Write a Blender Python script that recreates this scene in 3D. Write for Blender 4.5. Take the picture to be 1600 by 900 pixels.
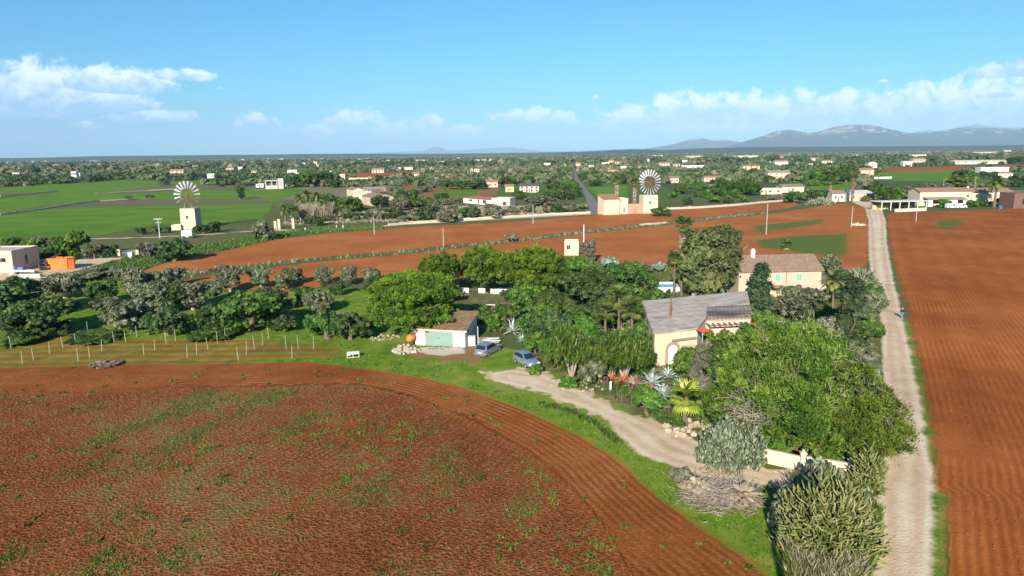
import bpy, math, random
import numpy as np
from mathutils import Matrix, Vector
for o in list(bpy.data.objects): bpy.data.objects.remove(o)
SC = bpy.context.scene
COL = SC.collection
R = math.radians
# ------------------------------------------------------------------ camera, sun, sky, exposure
H = 24.0; F = 1081.0; PITCH = R(10.96); ROLL = R(0.66)
cam = bpy.data.cameras.new('camera'); camo = bpy.data.objects.new('camera', cam); COL.objects.link(camo)
cam.sensor_width = 36; cam.lens = 36*F/1600; cam.clip_end = 200000; cam.clip_start = 0.5
CM = Matrix.Translation((0, 0, H)) @ Matrix.Rotation(R(90)-PITCH, 4, 'X') @ Matrix.Rotation(-ROLL, 4, 'Z')
camo.matrix_world = CM
SC.camera = camo
SUN_EL = R(24.0); SHADOW_AZ = R(14.5)          # shadows run forward and a little right
sun = bpy.data.lights.new('sun', 'SUN'); suno = bpy.data.objects.new('sun', sun); COL.objects.link(suno)
sun.energy = 5.0; sun.angle = R(0.5); sun.color = (1, .93, .82)
sd = Vector((math.sin(SHADOW_AZ)*math.cos(SUN_EL), math.cos(SHADOW_AZ)*math.cos(SUN_EL), -math.sin(SUN_EL)))
suno.rotation_euler = sd.to_track_quat('-Z', 'Y').to_euler()
SC.view_settings.view_transform = 'Standard'; SC.view_settings.look = 'None'
SC.view_settings.exposure = 0.92; SC.view_settings.gamma = 1
SKY_STRENGTH = 0.052

CR = np.array(CM.to_3x3())
def ray(px, py):
    v = CR @ np.array([(px-800)/F, (450-py)/F, -1.0]); return v/np.linalg.norm(v)
def at(px, py, z=0.0):
    v = CR @ np.array([(px-800)/F, (450-py)/F, -1.0]); t = (z-H)/v[2]
    return Vector((v[0]*t, v[1]*t, z))
def proj(P):
    q = CR.T @ (np.array(P)-np.array([0, 0, H])); return 800+F*q[0]/-q[2], 450-F*q[1]/-q[2]
def zat(px, yb, yt):                       # height above the ground point (px,yb) that shows at row yt
    g = at(px, yb); lo, hi = 0.0, 60.0
    for _ in range(40):
        m = (lo+hi)/2
        if proj((g.x, g.y, m))[1] > yt: lo = m
        else: hi = m
    return (lo+hi)/2
def mpx(px, py):                            # metres per photo pixel at a ground point
    g = at(px, py); q = CR.T @ (np.array(g)-np.array([0, 0, H])); return -q[2]/F

# ------------------------------------------------------------------ node helpers
class NT:
    def __init__(s, tree): s.t = tree; s.n = tree.nodes; s.l = tree.links
    def lk(s, v, sock):
        if isinstance(v, bpy.types.NodeSocket): s.l.new(v, sock)
        elif v is not None:
            if isinstance(v, (tuple, list)) and sock.type == 'RGBA' and len(v) == 3: v = (*v, 1)
            sock.default_value = v
    def m(s, op, a, b=None, c=None, clamp=False):
        n = s.n.new('ShaderNodeMath'); n.operation = op; n.use_clamp = clamp
        s.lk(a, n.inputs[0]); s.lk(b, n.inputs[1]); s.lk(c, n.inputs[2]); return n.outputs[0]
    def mix(s, f, a, b, mode='MIX'):
        n = s.n.new('ShaderNodeMix'); n.data_type = 'RGBA'; n.blend_type = mode
        s.lk(f, n.inputs[0]); s.lk(a, n.inputs[6]); s.lk(b, n.inputs[7]); return n.outputs[2]
    def noise(s, vec, scale, detail=3, rough=.5, dist=0.0, out='Fac'):
        n = s.n.new('ShaderNodeTexNoise'); s.lk(vec, n.inputs['Vector']); n.inputs['Scale'].default_value = scale
        n.inputs['Detail'].default_value = detail; n.inputs['Roughness'].default_value = rough; n.inputs['Distortion'].default_value = dist
        return n.outputs[out]
    def attr(s, name):
        n = s.n.new('ShaderNodeAttribute'); n.attribute_name = name; return n.outputs['Fac']
    def ramp(s, f, stops):
        n = s.n.new('ShaderNodeValToRGB'); s.lk(f, n.inputs[0]); e = n.color_ramp.elements
        while len(e) < len(stops): e.new(.5)
        for x, (p, c) in zip(e, stops): x.position = p; x.color = (*c, 1)
        return n.outputs[0]
    def sm(s, v, lo, hi):
        n = s.n.new('ShaderNodeMapRange'); n.interpolation_type = 'SMOOTHSTEP'; s.lk(v, n.inputs[0])
        n.inputs[1].default_value = lo; n.inputs[2].default_value = hi; return n.outputs[0]
    def geo(s): return s.n.new('ShaderNodeNewGeometry').outputs['Position']
    def vmul(s, v, k):
        n = s.n.new('ShaderNodeVectorMath'); n.operation = 'MULTIPLY'; s.lk(v, n.inputs[0]); n.inputs[1].default_value = k; return n.outputs[0]
    def comb(s, a, b, c=0.0):
        n = s.n.new('ShaderNodeCombineXYZ'); s.lk(a, n.inputs[0]); s.lk(b, n.inputs[1]); s.lk(c, n.inputs[2]); return n.outputs[0]
    def bump(s, h, strength, dist, prev=None):
        n = s.n.new('ShaderNodeBump'); s.lk(h, n.inputs['Height']); n.inputs['Strength'].default_value = strength
        n.inputs['Distance'].default_value = dist
        if prev is not None: s.l.new(prev, n.inputs['Normal'])
        return n.outputs[0]
def newmat(name):
    m = bpy.data.materials.new(name); m.use_nodes = True; return m, NT(m.node_tree), m.node_tree.nodes['Principled BSDF']

# ------------------------------------------------------------------ world: Nishita sky with clouds at infinity
W = bpy.data.worlds.new('World'); SC.world = W; W.use_nodes = True
t = NT(W.node_tree); bg = t.n['Background']
sky = t.n.new('ShaderNodeTexSky'); sky.sky_type = 'NISHITA'; sky.sun_disc = False
sky.sun_elevation = SUN_EL; sky.sun_rotation = math.pi+SHADOW_AZ
sky.altitude = 50; sky.air_density = 1.0; sky.dust_density = 0.6; sky.ozone_density = 1.6
tc = t.n.new('ShaderNodeTexCoord'); sep = t.n.new('ShaderNodeSeparateXYZ'); t.l.new(tc.outputs['Generated'], sep.inputs[0])
az = t.m('MULTIPLY', t.m('ARCTAN2', sep.outputs[0], sep.outputs[1]), 57.2958)
el = t.m('MULTIPLY', t.m('ARCSINE', sep.outputs[2]), 57.2958)
def azel(px, py):
    v = ray(px, py); return math.degrees(math.atan2(v[0], v[1])), math.degrees(math.asin(v[2]))
P2 = t.comb(az, t.m('MULTIPLY', el, 1.15), 0.0)
wob = t.m('SUBTRACT', t.noise(P2, .7, 9, .62, .3), .5)
wob2 = t.m('SUBTRACT', t.noise(P2, .17, 3, .5), .5)
CLOUDS = [  # photo px, py, half-width px, half-height px, density
 (-40,150,130,30,1.05),(60,145,95,34,1.1),(135,155,75,22,1.0),(150,128,80,22,.95),(205,128,55,22,.85),(240,135,28,14,.75),(284,116,42,11,.85),(180,112,70,10,.45),
 (235,180,75,11,.8),(130,193,40,9,.45),(20,207,55,6,.35),(345,135,16,7,.35),(400,186,42,15,.55),(490,200,55,14,.6),(555,188,45,18,.95),(610,198,40,14,.75),(665,190,38,16,.75),
 (720,203,75,12,.7),(835,183,62,13,.95),(880,186,40,14,.6),(930,190,30,12,.35),(985,182,60,24,.62),(1070,175,95,30,.75),(1170,172,90,30,.75),(1270,170,100,28,.75),(1370,172,100,28,.7),
 (1470,168,110,32,.78),(1580,165,110,34,.85),(1680,160,120,36,.8),(1580,108,42,12,.85),(1640,104,60,14,.8),(1380,125,16,6,.3),(1120,196,220,14,.5),(1450,192,260,12,.5),(932,150,18,8,.3),(1560,145,90,14,.55)]
dens = None; hsel = None
for (px, py, hw, hh, dn) in CLOUDS:
    a, e = azel(px, py+hh*.45); ra = hw/F*57.3*1.2; re = hh/F*57.3*1.45
    dx = t.m('MULTIPLY', t.m('SUBTRACT', az, a), 1/ra); dy = t.m('MULTIPLY', t.m('SUBTRACT', el, e), 1/re); dyy = t.m('MAXIMUM', dy, t.m('MULTIPLY', dy, -2.6))
    q = t.m('MAXIMUM', t.m('SUBTRACT', dn*1.08+.05+(.16 if px > 940 and py > 140 else .06 if px > 380 else 0), t.m('SQRT', t.m('ADD', t.m('MULTIPLY', dx, dx), t.m('MULTIPLY', dyy, dyy)))), -1.0)
    if dens is None: dens, hsel = q, dy
    else:
        gt = t.m('GREATER_THAN', q, dens); hsel = t.m('ADD', hsel, t.m('MULTIPLY', gt, t.m('SUBTRACT', dy, hsel))); dens = t.m('SMOOTH_MAX', dens, q, .2)
dn_ = t.m('ADD', dens, t.m('ADD', t.m('MULTIPLY', wob, 1.75), t.m('MULTIPLY', wob2, .5)))
cov = t.sm(dn_, .04, .46)
lit = t.sm(t.m('ADD', t.m('MULTIPLY', hsel, 1.0), t.m('ADD', t.m('MULTIPLY', wob, 2.6), t.m('MULTIPLY', t.m('SUBTRACT', t.noise(P2, 1.5, 5, .6), .5), 1.0))), -.3, .85)
ccol = t.mix(lit, (4.6, 7.6, 12.0), (14.0, 14.6, 15.6))
hs = t.n.new('ShaderNodeHueSaturation'); t.l.new(sky.outputs[0], hs.inputs['Color']); hs.inputs['Saturation'].default_value = 1.12; hs.inputs['Value'].default_value = 1.0
SKYC = t.mix(1.0, hs.outputs[0], (.26, 1.04, 1.48), 'MULTIPLY')
t.l.new(t.mix(t.m('MULTIPLY', cov, .88), SKYC, ccol), bg.inputs[0]); bg.inputs[1].default_value = SKY_STRENGTH

# ------------------------------------------------------------------ object helpers
MATS = {}
def tag(o, label=None, cat=None, group=None, kind=None):
    if label: o['label'] = label
    if cat: o['category'] = cat
    if group: o['group'] = group
    if kind: o['kind'] = kind
    return o
def empty(name, loc, label=None, cat=None, group=None, rz=0.0, scale=None):
    o = bpy.data.objects.new(name, None); COL.objects.link(o); o.location = loc; o.rotation_euler.z = rz
    if scale: o.scale = scale
    o.empty_display_size = .3
    return tag(o, label, cat, group)
def link(name, me, mats=None, parent=None, loc=None):
    o = bpy.data.objects.new(name, me); COL.objects.link(o)
    if mats is not None:
        for m in (mats if isinstance(mats, (list, tuple)) else [mats]): me.materials.append(m)
    if parent: o.parent = parent
    if loc: o.location = loc
    return o
def qmesh(name, V, Fq, tint=None, attrs=None):
    V = np.asarray(V, np.float32).reshape(-1, 3); Fq = np.asarray(Fq, np.int32); k = Fq.shape[1]
    me = bpy.data.meshes.new(name); me.vertices.add(len(V)); me.vertices.foreach_set('co', V.ravel())
    me.loops.add(Fq.size); me.loops.foreach_set('vertex_index', Fq.ravel())
    me.polygons.add(len(Fq)); me.polygons.foreach_set('loop_start', np.arange(0, Fq.size, k, dtype=np.int32))
    me.update(calc_edges=True)
    if tint is not None:
        a = me.attributes.new('tint', 'FLOAT', 'FACE'); a.data.foreach_set('value', np.asarray(tint, np.float32))
    for nm, arr in (attrs or {}).items():
        a = me.attributes.new(nm, 'FLOAT', 'POINT'); a.data.foreach_set('value', np.asarray(arr, np.float32))
    return me
class MB:
    def __init__(s): s.v = []; s.f = []
    def add(s, V, Fs):
        b = len(s.v); s.v += [tuple(map(float, p)) for p in V]; s.f += [[b+i for i in f] for f in Fs]; return s
    def box(s, x0, x1, y0, y1, z0, z1, top=1.0, M=None):
        cx, cy = (x0+x1)/2, (y0+y1)/2
        V = [(x0,y0,z0),(x1,y0,z0),(x1,y1,z0),(x0,y1,z0)]+[(cx+(a-cx)*top, cy+(b-cy)*top, z1) for a, b in ((x0,y0),(x1,y0),(x1,y1),(x0,y1))]
        if M is not None: V = [M @ Vector(p) for p in V]
        return s.add(V, [(0,3,2,1),(4,5,6,7),(0,1,5,4),(1,2,6,5),(2,3,7,6),(3,0,4,7)])
    def hexa(s, V): return s.add(V, [(0,3,2,1),(4,5,6,7),(0,1,5,4),(1,2,6,5),(2,3,7,6),(3,0,4,7)])
    def tube(s, pts, rads, n=6, cap=True):
        pts = [Vector(p) for p in pts]; V = []; Fs = []
        for i, p in enumerate(pts):
            d = (pts[min(i+1, len(pts)-1)]-pts[max(i-1, 0)]).normalized()
            a = d.orthogonal().normalized(); b = d.cross(a)
            if i and a.dot(la) < .0: a = -a; b = -b
            la = a
            for k in range(n):
                th = 2*math.pi*k/n; V.append(p+(a*math.cos(th)+b*math.sin(th))*rads[i])
        for i in range(len(pts)-1):
            for k in range(n):
                Fs.append((i*n+k, i*n+(k+1)%n, (i+1)*n+(k+1)%n, (i+1)*n+k))
        if cap: Fs.append(list(range(n))[::-1]); Fs.append([(len(pts)-1)*n+k for k in range(n)])
        return s.add(V, Fs)
    def disc_tube(s, c, axis, r, w, n=16):
        c = Vector(c); ax = Vector(axis).normalized(); return s.tube([c-ax*w/2, c+ax*w/2], [r, r], n)
    def mesh(s, name='m'):
        me = bpy.data.meshes.new(name); me.from_pydata(s.v, [], s.f); me.update(); return me
    def build(s, name, mat, parent=None, smooth=False, loc=None):
        me = s.mesh(name)
        if smooth: me.polygons.foreach_set('use_smooth', [True]*len(me.polygons))
        return link(name, me, mat, parent, loc)
def copytree(o, parent=None):
    c = o.copy(); COL.objects.link(c); c.parent = parent
    for ch in o.children: copytree(ch, c)
    return c

# ------------------------------------------------------------------ materials
def simple(name, col, rough=.7, var=.12, scale=3.0, metal=0.0, bump=0.0, stain=0.0, staincol=None):
    if name in MATS: return MATS[name]
    m, t, b = newmat(name); tc = t.n.new('ShaderNodeTexCoord').outputs['Object']
    n1 = t.noise(tc, scale, 5, .6); n2 = t.noise(tc, scale*.22, 3, .5)
    c = t.mix(t.m('MULTIPLY', n1, 1.0), tuple(x*(1-var) for x in col), tuple(min(1, x*(1+var)) for x in col))
    if stain:
        c = t.mix(t.m('MULTIPLY', t.sm(n2, .5, .68), stain), c, staincol or tuple(x*.45 for x in col))
    t.l.new(c, b.inputs['Base Color']); b.inputs['Roughness'].default_value = rough; b.inputs['Metallic'].default_value = metal
    if bump: t.l.new(t.bump(n1, .6, bump), b.inputs['Normal'])
    MATS[name] = m; return m
def tile_mat(name, c1, c2, axis='X', pitch=.28, lichen=None):
    m, t, b = newmat(name); tc = t.n.new('ShaderNodeTexCoord').outputs['Object']
    sp = t.n.new('ShaderNodeSeparateXYZ'); t.l.new(tc, sp.inputs[0])
    u = sp.outputs[0 if axis == 'X' else 1]; v = sp.outputs[1 if axis == 'X' else 0]
    w = t.m('ABSOLUTE', t.m('SINE', t.m('MULTIPLY', u, math.pi/pitch)))
    w2 = t.m('FRACT', t.m('MULTIPLY', v, 1/.42))
    cell = t.n.new('ShaderNodeTexWhiteNoise'); cell.noise_dimensions = '2D'
    t.l.new(t.comb(t.m('FLOOR', t.m('MULTIPLY', u, 1/pitch)), t.m('FLOOR', t.m('MULTIPLY', v, 1/.42))), cell.inputs[0])
    c = t.mix(cell.outputs[0], c1, c2)
    c = t.mix(t.sm(t.noise(tc, 1.3, 5, .6), .42, .66), c, lichen or tuple(x*.6 for x in c1))
    t.l.new(c, b.inputs['Base Color']); b.inputs['Roughness'].default_value = .85
    t.l.new(t.bump(t.m('ADD', w, t.m('MULTIPLY', w2, .4)), .8, .08), b.inputs['Normal'])
    MATS[name] = m; return m
def leafmat(name, stops, trans=.22, rough=.55, nscale=.35):
    if name in MATS: return MATS[name]
    m, t, b = newmat(name); out = t.n['Material Output']
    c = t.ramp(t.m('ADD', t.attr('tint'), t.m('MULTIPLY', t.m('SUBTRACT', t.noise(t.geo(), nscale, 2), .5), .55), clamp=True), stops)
    oi = t.n.new('ShaderNodeObjectInfo').outputs['Random']
    h = t.n.new('ShaderNodeHueSaturation'); t.l.new(c, h.inputs['Color']); t.l.new(t.m('ADD', .485, t.m('MULTIPLY', oi, .03)), h.inputs['Hue'])
    t.l.new(t.m('ADD', .85, t.m('MULTIPLY', oi, .3)), h.inputs['Value'])
    t.l.new(h.outputs[0], b.inputs['Base Color']); b.inputs['Roughness'].default_value = rough; b.inputs['Specular IOR Level'].default_value = .3
    tr = t.n.new('ShaderNodeBsdfTranslucent'); t.l.new(t.mix(1.0, h.outputs[0], (1.3, 1.4, .6), 'MULTIPLY'), tr.inputs[0])
    mx = t.n.new('ShaderNodeMixShader'); mx.inputs[0].default_value = trans; t.l.new(b.outputs[0], mx.inputs[1]); t.l.new(tr.outputs[0], mx.inputs[2])
    t.l.new(mx.outputs[0], out.inputs[0]); MATS[name] = m; return m
bark = simple('bark', (.16, .115, .08), .95, .35, 6, bump=.03)
bark_pale = simple('bark_pale', (.34, .29, .23), .95, .3, 6, bump=.02)
white = simple('white_paint', (.68, .66, .63), .6, .06, 2, stain=.25, staincol=(.5, .46, .4))
cream = simple('cream_render', (.64, .52, .36), .85, .08, 1.2, stain=.3, staincol=(.55, .43, .3))
cream2 = simple('pale_render', (.56, .47, .36), .85, .08, 1.2, stain=.35, staincol=(.48, .38, .28))
pink = simple('pinkish_render', (.52, .40, .29), .85, .1, 1.2, stain=.3, staincol=(.5, .34, .24))
stone = simple('dry_stone', (.52, .44, .33), .95, .35, 4, bump=.05, stain=.5, staincol=(.25, .2, .14))
stone2 = simple('pale_stone', (.52, .44, .33), .95, .25, 3, bump=.04, stain=.4, staincol=(.4, .33, .24))
concrete = simple('concrete', (.45, .43, .40), .9, .15, 2, bump=.01, stain=.4)
glass = simple('dark_glass', (.02, .025, .03), .12, .2, 1)
metal = simple('galvanised_metal', (.5, .51, .52), .45, .12, 3, metal=.7)
darkm = simple('dark_iron', (.06, .045, .04), .6, .2, 3)
black = simple('black_rubber', (.02, .02, .02), .8, .1, 3)
wood = simple('weathered_wood', (.26, .2, .15), .85, .25, 5)
postm = simple('pale_post', (.42, .38, .33), .85, .2, 5)
terra = simple('terracotta', (.42, .18, .09), .85, .2, 4)
roof_a = tile_mat('clay_tiles_weathered', (.36, .21, .13), (.24, .16, .11), 'X', .28, (.22, .17, .12))
roof_b = tile_mat('clay_tiles_orange', (.42, .20, .11), (.33, .17, .10), 'X', .3, (.26, .17, .12))
roof_g = tile_mat('clay_tiles_grey', (.31, .24, .19), (.21, .16, .13), 'X', .28, (.36, .31, .26))
roof_m = tile_mat('mossy_tiles', (.30, .15, .09), (.17, .10, .07), 'X', .26, (.26, .20, .08))
# ------------------------------------------------------------------ ground: regions given by their corners on the ground
def P(*pts): return np.array([tuple(at(x, y))[:2] for x, y in pts])
def band(pts, w):                           # strip of ground width w metres along a line
    c = P(*pts); o = []
    for i in range(len(c)):
        d = c[min(i+1, len(c)-1)]-c[max(i-1, 0)]; d = d/np.linalg.norm(d); o.append(np.array([-d[1], d[0]])*w/2)
    o = np.array(o); return np.vstack([c+o, (c-o)[::-1]])
REG = {
 'F1': P((-500,577),(-200,576),(0,575),(130,572),(250,569),(400,566),(480,565),(560,574),(660,590),(740,610),(820,640),(900,675),(960,712),(1010,758),(1060,798),(1110,832),(1160,866),(1200,900),(1240,960),(1280,1060),(-900,1060)),
 'F1i': P((-700,640),(-200,622),(0,612),(200,607),(400,603),(560,600),(640,618),(740,655),(830,705),(900,765),(950,830),(990,900),(1020,1060),(-900,1060)),
 'F2': P((1388,333),(1386,350),(1391,380),(1397,410),(1406,440),(1415,470),(1421,500),(1436,560),(1447,620),(1457,680),(1461,715),(1459,765),(1479,772),(1481,900),(1484,1060),(3000,1060),(2600,316),(2000,320),(1600,325),(1500,329),(1410,332)),
 'F3': P((222,423),(290,401),(360,390),(400,378),(500,366),(600,357),(800,347),(944,335),(1050,327),(1190,319),(1235,314),(1250,320),(1230,326),(1200,329),(1100,340),(1040,347),(940,357),(800,373),(615,393),(525,400),(400,413),(300,424),(250,430)),
 'F4': P((280,438),(400,420),(525,406),(620,398),(800,379),(940,362),(1040,352),(1100,345),(1200,334),(1260,326),(1300,318),(1342,319),(1353,326),(1358,345),(1357,400),(1352,418),(1290,424),(1150,426),(1000,424),(920,404),(860,400),(800,430),(720,436),(660,448),(590,438),(520,446),(450,455),(330,450),(285,442)),
 'V': P((-400,533),(0,529),(400,531),(480,534),(520,541),(545,550),(500,558),(350,566),(0,573),(-400,578)),
 'G1': P((-500,306),(0,294),(50,290),(125,286),(200,281),(245,283),(250,291),(160,301),(190,303),(300,297),(400,297),(470,291),(476,300),(425,316),(422,330),(405,342),(345,350),(310,352),(250,350),(212,357),(155,367),(60,371),(-500,388)),
 'G2': P((262,284),(330,281),(402,281),(402,286),(330,288),(270,289)),
 'G3': P((545,274),(640,271),(800,268),(800,273),(640,278),(560,282)),
 'G4': P((690,297),(745,296),(748,304),(720,309),(672,307)),
 'G5': P((915,293),(955,291),(980,290),(980,306),(940,312),(930,303)),
 'G6': P((1352,270),(1500,266),(1500,279),(1470,284),(1380,282)),
 'G7': P((1245,286),(1290,285),(1330,284),(1330,296),(1262,297)),
 'G8': P((1500,278),(1585,276),(1585,281),(1510,284)),
 'G9': P((1105,265),(1180,263),(1180,268),(1108,269)),
 'S1': P((530,271),(640,268),(655,272),(640,277),(540,279)),
 'S2': P((660,273),(728,271),(730,276),(668,278)),
 'S3': P((1380,262),(1450,261),(1600,257),(1800,256),(1800,264),(1600,265),(1500,266),(1385,269)),
 'S4': P((395,283),(455,279),(455,283),(400,287)),
 'S5': P((1148,271),(1180,269),(1182,274),(1150,276)),
 'S6': P((215,293),(230,291),(300,289),(400,290),(400,296),(297,297),(190,302),(165,300)),
 'B1': P((-200,312),(0,301),(50,300),(92,297),(90,301),(50,305),(0,311),(-200,325)),
 'B2': P((-200,348),(0,333),(60,322),(150,313),(300,310),(420,310),(420,318),(300,320),(200,323),(120,325),(62,328),(0,337)),
 'ROAD': P((894,263),(897,280),(904,290),(914,305),(921,335),(945,335),(930,312),(916,295),(905,280),(897,263)),
 'XR': band([(428,359),(480,361),(560,357),(620,351),(800,341),(930,334),(1050,326),(1190,316),(1290,311)], 3.4),
 'T1': P((1350,320),(1357,345),(1357,400),(1362,440),(1373,480),(1378,520),(1377,600),(1380,680),(1381,738),(1366,753),(1371,800),(1371,830),(1366,871),(1360,900),(1350,1060),(1458,1060),(1458,900),(1459,800),(1460,740),(1449,700),(1438,620),(1425,560),(1412,505),(1405,470),(1397,440),(1386,380),(1384,345),(1376,322)),
 'T2': band([(100,377),(135,373),(200,372),(300,368),(395,361),(430,358)], 2.6),
 'T3': P((1300,310),(1350,308),(1378,316),(1376,324),(1350,324),(1330,315),(1300,314)),
 'D1': P((860,578),(905,600),(945,616),(990,640),(1040,660),(1090,690),(1150,712),(1200,733),(1290,735),(1385,735),(1385,800),(1290,778),(1210,760),(1150,752),(1100,744),(1050,728),(1005,712),(978,690),(950,668),(900,644),(860,632),(820,616),(750,600),(745,576),(800,572)),
 'Y1': P((-60,450),(60,440),(110,430),(150,414),(190,404),(222,398),(215,391),(180,392),(120,400),(60,405),(-60,412)),
 'A1': P((690,548),(740,540),(748,552),(760,560),(740,568),(680,562),(640,556),(630,545)),
 'GA': P((716,452),(800,448),(850,470),(870,500),(850,560),(880,590),(960,625),(1060,660),(1100,690),(1200,725),(1340,730),(1372,700),(1372,560),(1350,430),(1290,410),(1000,415),(880,410),(800,430),(716,440)),
 'BH': P((690,452),(800,448),(810,500),(760,520),(690,505)),
 'CR': P((655,541),(725,543),(728,553),(690,556),(650,551)),
 'LU': P((-500,445),(60,445),(200,428),(250,445),(340,456),(560,452),(700,452),(700,520),(745,538),(810,548),(880,590),(960,628),(1040,690),(1100,740),(1210,762),(1250,900),(1300,1060),(-500,1060)),
 'LU2': P((1340,735),(1375,740),(1385,1060),(1200,1060),(1200,880),(1260,860)),
 'VS': P((1418,500),(1436,560),(1449,620),(1459,690),(1464,715),(1460,765),(1479,770),(1483,1060),(1455,1060),(1455,765),(1455,715),(1444,700),(1434,620),(1421,560),(1408,505)),
 'W1': P((1158,352),(1260,342),(1312,339),(1302,350),(1200,368),(1158,370)),
 'W2': P((1158,374),(1230,366),(1310,363),(1346,362),(1353,398),(1335,414),(1270,402),(1200,392),(1158,388)),
 'W3': P((955,388),(985,383),(1012,386),(1000,392),(960,393)),
 'W4': P((1020,386),(1060,380),(1060,390),(1020,392)),
 'W5': P((1440,345),(1500,340),(1530,350),(1500,362),(1450,360)),
 'MID': P((400,352),(430,320),(620,318),(700,300),(800,296),(900,296),(920,334),(620,350),(470,360)),
 'DB': P((1045,728),(1130,735),(1205,765),(1200,792),(1120,795),(1070,775)),
}
CONCAVE = set()
def sdf(name, X, mar=40.0):
    poly = REG[name]; out = np.full(len(X), -mar)
    lo = poly.min(0)-mar; hi = poly.max(0)+mar
    ok = np.where((X[:,0]>lo[0])&(X[:,0]<hi[0])&(X[:,1]>lo[1])&(X[:,1]<hi[1]))[0]
    if not len(ok): return out
    p = X[ok]; d = np.full(len(p), 1e9); ins = np.zeros(len(p), bool); n = len(poly)
    for i in range(n):
        a = poly[i]; b = poly[(i+1) % n]; ab = b-a; tt = np.clip(((p-a)@ab)/max(ab@ab, 1e-9), 0, 1)
        d = np.minimum(d, np.linalg.norm(p-(a+tt[:,None]*ab), axis=1))
        c = (a[1] > p[:,1]) != (b[1] > p[:,1])
        if abs(b[1]-a[1]) > 1e-9: ins ^= c & (p[:,0] < (b[0]-a[0])*(p[:,1]-a[1])/(b[1]-a[1])+a[0])
    out[ok] = np.where(ins, d, -np.minimum(d, mar)); return out
rng = np.random.default_rng(7)
def rr_(n): return rng.random(n)
rs = [10.0]
while rs[-1] < 60000: rs.append(rs[-1]*1.0115 if rs[-1] < 6000 else rs[-1]*1.06)
rs = np.array(rs)
azs = np.radians(np.concatenate([np.arange(-50, 50.01, .2), np.arange(56, 306, 8.0)])); NA = len(azs); NR = len(rs)
A_, R_ = np.meshgrid(azs, rs); GX = np.stack([np.sin(A_)*R_, np.cos(A_)*R_], -1).reshape(-1, 2)
S = {k: sdf(k, GX) for k in REG}
mx = lambda *k: np.maximum.reduce([S[i] for i in k])
soil = mx('F1', 'F2', 'F3', 'F4', 'S1', 'S2', 'S3', 'S4', 'S5')
green = mx('G1', 'G2', 'G3', 'G4', 'G5', 'G6', 'G7', 'G8', 'G9')
green = np.minimum(green, -mx('B1', 'B2', 'S6'))
track = mx('T1', 'D1', 'T2', 'T3', 'Y1', 'XR')
def dirc(a, b):
    g = at(*b)-at(*a); d = np.array([g.x, g.y]); d /= np.linalg.norm(d); return np.array([-d[1], d[0]])
n1 = dirc((0, 688), (226, 609)); n3 = dirc((400, 395), (800, 358)); nv = dirc((0, 550), (400, 543))
fc = np.where(S['F1i'] > 0, GX@n1, S['F1'])
fc = np.where(S['F2'] > 0, S['F2'], fc); fc = np.where((S['F3'] > 0) | (S['F4'] > 0), GX@n3, fc)
rough = S['F1i']
weeds = np.maximum.reduce([np.clip(S[k]/6, -2, 1) for k in ('W1', 'W2', 'W3', 'W4', 'W5')])
f1w = np.where(S['F1'] > 0, np.clip((S['F1i']-2)/14, -2, .32), -2); weeds = np.maximum(weeds, f1w)
lush = np.maximum(mx('LU', 'LU2', 'VS'), -40); lush = np.where(mx('GA') > 0, np.minimum(lush, -S['GA']), lush)
lush = np.maximum(lush, S['VS'])
attrs = {'soil': soil, 'green': green, 'track': track, 'road': S['ROAD'], 'earth': mx('GA', 'BH', 'A1', 'DB', 'S6'), 'redearth': np.maximum(S['A1'], S['V']),
         'vine': S['V'], 'fcoord': fc, 'vcoord': GX@nv, 'rough': rough, 'weeds': weeds, 'lush': lush, 'conc': S['CR'], 'patchy': np.clip((GX[:,1]-at(1000,680).y)/5, 0, 1)*(S['D1'] > -8), 'pale': np.where(mx('F3', 'F4') > 0, 1.0, 0.0), 'head': np.where((S['F1'] > 0) & (S['F1i'] < 0), 1.0, 0.0)}
def near_relief(X):                          # gentle unevenness of the ground, metres
    return .10*np.sin(X[:,0]*.11+1.3)*np.sin(X[:,1]*.09)+.05*np.sin(X[:,0]*.31)*np.cos(X[:,1]*.27+.5)
GZ = np.where(GX[:,1] < 160, near_relief(GX)*np.clip((160-GX[:,1])/60, 0, 1), 0)
# assign every cell of the sheet to the ground it belongs to
i, j = np.meshgrid(np.arange(NR-1), np.arange(NA), indexing='ij'); i = i.ravel(); j = j.ravel(); j2 = (j+1) % NA
Q = np.stack([i*NA+j, i*NA+j2, (i+1)*NA+j2, (i+1)*NA+j], -1)[:, ::-1]
GRP = [('asphalt_road', ['ROAD']), ('dirt_track', ['T1', 'T3']), ('dirt_driveway', ['D1']), ('gravel_lane', ['XR', 'T2']), ('yard', ['Y1']),
       ('ploughed_field', ['F1']), ('ploughed_field', ['F2']), ('ploughed_field', ['F3']), ('ploughed_field', ['F4']), ('ploughed_field', ['S1', 'S2', 'S3', 'S4', 'S5']),
       ('vineyard_soil', ['V']), ('green_field', ['G1']), ('green_field', ['G2', 'G3', 'G4', 'G5', 'G6', 'G7', 'G8', 'G9']), ('garden_ground', ['GA', 'BH', 'A1', 'CR', 'DB']), ('grass_verge', ['VS']), ('grassland', [])]
owner = np.full(len(Q), len(GRP)-1)
for gi in range(len(GRP)-2, -1, -1):
    s = mx(*GRP[gi][1]) if len(GRP[gi][1]) > 1 else S[GRP[gi][1][0]]
    if GRP[gi][0] == 'green_field': s = np.minimum(s, -mx('B1', 'B2', 'S6'))
    owner[s[Q].mean(1) > 0] = gi
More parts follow.
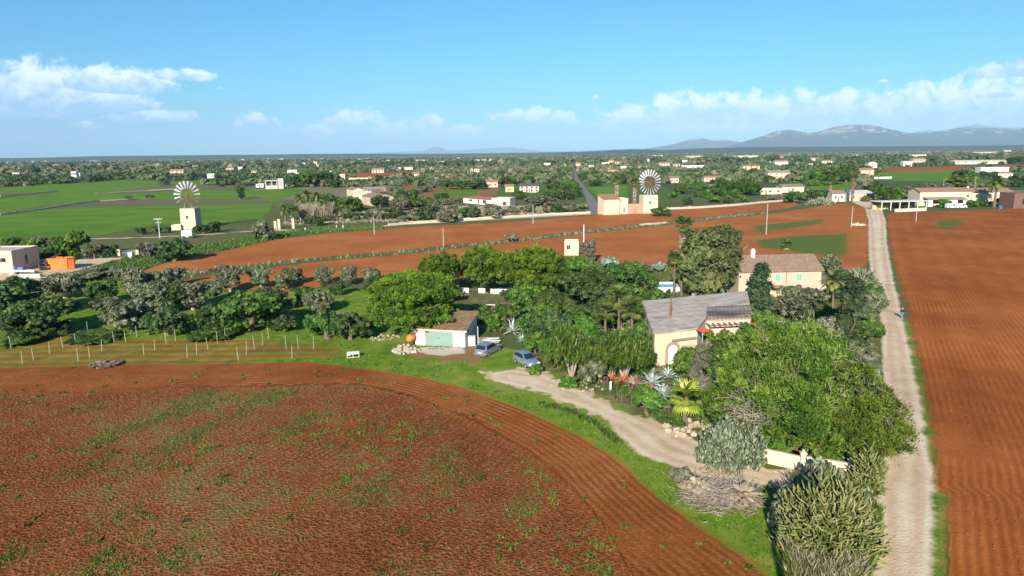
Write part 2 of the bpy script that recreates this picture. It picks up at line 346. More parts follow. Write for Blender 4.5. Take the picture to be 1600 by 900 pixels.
# --- ground material
gm, t, b = newmat('ground'); g = t.geo()
fine = t.noise(g, 4.6, 4, .68); med = t.noise(g, .42, 4, .6); big = t.noise(g, .055, 4, .55); huge = t.noise(g, .006, 4, .6)
clod = t.n.new('ShaderNodeTexVoronoi'); t.l.new(g, clod.inputs['Vector']); clod.inputs['Scale'].default_value = 4.6; clod = clod.outputs['Distance']
c0 = lambda x: t.m('SUBTRACT', x, .5)
def edge(name, w, amp=1.6, amp2=1.2):
    v = t.m('ADD', t.attr(name), t.m('ADD', t.m('MULTIPLY', c0(med), amp*2), t.m('MULTIPLY', c0(fine), amp2)))
    return t.sm(v, -w, w)
scrub = t.ramp(t.m('ADD', t.m('MULTIPLY', huge, .6), t.m('MULTIPLY', med, .45)), [(.25, (.045, .085, .015)), (.45, (.085, .115, .028)), (.6, (.15, .13, .055)), (.8, (.24, .17, .09))])
grass = t.ramp(t.m('ADD', t.m('MULTIPLY', med, .55), t.m('ADD', t.m('MULTIPLY', big, .35), t.m('MULTIPLY', fine, .2))), [(.34, (.04, .11, .008)), (.46, (.10, .19, .014)), (.58, (.18, .24, .026)), (.72, (.34, .27, .10))])
vp = t.n.new('ShaderNodeTexVoronoi'); t.l.new(t.vmul(g, (1, .55, 1)), vp.inputs['Vector']); vp.inputs['Scale'].default_value = .0075; sepc = t.n.new('ShaderNodeSeparateColor'); t.l.new(vp.outputs['Color'], sepc.inputs[0])
plots = t.n.new('ShaderNodeValToRGB'); t.l.new(sepc.outputs[0], plots.inputs[0]); plots.color_ramp.interpolation = 'CONSTANT'; pe = plots.color_ramp.elements
for p_, c_ in ((.32, (.075, .14, .03)), (.5, (.16, .14, .07)), (.66, (.09, .11, .04)), (.8, (.30, .13, .06)), (.9, (.23, .19, .11))): e_ = pe.new(p_); e_.color = (*c_, 1)
pe[0].color = (.06, .085, .03, 1); sy = t.n.new('ShaderNodeSeparateXYZ'); t.l.new(g, sy.inputs[0])
scrub = t.mix(t.m('MULTIPLY', t.sm(sy.outputs[1], 330, 420), .75), scrub, plots.outputs[0])
col = t.mix(edge('lush', .8), scrub, grass)
earth = t.ramp(t.m('ADD', t.m('MULTIPLY', med, .6), t.m('MULTIPLY', fine, .4)), [(.34, (.07, .12, .025)), (.5, (.13, .14, .05)), (.6, (.30, .20, .12)), (.8, (.5, .40, .29))])
col = t.mix(t.m('MULTIPLY', edge('earth', .8), .85), col, earth)
grn = t.ramp(t.m('ADD', t.m('MULTIPLY', big, .7), t.m('MULTIPLY', huge, .35)), [(.3, (.055, .14, .010)), (.5, (.10, .20, .014)), (.75, (.18, .235, .025))])
col = t.mix(edge('green', .8, .6, .4), col, grn)
# soil
rowf = t.m('SINE', t.m('ADD', t.m('MULTIPLY', t.attr('fcoord'), 2*math.pi/.62), t.m('MULTIPLY', c0(med), 3.0)))
rowf = t.m('MULTIPLY', rowf, t.sm(t.noise(g, .12, 3, .6), .36, .6))
rowd = t.m('SINE', t.m('ADD', t.m('MULTIPLY', t.attr('fcoord'), 2*math.pi/4.4), t.m('MULTIPLY', c0(big), 5)))
sc = t.m('ADD', t.m('MULTIPLY', big, .55), t.m('ADD', t.m('MULTIPLY', med, .25), t.m('ADD', t.m('MULTIPLY', fine, .25), t.m('MULTIPLY', huge, .12))))
red = t.ramp(t.m('ADD', sc, t.m('ADD', t.m('MULTIPLY', rowf, .055), t.m('MULTIPLY', rowd, .02))), [(.36, (.18, .044, .008)), (.55, (.305, .084, .015)), (.70, (.41, .130, .030)), (.88, (.50, .22, .08))])
rgh = edge('rough', 1.8, 1.6, .8)
dk = t.ramp(t.m('ADD', sc, t.m('ADD', t.m('MULTIPLY', rowf, .04), t.m('MULTIPLY', t.m('SUBTRACT', clod, .3), .28))), [(.36, (.055, .017, .005)), (.52, (.150, .044, .010)), (.68, (.25, .080, .022)), (.9, (.40, .23, .12))])
red = t.mix(t.m('MULTIPLY', t.sm(t.attr('pale'), .2, .8), .55), red, t.ramp(sc, [(.36, (.30, .085, .020)), (.6, (.46, .155, .045)), (.85, (.56, .27, .11))]))
red = t.mix(t.m('MAXIMUM', rgh, t.m('MULTIPLY', t.attr('head'), .55)), red, dk)
wd = t.m('ADD', t.m('MULTIPLY', t.attr('weeds'), .40), t.m('ADD', t.m('MULTIPLY', c0(big), 1.5), t.m('ADD', t.m('MULTIPLY', c0(med), 1.1), t.m('ADD', t.m('MULTIPLY', c0(fine), 1.3), t.m('MULTIPLY', rowf, .05)))))
wm = t.sm(wd, .12, .42)
wg = t.m('MULTIPLY', t.sm(t.m('ADD', t.attr('weeds'), t.m('ADD', t.m('MULTIPLY', c0(big), 2.2), t.m('MULTIPLY', c0(med), 1.2))), .25, .95), .92)
wm = t.m('MAXIMUM', t.m('MULTIPLY', wm, .5), t.m('MULTIPLY', wg, t.sm(t.attr('weeds'), .56, .7)))
red = t.mix(wm, red, t.ramp(fine, [(.3, (.05, .10, .015)), (.7, (.11, .18, .03))]))
soilm = edge('soil', .5, .9, .7)
col = t.mix(soilm, col, red)
# vineyard: soil with grassy rows
vr = t.m('SINE', t.m('ADD', t.m('MULTIPLY', t.attr('vcoord'), 2*math.pi/2.35), t.m('MULTIPLY', c0(med), 1.6)))
vm = t.m('MULTIPLY', edge('vine', .4, .5, .3), t.sm(t.m('ADD', vr, t.m('MULTIPLY', c0(fine), 1.5)), -.55, .1))
col = t.mix(vm, col, t.mix(.25, red, earth))
a1 = edge('redearth', .8); col = t.mix(t.m('MULTIPLY', t.m('MULTIPLY', a1, .6), t.m('SUBTRACT', 1.0, t.sm(t.attr('vine'), -2, 0))), col, (.36, .15, .075))
# tracks
tv = t.m('SUBTRACT', t.attr('track'), t.m('MULTIPLY', t.m('MULTIPLY', t.attr('patchy'), 1.0), t.m('ADD', 1.1, t.m('ADD', t.m('MULTIPLY', c0(med), 7.5), t.m('MULTIPLY', c0(big), 4.0)))))
tm = t.sm(t.m('ADD', tv, t.m('ADD', t.m('MULTIPLY', c0(med), 1.1), t.m('MULTIPLY', c0(fine), .5))), -.25, .35)
rut = t.m('SINE', t.m('MULTIPLY', t.attr('track'), 2*math.pi/1.55))
tcol = t.ramp(t.m('ADD', t.m('ADD', t.m('MULTIPLY', big, .35), t.m('MULTIPLY', med, .35)), t.m('ADD', t.m('MULTIPLY', fine, .22), t.m('MULTIPLY', rut, .05))), [(.33, (.48, .32, .19)), (.46, (.63, .48, .32)), (.6, (.72, .60, .44)), (.8, (.80, .71, .57))])
wt = t.m('MULTIPLY', t.sm(t.m('ABSOLUTE', t.m('SUBTRACT', t.attr('track'), .8)), .42, .12), t.sm(big, .38, .6))
tcol = t.mix(t.m('MULTIPLY', wt, .5), tcol, (.52, .31, .21))
col = t.mix(tm, col, tcol)
asph = t.ramp(med, [(.3, (.16, .145, .135)), (.7, (.25, .225, .205))])
col = t.mix(t.sm(t.attr('road'), -.1, .2), col, asph)
col = t.mix(t.sm(t.m('ADD', t.attr('conc'), t.m('MULTIPLY', c0(med), 2)), -.1, .3), col, t.mix(fine, (.45, .36, .27), (.68, .6, .5)))
t.l.new(col, b.inputs['Base Color']); b.inputs['Roughness'].default_value = .95; b.inputs['Specular IOR Level'].default_value = .1
hh = t.m('ADD', t.m('MULTIPLY', fine, .20), t.m('MULTIPLY', med, .06))
hh = t.m('ADD', hh, t.m('MULTIPLY', t.m('MULTIPLY', soilm, rowf), .06))
hh = t.m('ADD', hh, t.m('MULTIPLY', t.m('MULTIPLY', rgh, soilm), t.m('MULTIPLY', clod, .28)))
t.l.new(t.bump(hh, .75, .45), b.inputs['Normal'])
def sub(idx):
    q = Q[idx]; u, inv = np.unique(q, return_inverse=True); return u, inv.reshape(q.shape)
for gi, (nm, _) in enumerate(GRP):
    idx = np.where(owner == gi)[0]
    if not len(idx): continue
    u, q = sub(idx)
    me = qmesh(nm, np.column_stack([GX[u], GZ[u]]), q, None, {k: v[u] for k, v in attrs.items()})
    me.polygons.foreach_set('use_smooth', [True]*len(me.polygons))
    o = link(nm, me, gm); o['kind'] = 'structure'
fan = MB(); fan.add([(0, 0, -.02)]+[(math.sin(a)*10.2, math.cos(a)*10.2, -.02) for a in azs[::25]], [(0, k+1, k+2) for k in range(len(azs[::25])-1)]+[(0, len(azs[::25]), 1)])
o = fan.build('ground', gm); o['kind'] = 'structure'

# ------------------------------------------------------------------ hills and mountains
def ridge(name, prof, D, depth, yb, colstops, seed, rock=None, rockz=1e9, noise=.06):
    """terrain ridge at distance D; prof = photo (px, py) of its skyline; depth = half-thickness in metres"""
    r = np.random.default_rng(seed); xs = np.array([p[0] for p in prof], float); ys = np.array([p[1] for p in prof], float)
    n = max(60, int((xs[-1]-xs[0])/3)); X = np.linspace(xs[0], xs[-1], n); Y = np.interp(X, xs, ys)
    top = []; 
    for x, y in zip(X, Y):
        v = ray(x, y); k = D/v[1]; top.append((v[0]*k, D, max(H+v[2]*k, 2)))
    top = np.array(top); K = 17; V = np.zeros((n, K, 3)); ph = r.random(12)*6.28
    for k in range(K):
        u = (k/(K-1))*2-1; f = (1-abs(u))**1.25
        s = 0
        for q in range(1, 7): s = s+np.sin(top[:,0]/D*90*q**1.3+ph[q]+u*5*q**.7)/q
        h = top[:,2]*f*(1+noise*s*(abs(u) > .02)*(1-f*.5)*2)
        V[:, k] = np.column_stack([top[:,0], top[:,1]+u*depth, np.maximum(h, 0)-(3 if abs(u) > .99 else 0)])
    a, c = np.meshgrid(np.arange(n-1), np.arange(K-1), indexing='ij'); a = a.ravel(); c = c.ravel()
    q = np.stack([a*K+c, (a+1)*K+c, (a+1)*K+c+1, a*K+c+1], -1)
    me = qmesh(name, V.reshape(-1, 3), q); me.polygons.foreach_set('use_smooth', [True]*len(q))
    m, t, b = newmat(name+'_ground'); g = t.geo()
    cc = t.ramp(t.noise(t.vmul(g, (1, 1, 3)), 60/D, 6, .65), colstops)
    if rock is not None:
        sp = t.n.new('ShaderNodeSeparateXYZ'); t.l.new(g, sp.inputs[0])
        rk = t.sm(t.m('ADD', sp.outputs[2], t.m('MULTIPLY', c0n(t, t.noise(t.vmul(g, (1, 1, 4)), 45/D, 5, .6)), rockz*1.5)), rockz, rockz*1.12)
        cc = t.mix(t.m('MULTIPLY', rk, t.sm(t.noise(t.vmul(g, (1, .3, 5)), 110/D, 5, .6), .44, .56)), cc, rock)
    t.l.new(cc, b.inputs['Base Color']); b.inputs['Roughness'].default_value = 1; b.inputs['Specular IOR Level'].default_value = 0
    o = link(name, me, m); o['kind'] = 'structure'; return o
def c0n(t, x): return t.m('SUBTRACT', x, .5)
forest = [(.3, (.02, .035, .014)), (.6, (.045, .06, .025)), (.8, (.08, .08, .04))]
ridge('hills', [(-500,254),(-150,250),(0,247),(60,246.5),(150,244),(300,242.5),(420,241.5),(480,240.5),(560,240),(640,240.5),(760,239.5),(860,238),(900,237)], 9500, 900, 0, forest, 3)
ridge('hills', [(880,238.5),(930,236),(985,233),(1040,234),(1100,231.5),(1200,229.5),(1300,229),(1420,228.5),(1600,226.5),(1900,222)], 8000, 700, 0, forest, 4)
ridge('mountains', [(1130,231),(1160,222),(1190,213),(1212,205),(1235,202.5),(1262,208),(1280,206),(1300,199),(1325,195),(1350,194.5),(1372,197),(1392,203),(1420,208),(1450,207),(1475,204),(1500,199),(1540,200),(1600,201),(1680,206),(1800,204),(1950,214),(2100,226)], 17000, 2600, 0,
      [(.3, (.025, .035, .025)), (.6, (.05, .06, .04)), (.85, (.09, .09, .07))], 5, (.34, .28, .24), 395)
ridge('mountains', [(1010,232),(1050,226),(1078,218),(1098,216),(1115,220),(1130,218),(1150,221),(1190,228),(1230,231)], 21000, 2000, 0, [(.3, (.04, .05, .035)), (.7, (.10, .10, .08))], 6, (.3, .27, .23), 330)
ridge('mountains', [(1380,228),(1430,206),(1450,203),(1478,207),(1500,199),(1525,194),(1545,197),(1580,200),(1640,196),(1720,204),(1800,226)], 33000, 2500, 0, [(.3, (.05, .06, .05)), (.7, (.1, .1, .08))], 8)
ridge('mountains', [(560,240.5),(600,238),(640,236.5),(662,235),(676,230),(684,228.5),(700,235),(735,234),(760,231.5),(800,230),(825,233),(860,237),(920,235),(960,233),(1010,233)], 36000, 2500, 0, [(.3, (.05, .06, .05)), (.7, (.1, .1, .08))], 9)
# ------------------------------------------------------------------ haze
hz = MB(); hz.box(-60000, 60000, -20000, 62000, -6, 1900)
hm = bpy.data.materials.new('haze'); hm.use_nodes = True; ht = hm.node_tree; ht.nodes.remove(ht.nodes['Principled BSDF'])
pv = ht.nodes.new('ShaderNodeVolumePrincipled'); pv.inputs['Color'].default_value = (.44, .66, .88, 1); pv.inputs['Density'].default_value = 4.0e-5; pv.inputs['Anisotropy'].default_value = -0.2
ht.links.new(pv.outputs[0], ht.nodes['Material Output'].inputs['Volume'])
HAZE = hz.build('haze', hm); HAZE['kind'] = 'stuff'; HAZE['label'] = 'pale blue distance haze over the plain'
# ------------------------------------------------------------------ foliage
L = {
 'pine': leafmat('pine_needles', [(.15, (.035, .085, .010)), (.5, (.11, .19, .014)), (.85, (.23, .31, .03))]),
 'aleppo': leafmat('aleppo_needles', [(.15, (.05, .10, .014)), (.5, (.12, .19, .022)), (.85, (.25, .31, .05))]),
 'carob': leafmat('carob_leaves', [(.15, (.024, .055, .014)), (.5, (.058, .11, .026)), (.85, (.125, .17, .05))]),
 'olive': leafmat('olive_leaves', [(.15, (.08, .10, .048)), (.5, (.18, .195, .105)), (.85, (.32, .32, .20))]),
 'oak': leafmat('green_leaves', [(.15, (.03, .065, .012)), (.5, (.075, .14, .022)), (.85, (.15, .22, .045))]),
 'bright': leafmat('bright_leaves', [(.15, (.04, .11, .012)), (.5, (.09, .20, .02)), (.85, (.19, .29, .05))]),
 'euca': leafmat('eucalyptus_leaves', [(.15, (.06, .08, .028)), (.5, (.14, .165, .05)), (.85, (.26, .26, .095))]),
 'cypress': leafmat('conifer_leaves', [(.15, (.02, .042, .018)), (.5, (.05, .085, .03)), (.85, (.11, .15, .06))]),
 'grey': leafmat('grey_scrub_leaves', [(.15, (.10, .10, .06)), (.5, (.19, .175, .12)), (.85, (.32, .28, .2))]),
 'yucca': leafmat('yucca_leaves', [(.15, (.04, .085, .012)), (.5, (.10, .19, .026)), (.85, (.22, .30, .06))]),
 'palm': leafmat('palm_fronds', [(.15, (.05, .08, .018)), (.5, (.12, .165, .035)), (.85, (.24, .26, .08))]),
 'ypalm': leafmat('yellow_palm_fronds', [(.15, (.15, .20, .025)), (.5, (.30, .36, .05)), (.85, (.52, .50, .10))]),
 'dead': leafmat('dead_fronds', [(.15, (.20, .15, .10)), (.5, (.36, .29, .21)), (.85, (.52, .45, .36))]),
 'agave': leafmat('agave_leaves', [(.15, (.24, .30, .27)), (.5, (.42, .49, .46)), (.85, (.62, .67, .65))], .05),
 'agreen': leafmat('green_agave_leaves', [(.15, (.10, .17, .11)), (.5, (.19, .29, .19)), (.85, (.33, .42, .31))], .05),
 'pad': leafmat('prickly_pear_pads', [(.15, (.09, .12, .06)), (.5, (.17, .21, .12)), (.85, (.28, .31, .20))], .0),
 'cholla': leafmat('cholla_stems', [(.15, (.07, .10, .02)), (.5, (.15, .19, .045)), (.85, (.30, .29, .12))], .0),
 'straw': leafmat('dry_straw', [(.15, (.22, .17, .11)), (.5, (.40, .32, .22)), (.85, (.58, .50, .38))]),
 'orange': leafmat('orange_flowers', [(.15, (.35, .10, .03)), (.5, (.60, .22, .08)), (.85, (.75, .45, .22))]),
 'pinkf': leafmat('pink_dry_leaves', [(.15, (.30, .15, .10)), (.5, (.50, .32, .25)), (.85, (.62, .48, .38))]),
 'grassy': leafmat('grass_blades', [(.15, (.045, .12, .010)), (.5, (.09, .19, .016)), (.85, (.18, .26, .04))]),
 'flow': leafmat('white_flowers', [(.1, (.7, .7, .66)), (.9, (.85, .85, .82))]),
}
def unit(v): return v/np.maximum(np.linalg.norm(v, axis=-1, keepdims=True), 1e-9)
def leaves(r, C, Rr, n, size, style='leaf', up=.25, out=.9, elong=1.6):
    """n leaf faces in each clump (centres C, radii Rr); returns V, faces, tint"""
    K = len(C); N = K*n; c = np.repeat(C, n, 0); rad = np.repeat(Rr, n, 0); ct = np.repeat(r.random(K), n)
    d = unit(r.normal(size=(N, 3))); d[:, 2] = np.where(d[:, 2] < -.35, -d[:, 2], d[:, 2])
    q = r.random((N, 1))**.45
    p = c+d*rad[:, None]*q
    nn = unit(d*out+np.array([0, 0, up])+r.normal(size=(N, 3))*.45)
    if style == 'needle':
        ax = unit(d+r.normal(size=(N, 3))*.45+np.array([0, 0, .5])); s = unit(np.cross(ax, r.normal(size=(N, 3))))
    else:
        ax = unit(np.cross(nn, r.normal(size=(N, 3)))); s = np.cross(nn, ax)
        if style == 'droop': ax = unit(ax*.35+np.array([0, 0, -1.0])); s = unit(np.cross(ax, nn))
    z = size*(.6+.8*r.random((N, 1))); a = ax*z*elong*.5; w = s*z*(.26 if style == 'needle' else .5)
    V = np.stack([p-a, p+w-a*.1, p+a, p-w-a*.1], 1).reshape(-1, 3)
    Fq = np.arange(N*4).reshape(-1, 4); tint = np.clip(ct*.55+r.random(N)*.45, 0, 1)
    return V, Fq, tint
def lobes_clumps(r, lobes, n, rel, under=.25):
    C = []; RR = []
    w = np.array([l[3]*l[4]+l[4]*l[5]+l[3]*l[5] for l in lobes]); cnt = np.maximum(1, (n*w/w.sum()).astype(int))
    for l, k in zip(lobes, cnt):
        d = unit(r.normal(size=(k, 3))); lo = r.random(k) > under; d[:, 2] = np.where((d[:, 2] < -.15) & lo, -d[:, 2], d[:, 2])
        q = .55+.45*r.random((k, 1))**.6
        C.append(np.array(l[:3])+d*np.array(l[3:6])*q*(1-rel*.6)); m = min(l[3:6])
        RR.append(rel*m*(.65+.7*r.random(k)))
    return np.vstack(C), np.concatenate(RR)
def join(parts):
    V = []; Fq = []; T = []; b = 0
    for v, f, t_ in parts: V.append(v); Fq.append(f+b); T.append(t_); b += len(v)
    return np.vstack(V), np.vstack(Fq), np.concatenate(T)
def limbs(r, h0, spread, ztop, n=6, r0=.16, fork=2, lean=.1, cap=False):
    mb = MB(); base = Vector((0, 0, -.1)); tx, ty = r.normal()*lean, r.normal()*lean
    fk = Vector((tx, ty, h0)); mb.tube([base, base.lerp(fk, .5)+Vector((r.normal()*.06, r.normal()*.06, 0)), fk], [r0*1.3, r0, r0*.85], 7)
    for k in range(n):
        a = 2*math.pi*(k+r.random()*.6)/n; rr = spread*(.55+.4*r.random()); e = Vector((math.cos(a)*rr, math.sin(a)*rr, h0+(ztop-h0)*(.45+.45*r.random())))
        mid = fk.lerp(e, .5)+Vector((r.normal()*.08*spread, r.normal()*.08*spread, .06*spread)); mb.tube([fk, mid, e], [r0*.6, r0*.36, r0*.1], 5)
        for _ in range(fork):
            q = mid.lerp(e, .2+.5*r.random()); mb.tube([q, q+Vector((r.normal()*.25*spread, r.normal()*.25*spread, (ztop-h0)*.25*r.random()))], [r0*.26, r0*.06], 4)
    return mb
# crown recipes: unit crown of width 1 (x,y) and total height 1 above the ground
def lobes_for(kind, r):
    if kind == 'umbrella':
        L_ = [(0, 0, .55, .43, .43, .42)]
        for k in range(14):
            a = 2*math.pi*k/7+r.random()*.5; L_.append((math.cos(a)*.28, math.sin(a)*.28, (.30 if k % 2 else .56)+.14*r.random(), .21, .21, .19+.05*r.random()))
        return L_
    if kind == 'aleppo':
        return [(math.cos(k*2.4)*.34*math.sqrt((k+.5)/26), math.sin(k*2.4)*.38*math.sqrt((k+.5)/26), .14+(.80-.52*math.sqrt(k/26))*r.random(), .15+.08*r.random(), .15+.08*r.random(), .12+.08*r.random()) for k in range(26)]+[(0, 0, .46, .34, .34, .42)]
    if kind == 'round':
        return [(0, 0, .50, .40, .40, .46)]+[(math.cos(a)*.27, math.sin(a)*.27, .16+.52*r.random(), .24, .24, .22) for a in np.arange(12)*.571*2]
    if kind == 'shrub':
        return [(0, 0, .42, .42, .42, .46)]+[(math.cos(a)*.28, math.sin(a)*.28, .22+.35*r.random(), .22, .22, .26) for a in r.random(7)*6.28]
    if kind == 'olive':
        return [(r.normal()*.17, r.normal()*.17, .5+.26*r.random(), .18+.09*r.random(), .18+.09*r.random(), .16+.07*r.random()) for _ in range(9)]+[(0, 0, .56, .30, .30, .34)]+[(math.cos(a)*.2, math.sin(a)*.2, .30, .24, .24, .22) for a in (0, 1.5, 3, 4.6)]
    if kind == 'euca':
        return [(r.normal()*.10, r.normal()*.10, .14+.74*k/19, .26+.10*r.random()-.09*k/19, .26+.10*r.random()-.09*k/19, .13) for k in range(20)]
    if kind == 'column':
        return [(r.normal()*.10, r.normal()*.10, .06+.84*k/13, .34*(1-.5*(k/13)**2), .34*(1-.5*(k/13)**2), .10) for k in range(14)]
    if kind == 'cone':
        return [(r.normal()*.06, r.normal()*.06, .1+.82*k/12, .50*(1-.75*k/12), .50*(1-.75*k/12), .11) for k in range(13)]
    if kind == 'dome': return [(0, 0, .25, .5, .5, .73)]
STY = {'umbrella': ('needle', .22), 'aleppo': ('needle', .34), 'round': ('leaf', .30), 'shrub': ('leaf', .32), 'olive': ('leaf', .36), 'euca': ('droop', .34), 'column': ('leaf', .45), 'cone': ('leaf', .5), 'dome': ('leaf', .16)}
LIB = {}
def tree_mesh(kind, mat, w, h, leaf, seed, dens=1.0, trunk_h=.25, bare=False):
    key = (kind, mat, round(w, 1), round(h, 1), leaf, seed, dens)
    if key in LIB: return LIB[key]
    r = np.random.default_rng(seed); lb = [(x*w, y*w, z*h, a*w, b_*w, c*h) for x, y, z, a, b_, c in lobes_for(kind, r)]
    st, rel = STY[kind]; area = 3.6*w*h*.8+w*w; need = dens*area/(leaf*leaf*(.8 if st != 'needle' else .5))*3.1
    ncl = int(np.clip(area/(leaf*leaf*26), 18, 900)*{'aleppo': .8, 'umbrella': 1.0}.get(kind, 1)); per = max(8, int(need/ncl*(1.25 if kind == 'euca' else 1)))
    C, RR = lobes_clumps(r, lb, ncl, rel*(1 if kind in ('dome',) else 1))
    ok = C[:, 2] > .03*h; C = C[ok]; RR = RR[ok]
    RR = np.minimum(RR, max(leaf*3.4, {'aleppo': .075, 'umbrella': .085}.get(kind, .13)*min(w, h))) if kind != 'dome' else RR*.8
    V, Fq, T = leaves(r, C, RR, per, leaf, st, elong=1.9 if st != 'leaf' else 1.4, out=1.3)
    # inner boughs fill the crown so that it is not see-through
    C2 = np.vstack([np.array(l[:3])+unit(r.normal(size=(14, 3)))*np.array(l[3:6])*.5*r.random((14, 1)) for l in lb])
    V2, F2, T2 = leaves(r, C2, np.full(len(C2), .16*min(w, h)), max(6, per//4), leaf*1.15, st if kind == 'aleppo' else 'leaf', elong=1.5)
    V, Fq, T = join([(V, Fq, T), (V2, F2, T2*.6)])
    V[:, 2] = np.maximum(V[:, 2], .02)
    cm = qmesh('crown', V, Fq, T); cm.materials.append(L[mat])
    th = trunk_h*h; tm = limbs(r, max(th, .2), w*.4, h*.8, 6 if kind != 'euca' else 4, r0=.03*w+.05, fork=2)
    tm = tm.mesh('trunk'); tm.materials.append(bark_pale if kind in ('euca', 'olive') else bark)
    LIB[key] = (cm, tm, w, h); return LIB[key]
PREF = {'umbrella': 'umbrella_pine', 'aleppo': 'pine_tree', 'round': 'round_tree', 'shrub': 'shrub', 'olive': 'olive_tree', 'euca': 'eucalyptus_tree', 'column': 'tall_conifer', 'cone': 'conifer', 'dome': 'clipped_shrub'}
CATS = {'umbrella': 'pine tree', 'aleppo': 'pine tree', 'round': 'tree', 'shrub': 'shrub', 'olive': 'olive tree', 'euca': 'eucalyptus', 'column': 'conifer', 'cone': 'conifer', 'dome': 'shrub'}
def tree(kind, mat, px, yb, yt, wpx, label, group=None, seed=None, leaf=None, dens=1.0, unique=False, name=None, cat=None, trunk_h=.25, flat=False):
    g = at(px, yb); k = mpx(px, yb); w = wpx*k*(1.1 if kind != 'dome' else 1); h = max(zat(px, yb, yt), .4)*.97
    y = g.y+(0 if kind == 'shrub' else 0); s0 = seed if seed is not None else int(px*7+yb*3) % 5
    d = g.length
    lf = leaf or max(.14, min(1.2, d*.0026))
    if unique: cm, tm, W0, H0 = tree_mesh(kind, mat, w, h, lf, 100+s0, dens, trunk_h)
    else:
        Wn = {'shrub': 4, 'dome': 3}.get(kind, 5); rel = h/w; Hn = Wn*(.6 if rel < .75 else 1.0 if rel < 1.3 else 1.8)
        lq = .16 if lf/w < .05 else .24 if lf/w < .09 else .42
        cm, tm, W0, H0 = tree_mesh(kind, mat, Wn, Hn, round(lq*Wn/5, 3), s0 % 4, 1.0)
    o = empty(name or PREF[kind], g, label, cat or CATS[kind], group, rz=(px*1.7) % 6.28, scale=(w/W0, w/W0, h/H0))
    link('crown', cm, None, o)
    if wpx > 9 and kind != 'dome': link('trunk', tm, None, o)
    return o

# rosettes, palms, cacti -------------------------------------------------------------------
def blade_set(r, n, ln, wd, el0, el1, curve, base=(0, 0, 0), seg=4, th=0.0):
    """n pointed blades leaving one point; returns V,F,T"""
    V = []; Fq = []; T = []; b = 0
    for k in range(n):
        a = 2*math.pi*(k*.618+r.random()*.1); e = math.radians(el0+(el1-el0)*k/max(1, n-1)+r.normal()*6); l = ln*(.75+.35*r.random())
        p = np.array(base, float); dirh = np.array([math.cos(a), math.sin(a), 0]); side = np.array([-math.sin(a), math.cos(a), 0]); rows = []
        for i in range(seg+1):
            u = i/seg; wv = wd*(math.sin(math.pi*min(1, u*.75+.22))**.8)*(1-u**3) + .004
            rows.append((p+side*wv*.5+np.array([0, 0, th*wv]), p-side*wv*.5+np.array([0, 0, th*wv]), p.copy()))
            ee = e-curve*u; p = p+(dirh*math.cos(ee)+np.array([0, 0, math.sin(ee)]))*l/seg
        for i in range(seg+1): V += [rows[i][0], rows[i][2], rows[i][1]]
        tt = r.random()
        for i in range(seg):
            q = b+i*3; Fq += [[q, q+1, q+4, q+3], [q+1, q+2, q+5, q+4]]; T += [tt, min(1, tt+.1)]
        b = len(V)
    return np.array(V), np.array(Fq), np.array(T)
def agave(px, yb, wpx, mat, label, n=42, el1=85, seed=1, group=None, name='agave'):
    r = np.random.default_rng(seed); g = at(px, yb); w = wpx*mpx(px, yb)
    V, Fq, T = blade_set(r, n, w*.56, w*.085, 8, el1, .35, (0, 0, .05), 4, .5)
    me = qmesh('agave', V, Fq, T); o = link(name, me, L[mat], None, g); return tag(o, label, 'agave', group)
def frond_mesh(r, n, ln, el0, el1, curve, leaflets=22, lw=.05, ll=.5):
    """feather fronds"""
    V = []; Fq = []; T = []
    for k in range(n):
        a = 2*math.pi*(k*.618+r.random()*.08); e = math.radians(el0+(el1-el0)*(k/max(1, n-1))+r.normal()*5); p = np.zeros(3); dirh = np.array([math.cos(a), math.sin(a), 0]); side = np.array([-math.sin(a), math.cos(a), 0]); l = ln*(.85+.25*r.random()); tt = r.random()*.8
        for i in range(leaflets):
            u = i/leaflets; ee = e-curve*u; d = dirh*math.cos(ee)+np.array([0, 0, math.sin(ee)]); pn = p+d*l/leaflets
            V += [p+side*.03*ln*.3, pn+side*.008*ln, pn-side*.008*ln, p-side*.03*ln*.3]; b = len(V)-4; Fq.append([b, b+1, b+2, b+3]); T.append(tt)
            if u > .12:
                s = ll*ln*.5*math.sin(math.pi*(u*.85+.12))
                for sg in (1, -1):
                    q = unit(side*sg+d*.55+np.array([0, 0, -.28])+r.normal(size=3)*.08); b = len(V)
                    V += [p, p+d*lw*ln, p+q*s+d*lw*ln*.5, p+q*s*.6-d*lw*ln*.2]; Fq.append([b, b+1, b+2, b+3]); T.append(min(1, tt+.2*r.random()))
            p = pn
    return np.array(V), np.array(Fq), np.array(T)
def fan_mesh(r, n, pet, bl, el0, el1):
    V = []; Fq = []; T = []
    for k in range(n):
        a = 2*math.pi*(k*.618+r.random()*.08); e = math.radians(el0+(el1-el0)*(k/max(1, n-1))+r.normal()*6); dirv = np.array([math.cos(a)*math.cos(e), math.sin(a)*math.cos(e), math.sin(e)]); side = np.array([-math.sin(a), math.cos(a), 0]); upv = np.cross(side, dirv); upv = upv*(-1 if upv[2] < 0 else 1)
        t0 = dirv*pet*(.8+.3*r.random()); tt = r.random()*.7; b = len(V)
        V += [side*.02, t0+side*.015, t0-side*.015, -side*.02]; Fq.append([b, b+1, b+2, b+3]); T.append(tt)
        for f in range(11):
            th = (f-5)*.27; q = dirv*math.cos(th)+side*math.sin(th); s2 = unit(np.cross(q, upv)); L1 = bl*(.8+.25*math.cos(th)); b = len(V)
            V += [t0, t0+q*L1*.55+s2*bl*.085, t0+q*L1-upv*bl*.3, t0+q*L1*.55-s2*bl*.085]; Fq.append([b, b+1, b+2, b+3]); T.append(min(1, tt+.3*r.random()))
    return np.array(V), np.array(Fq), np.array(T)
PALMLIB = {}
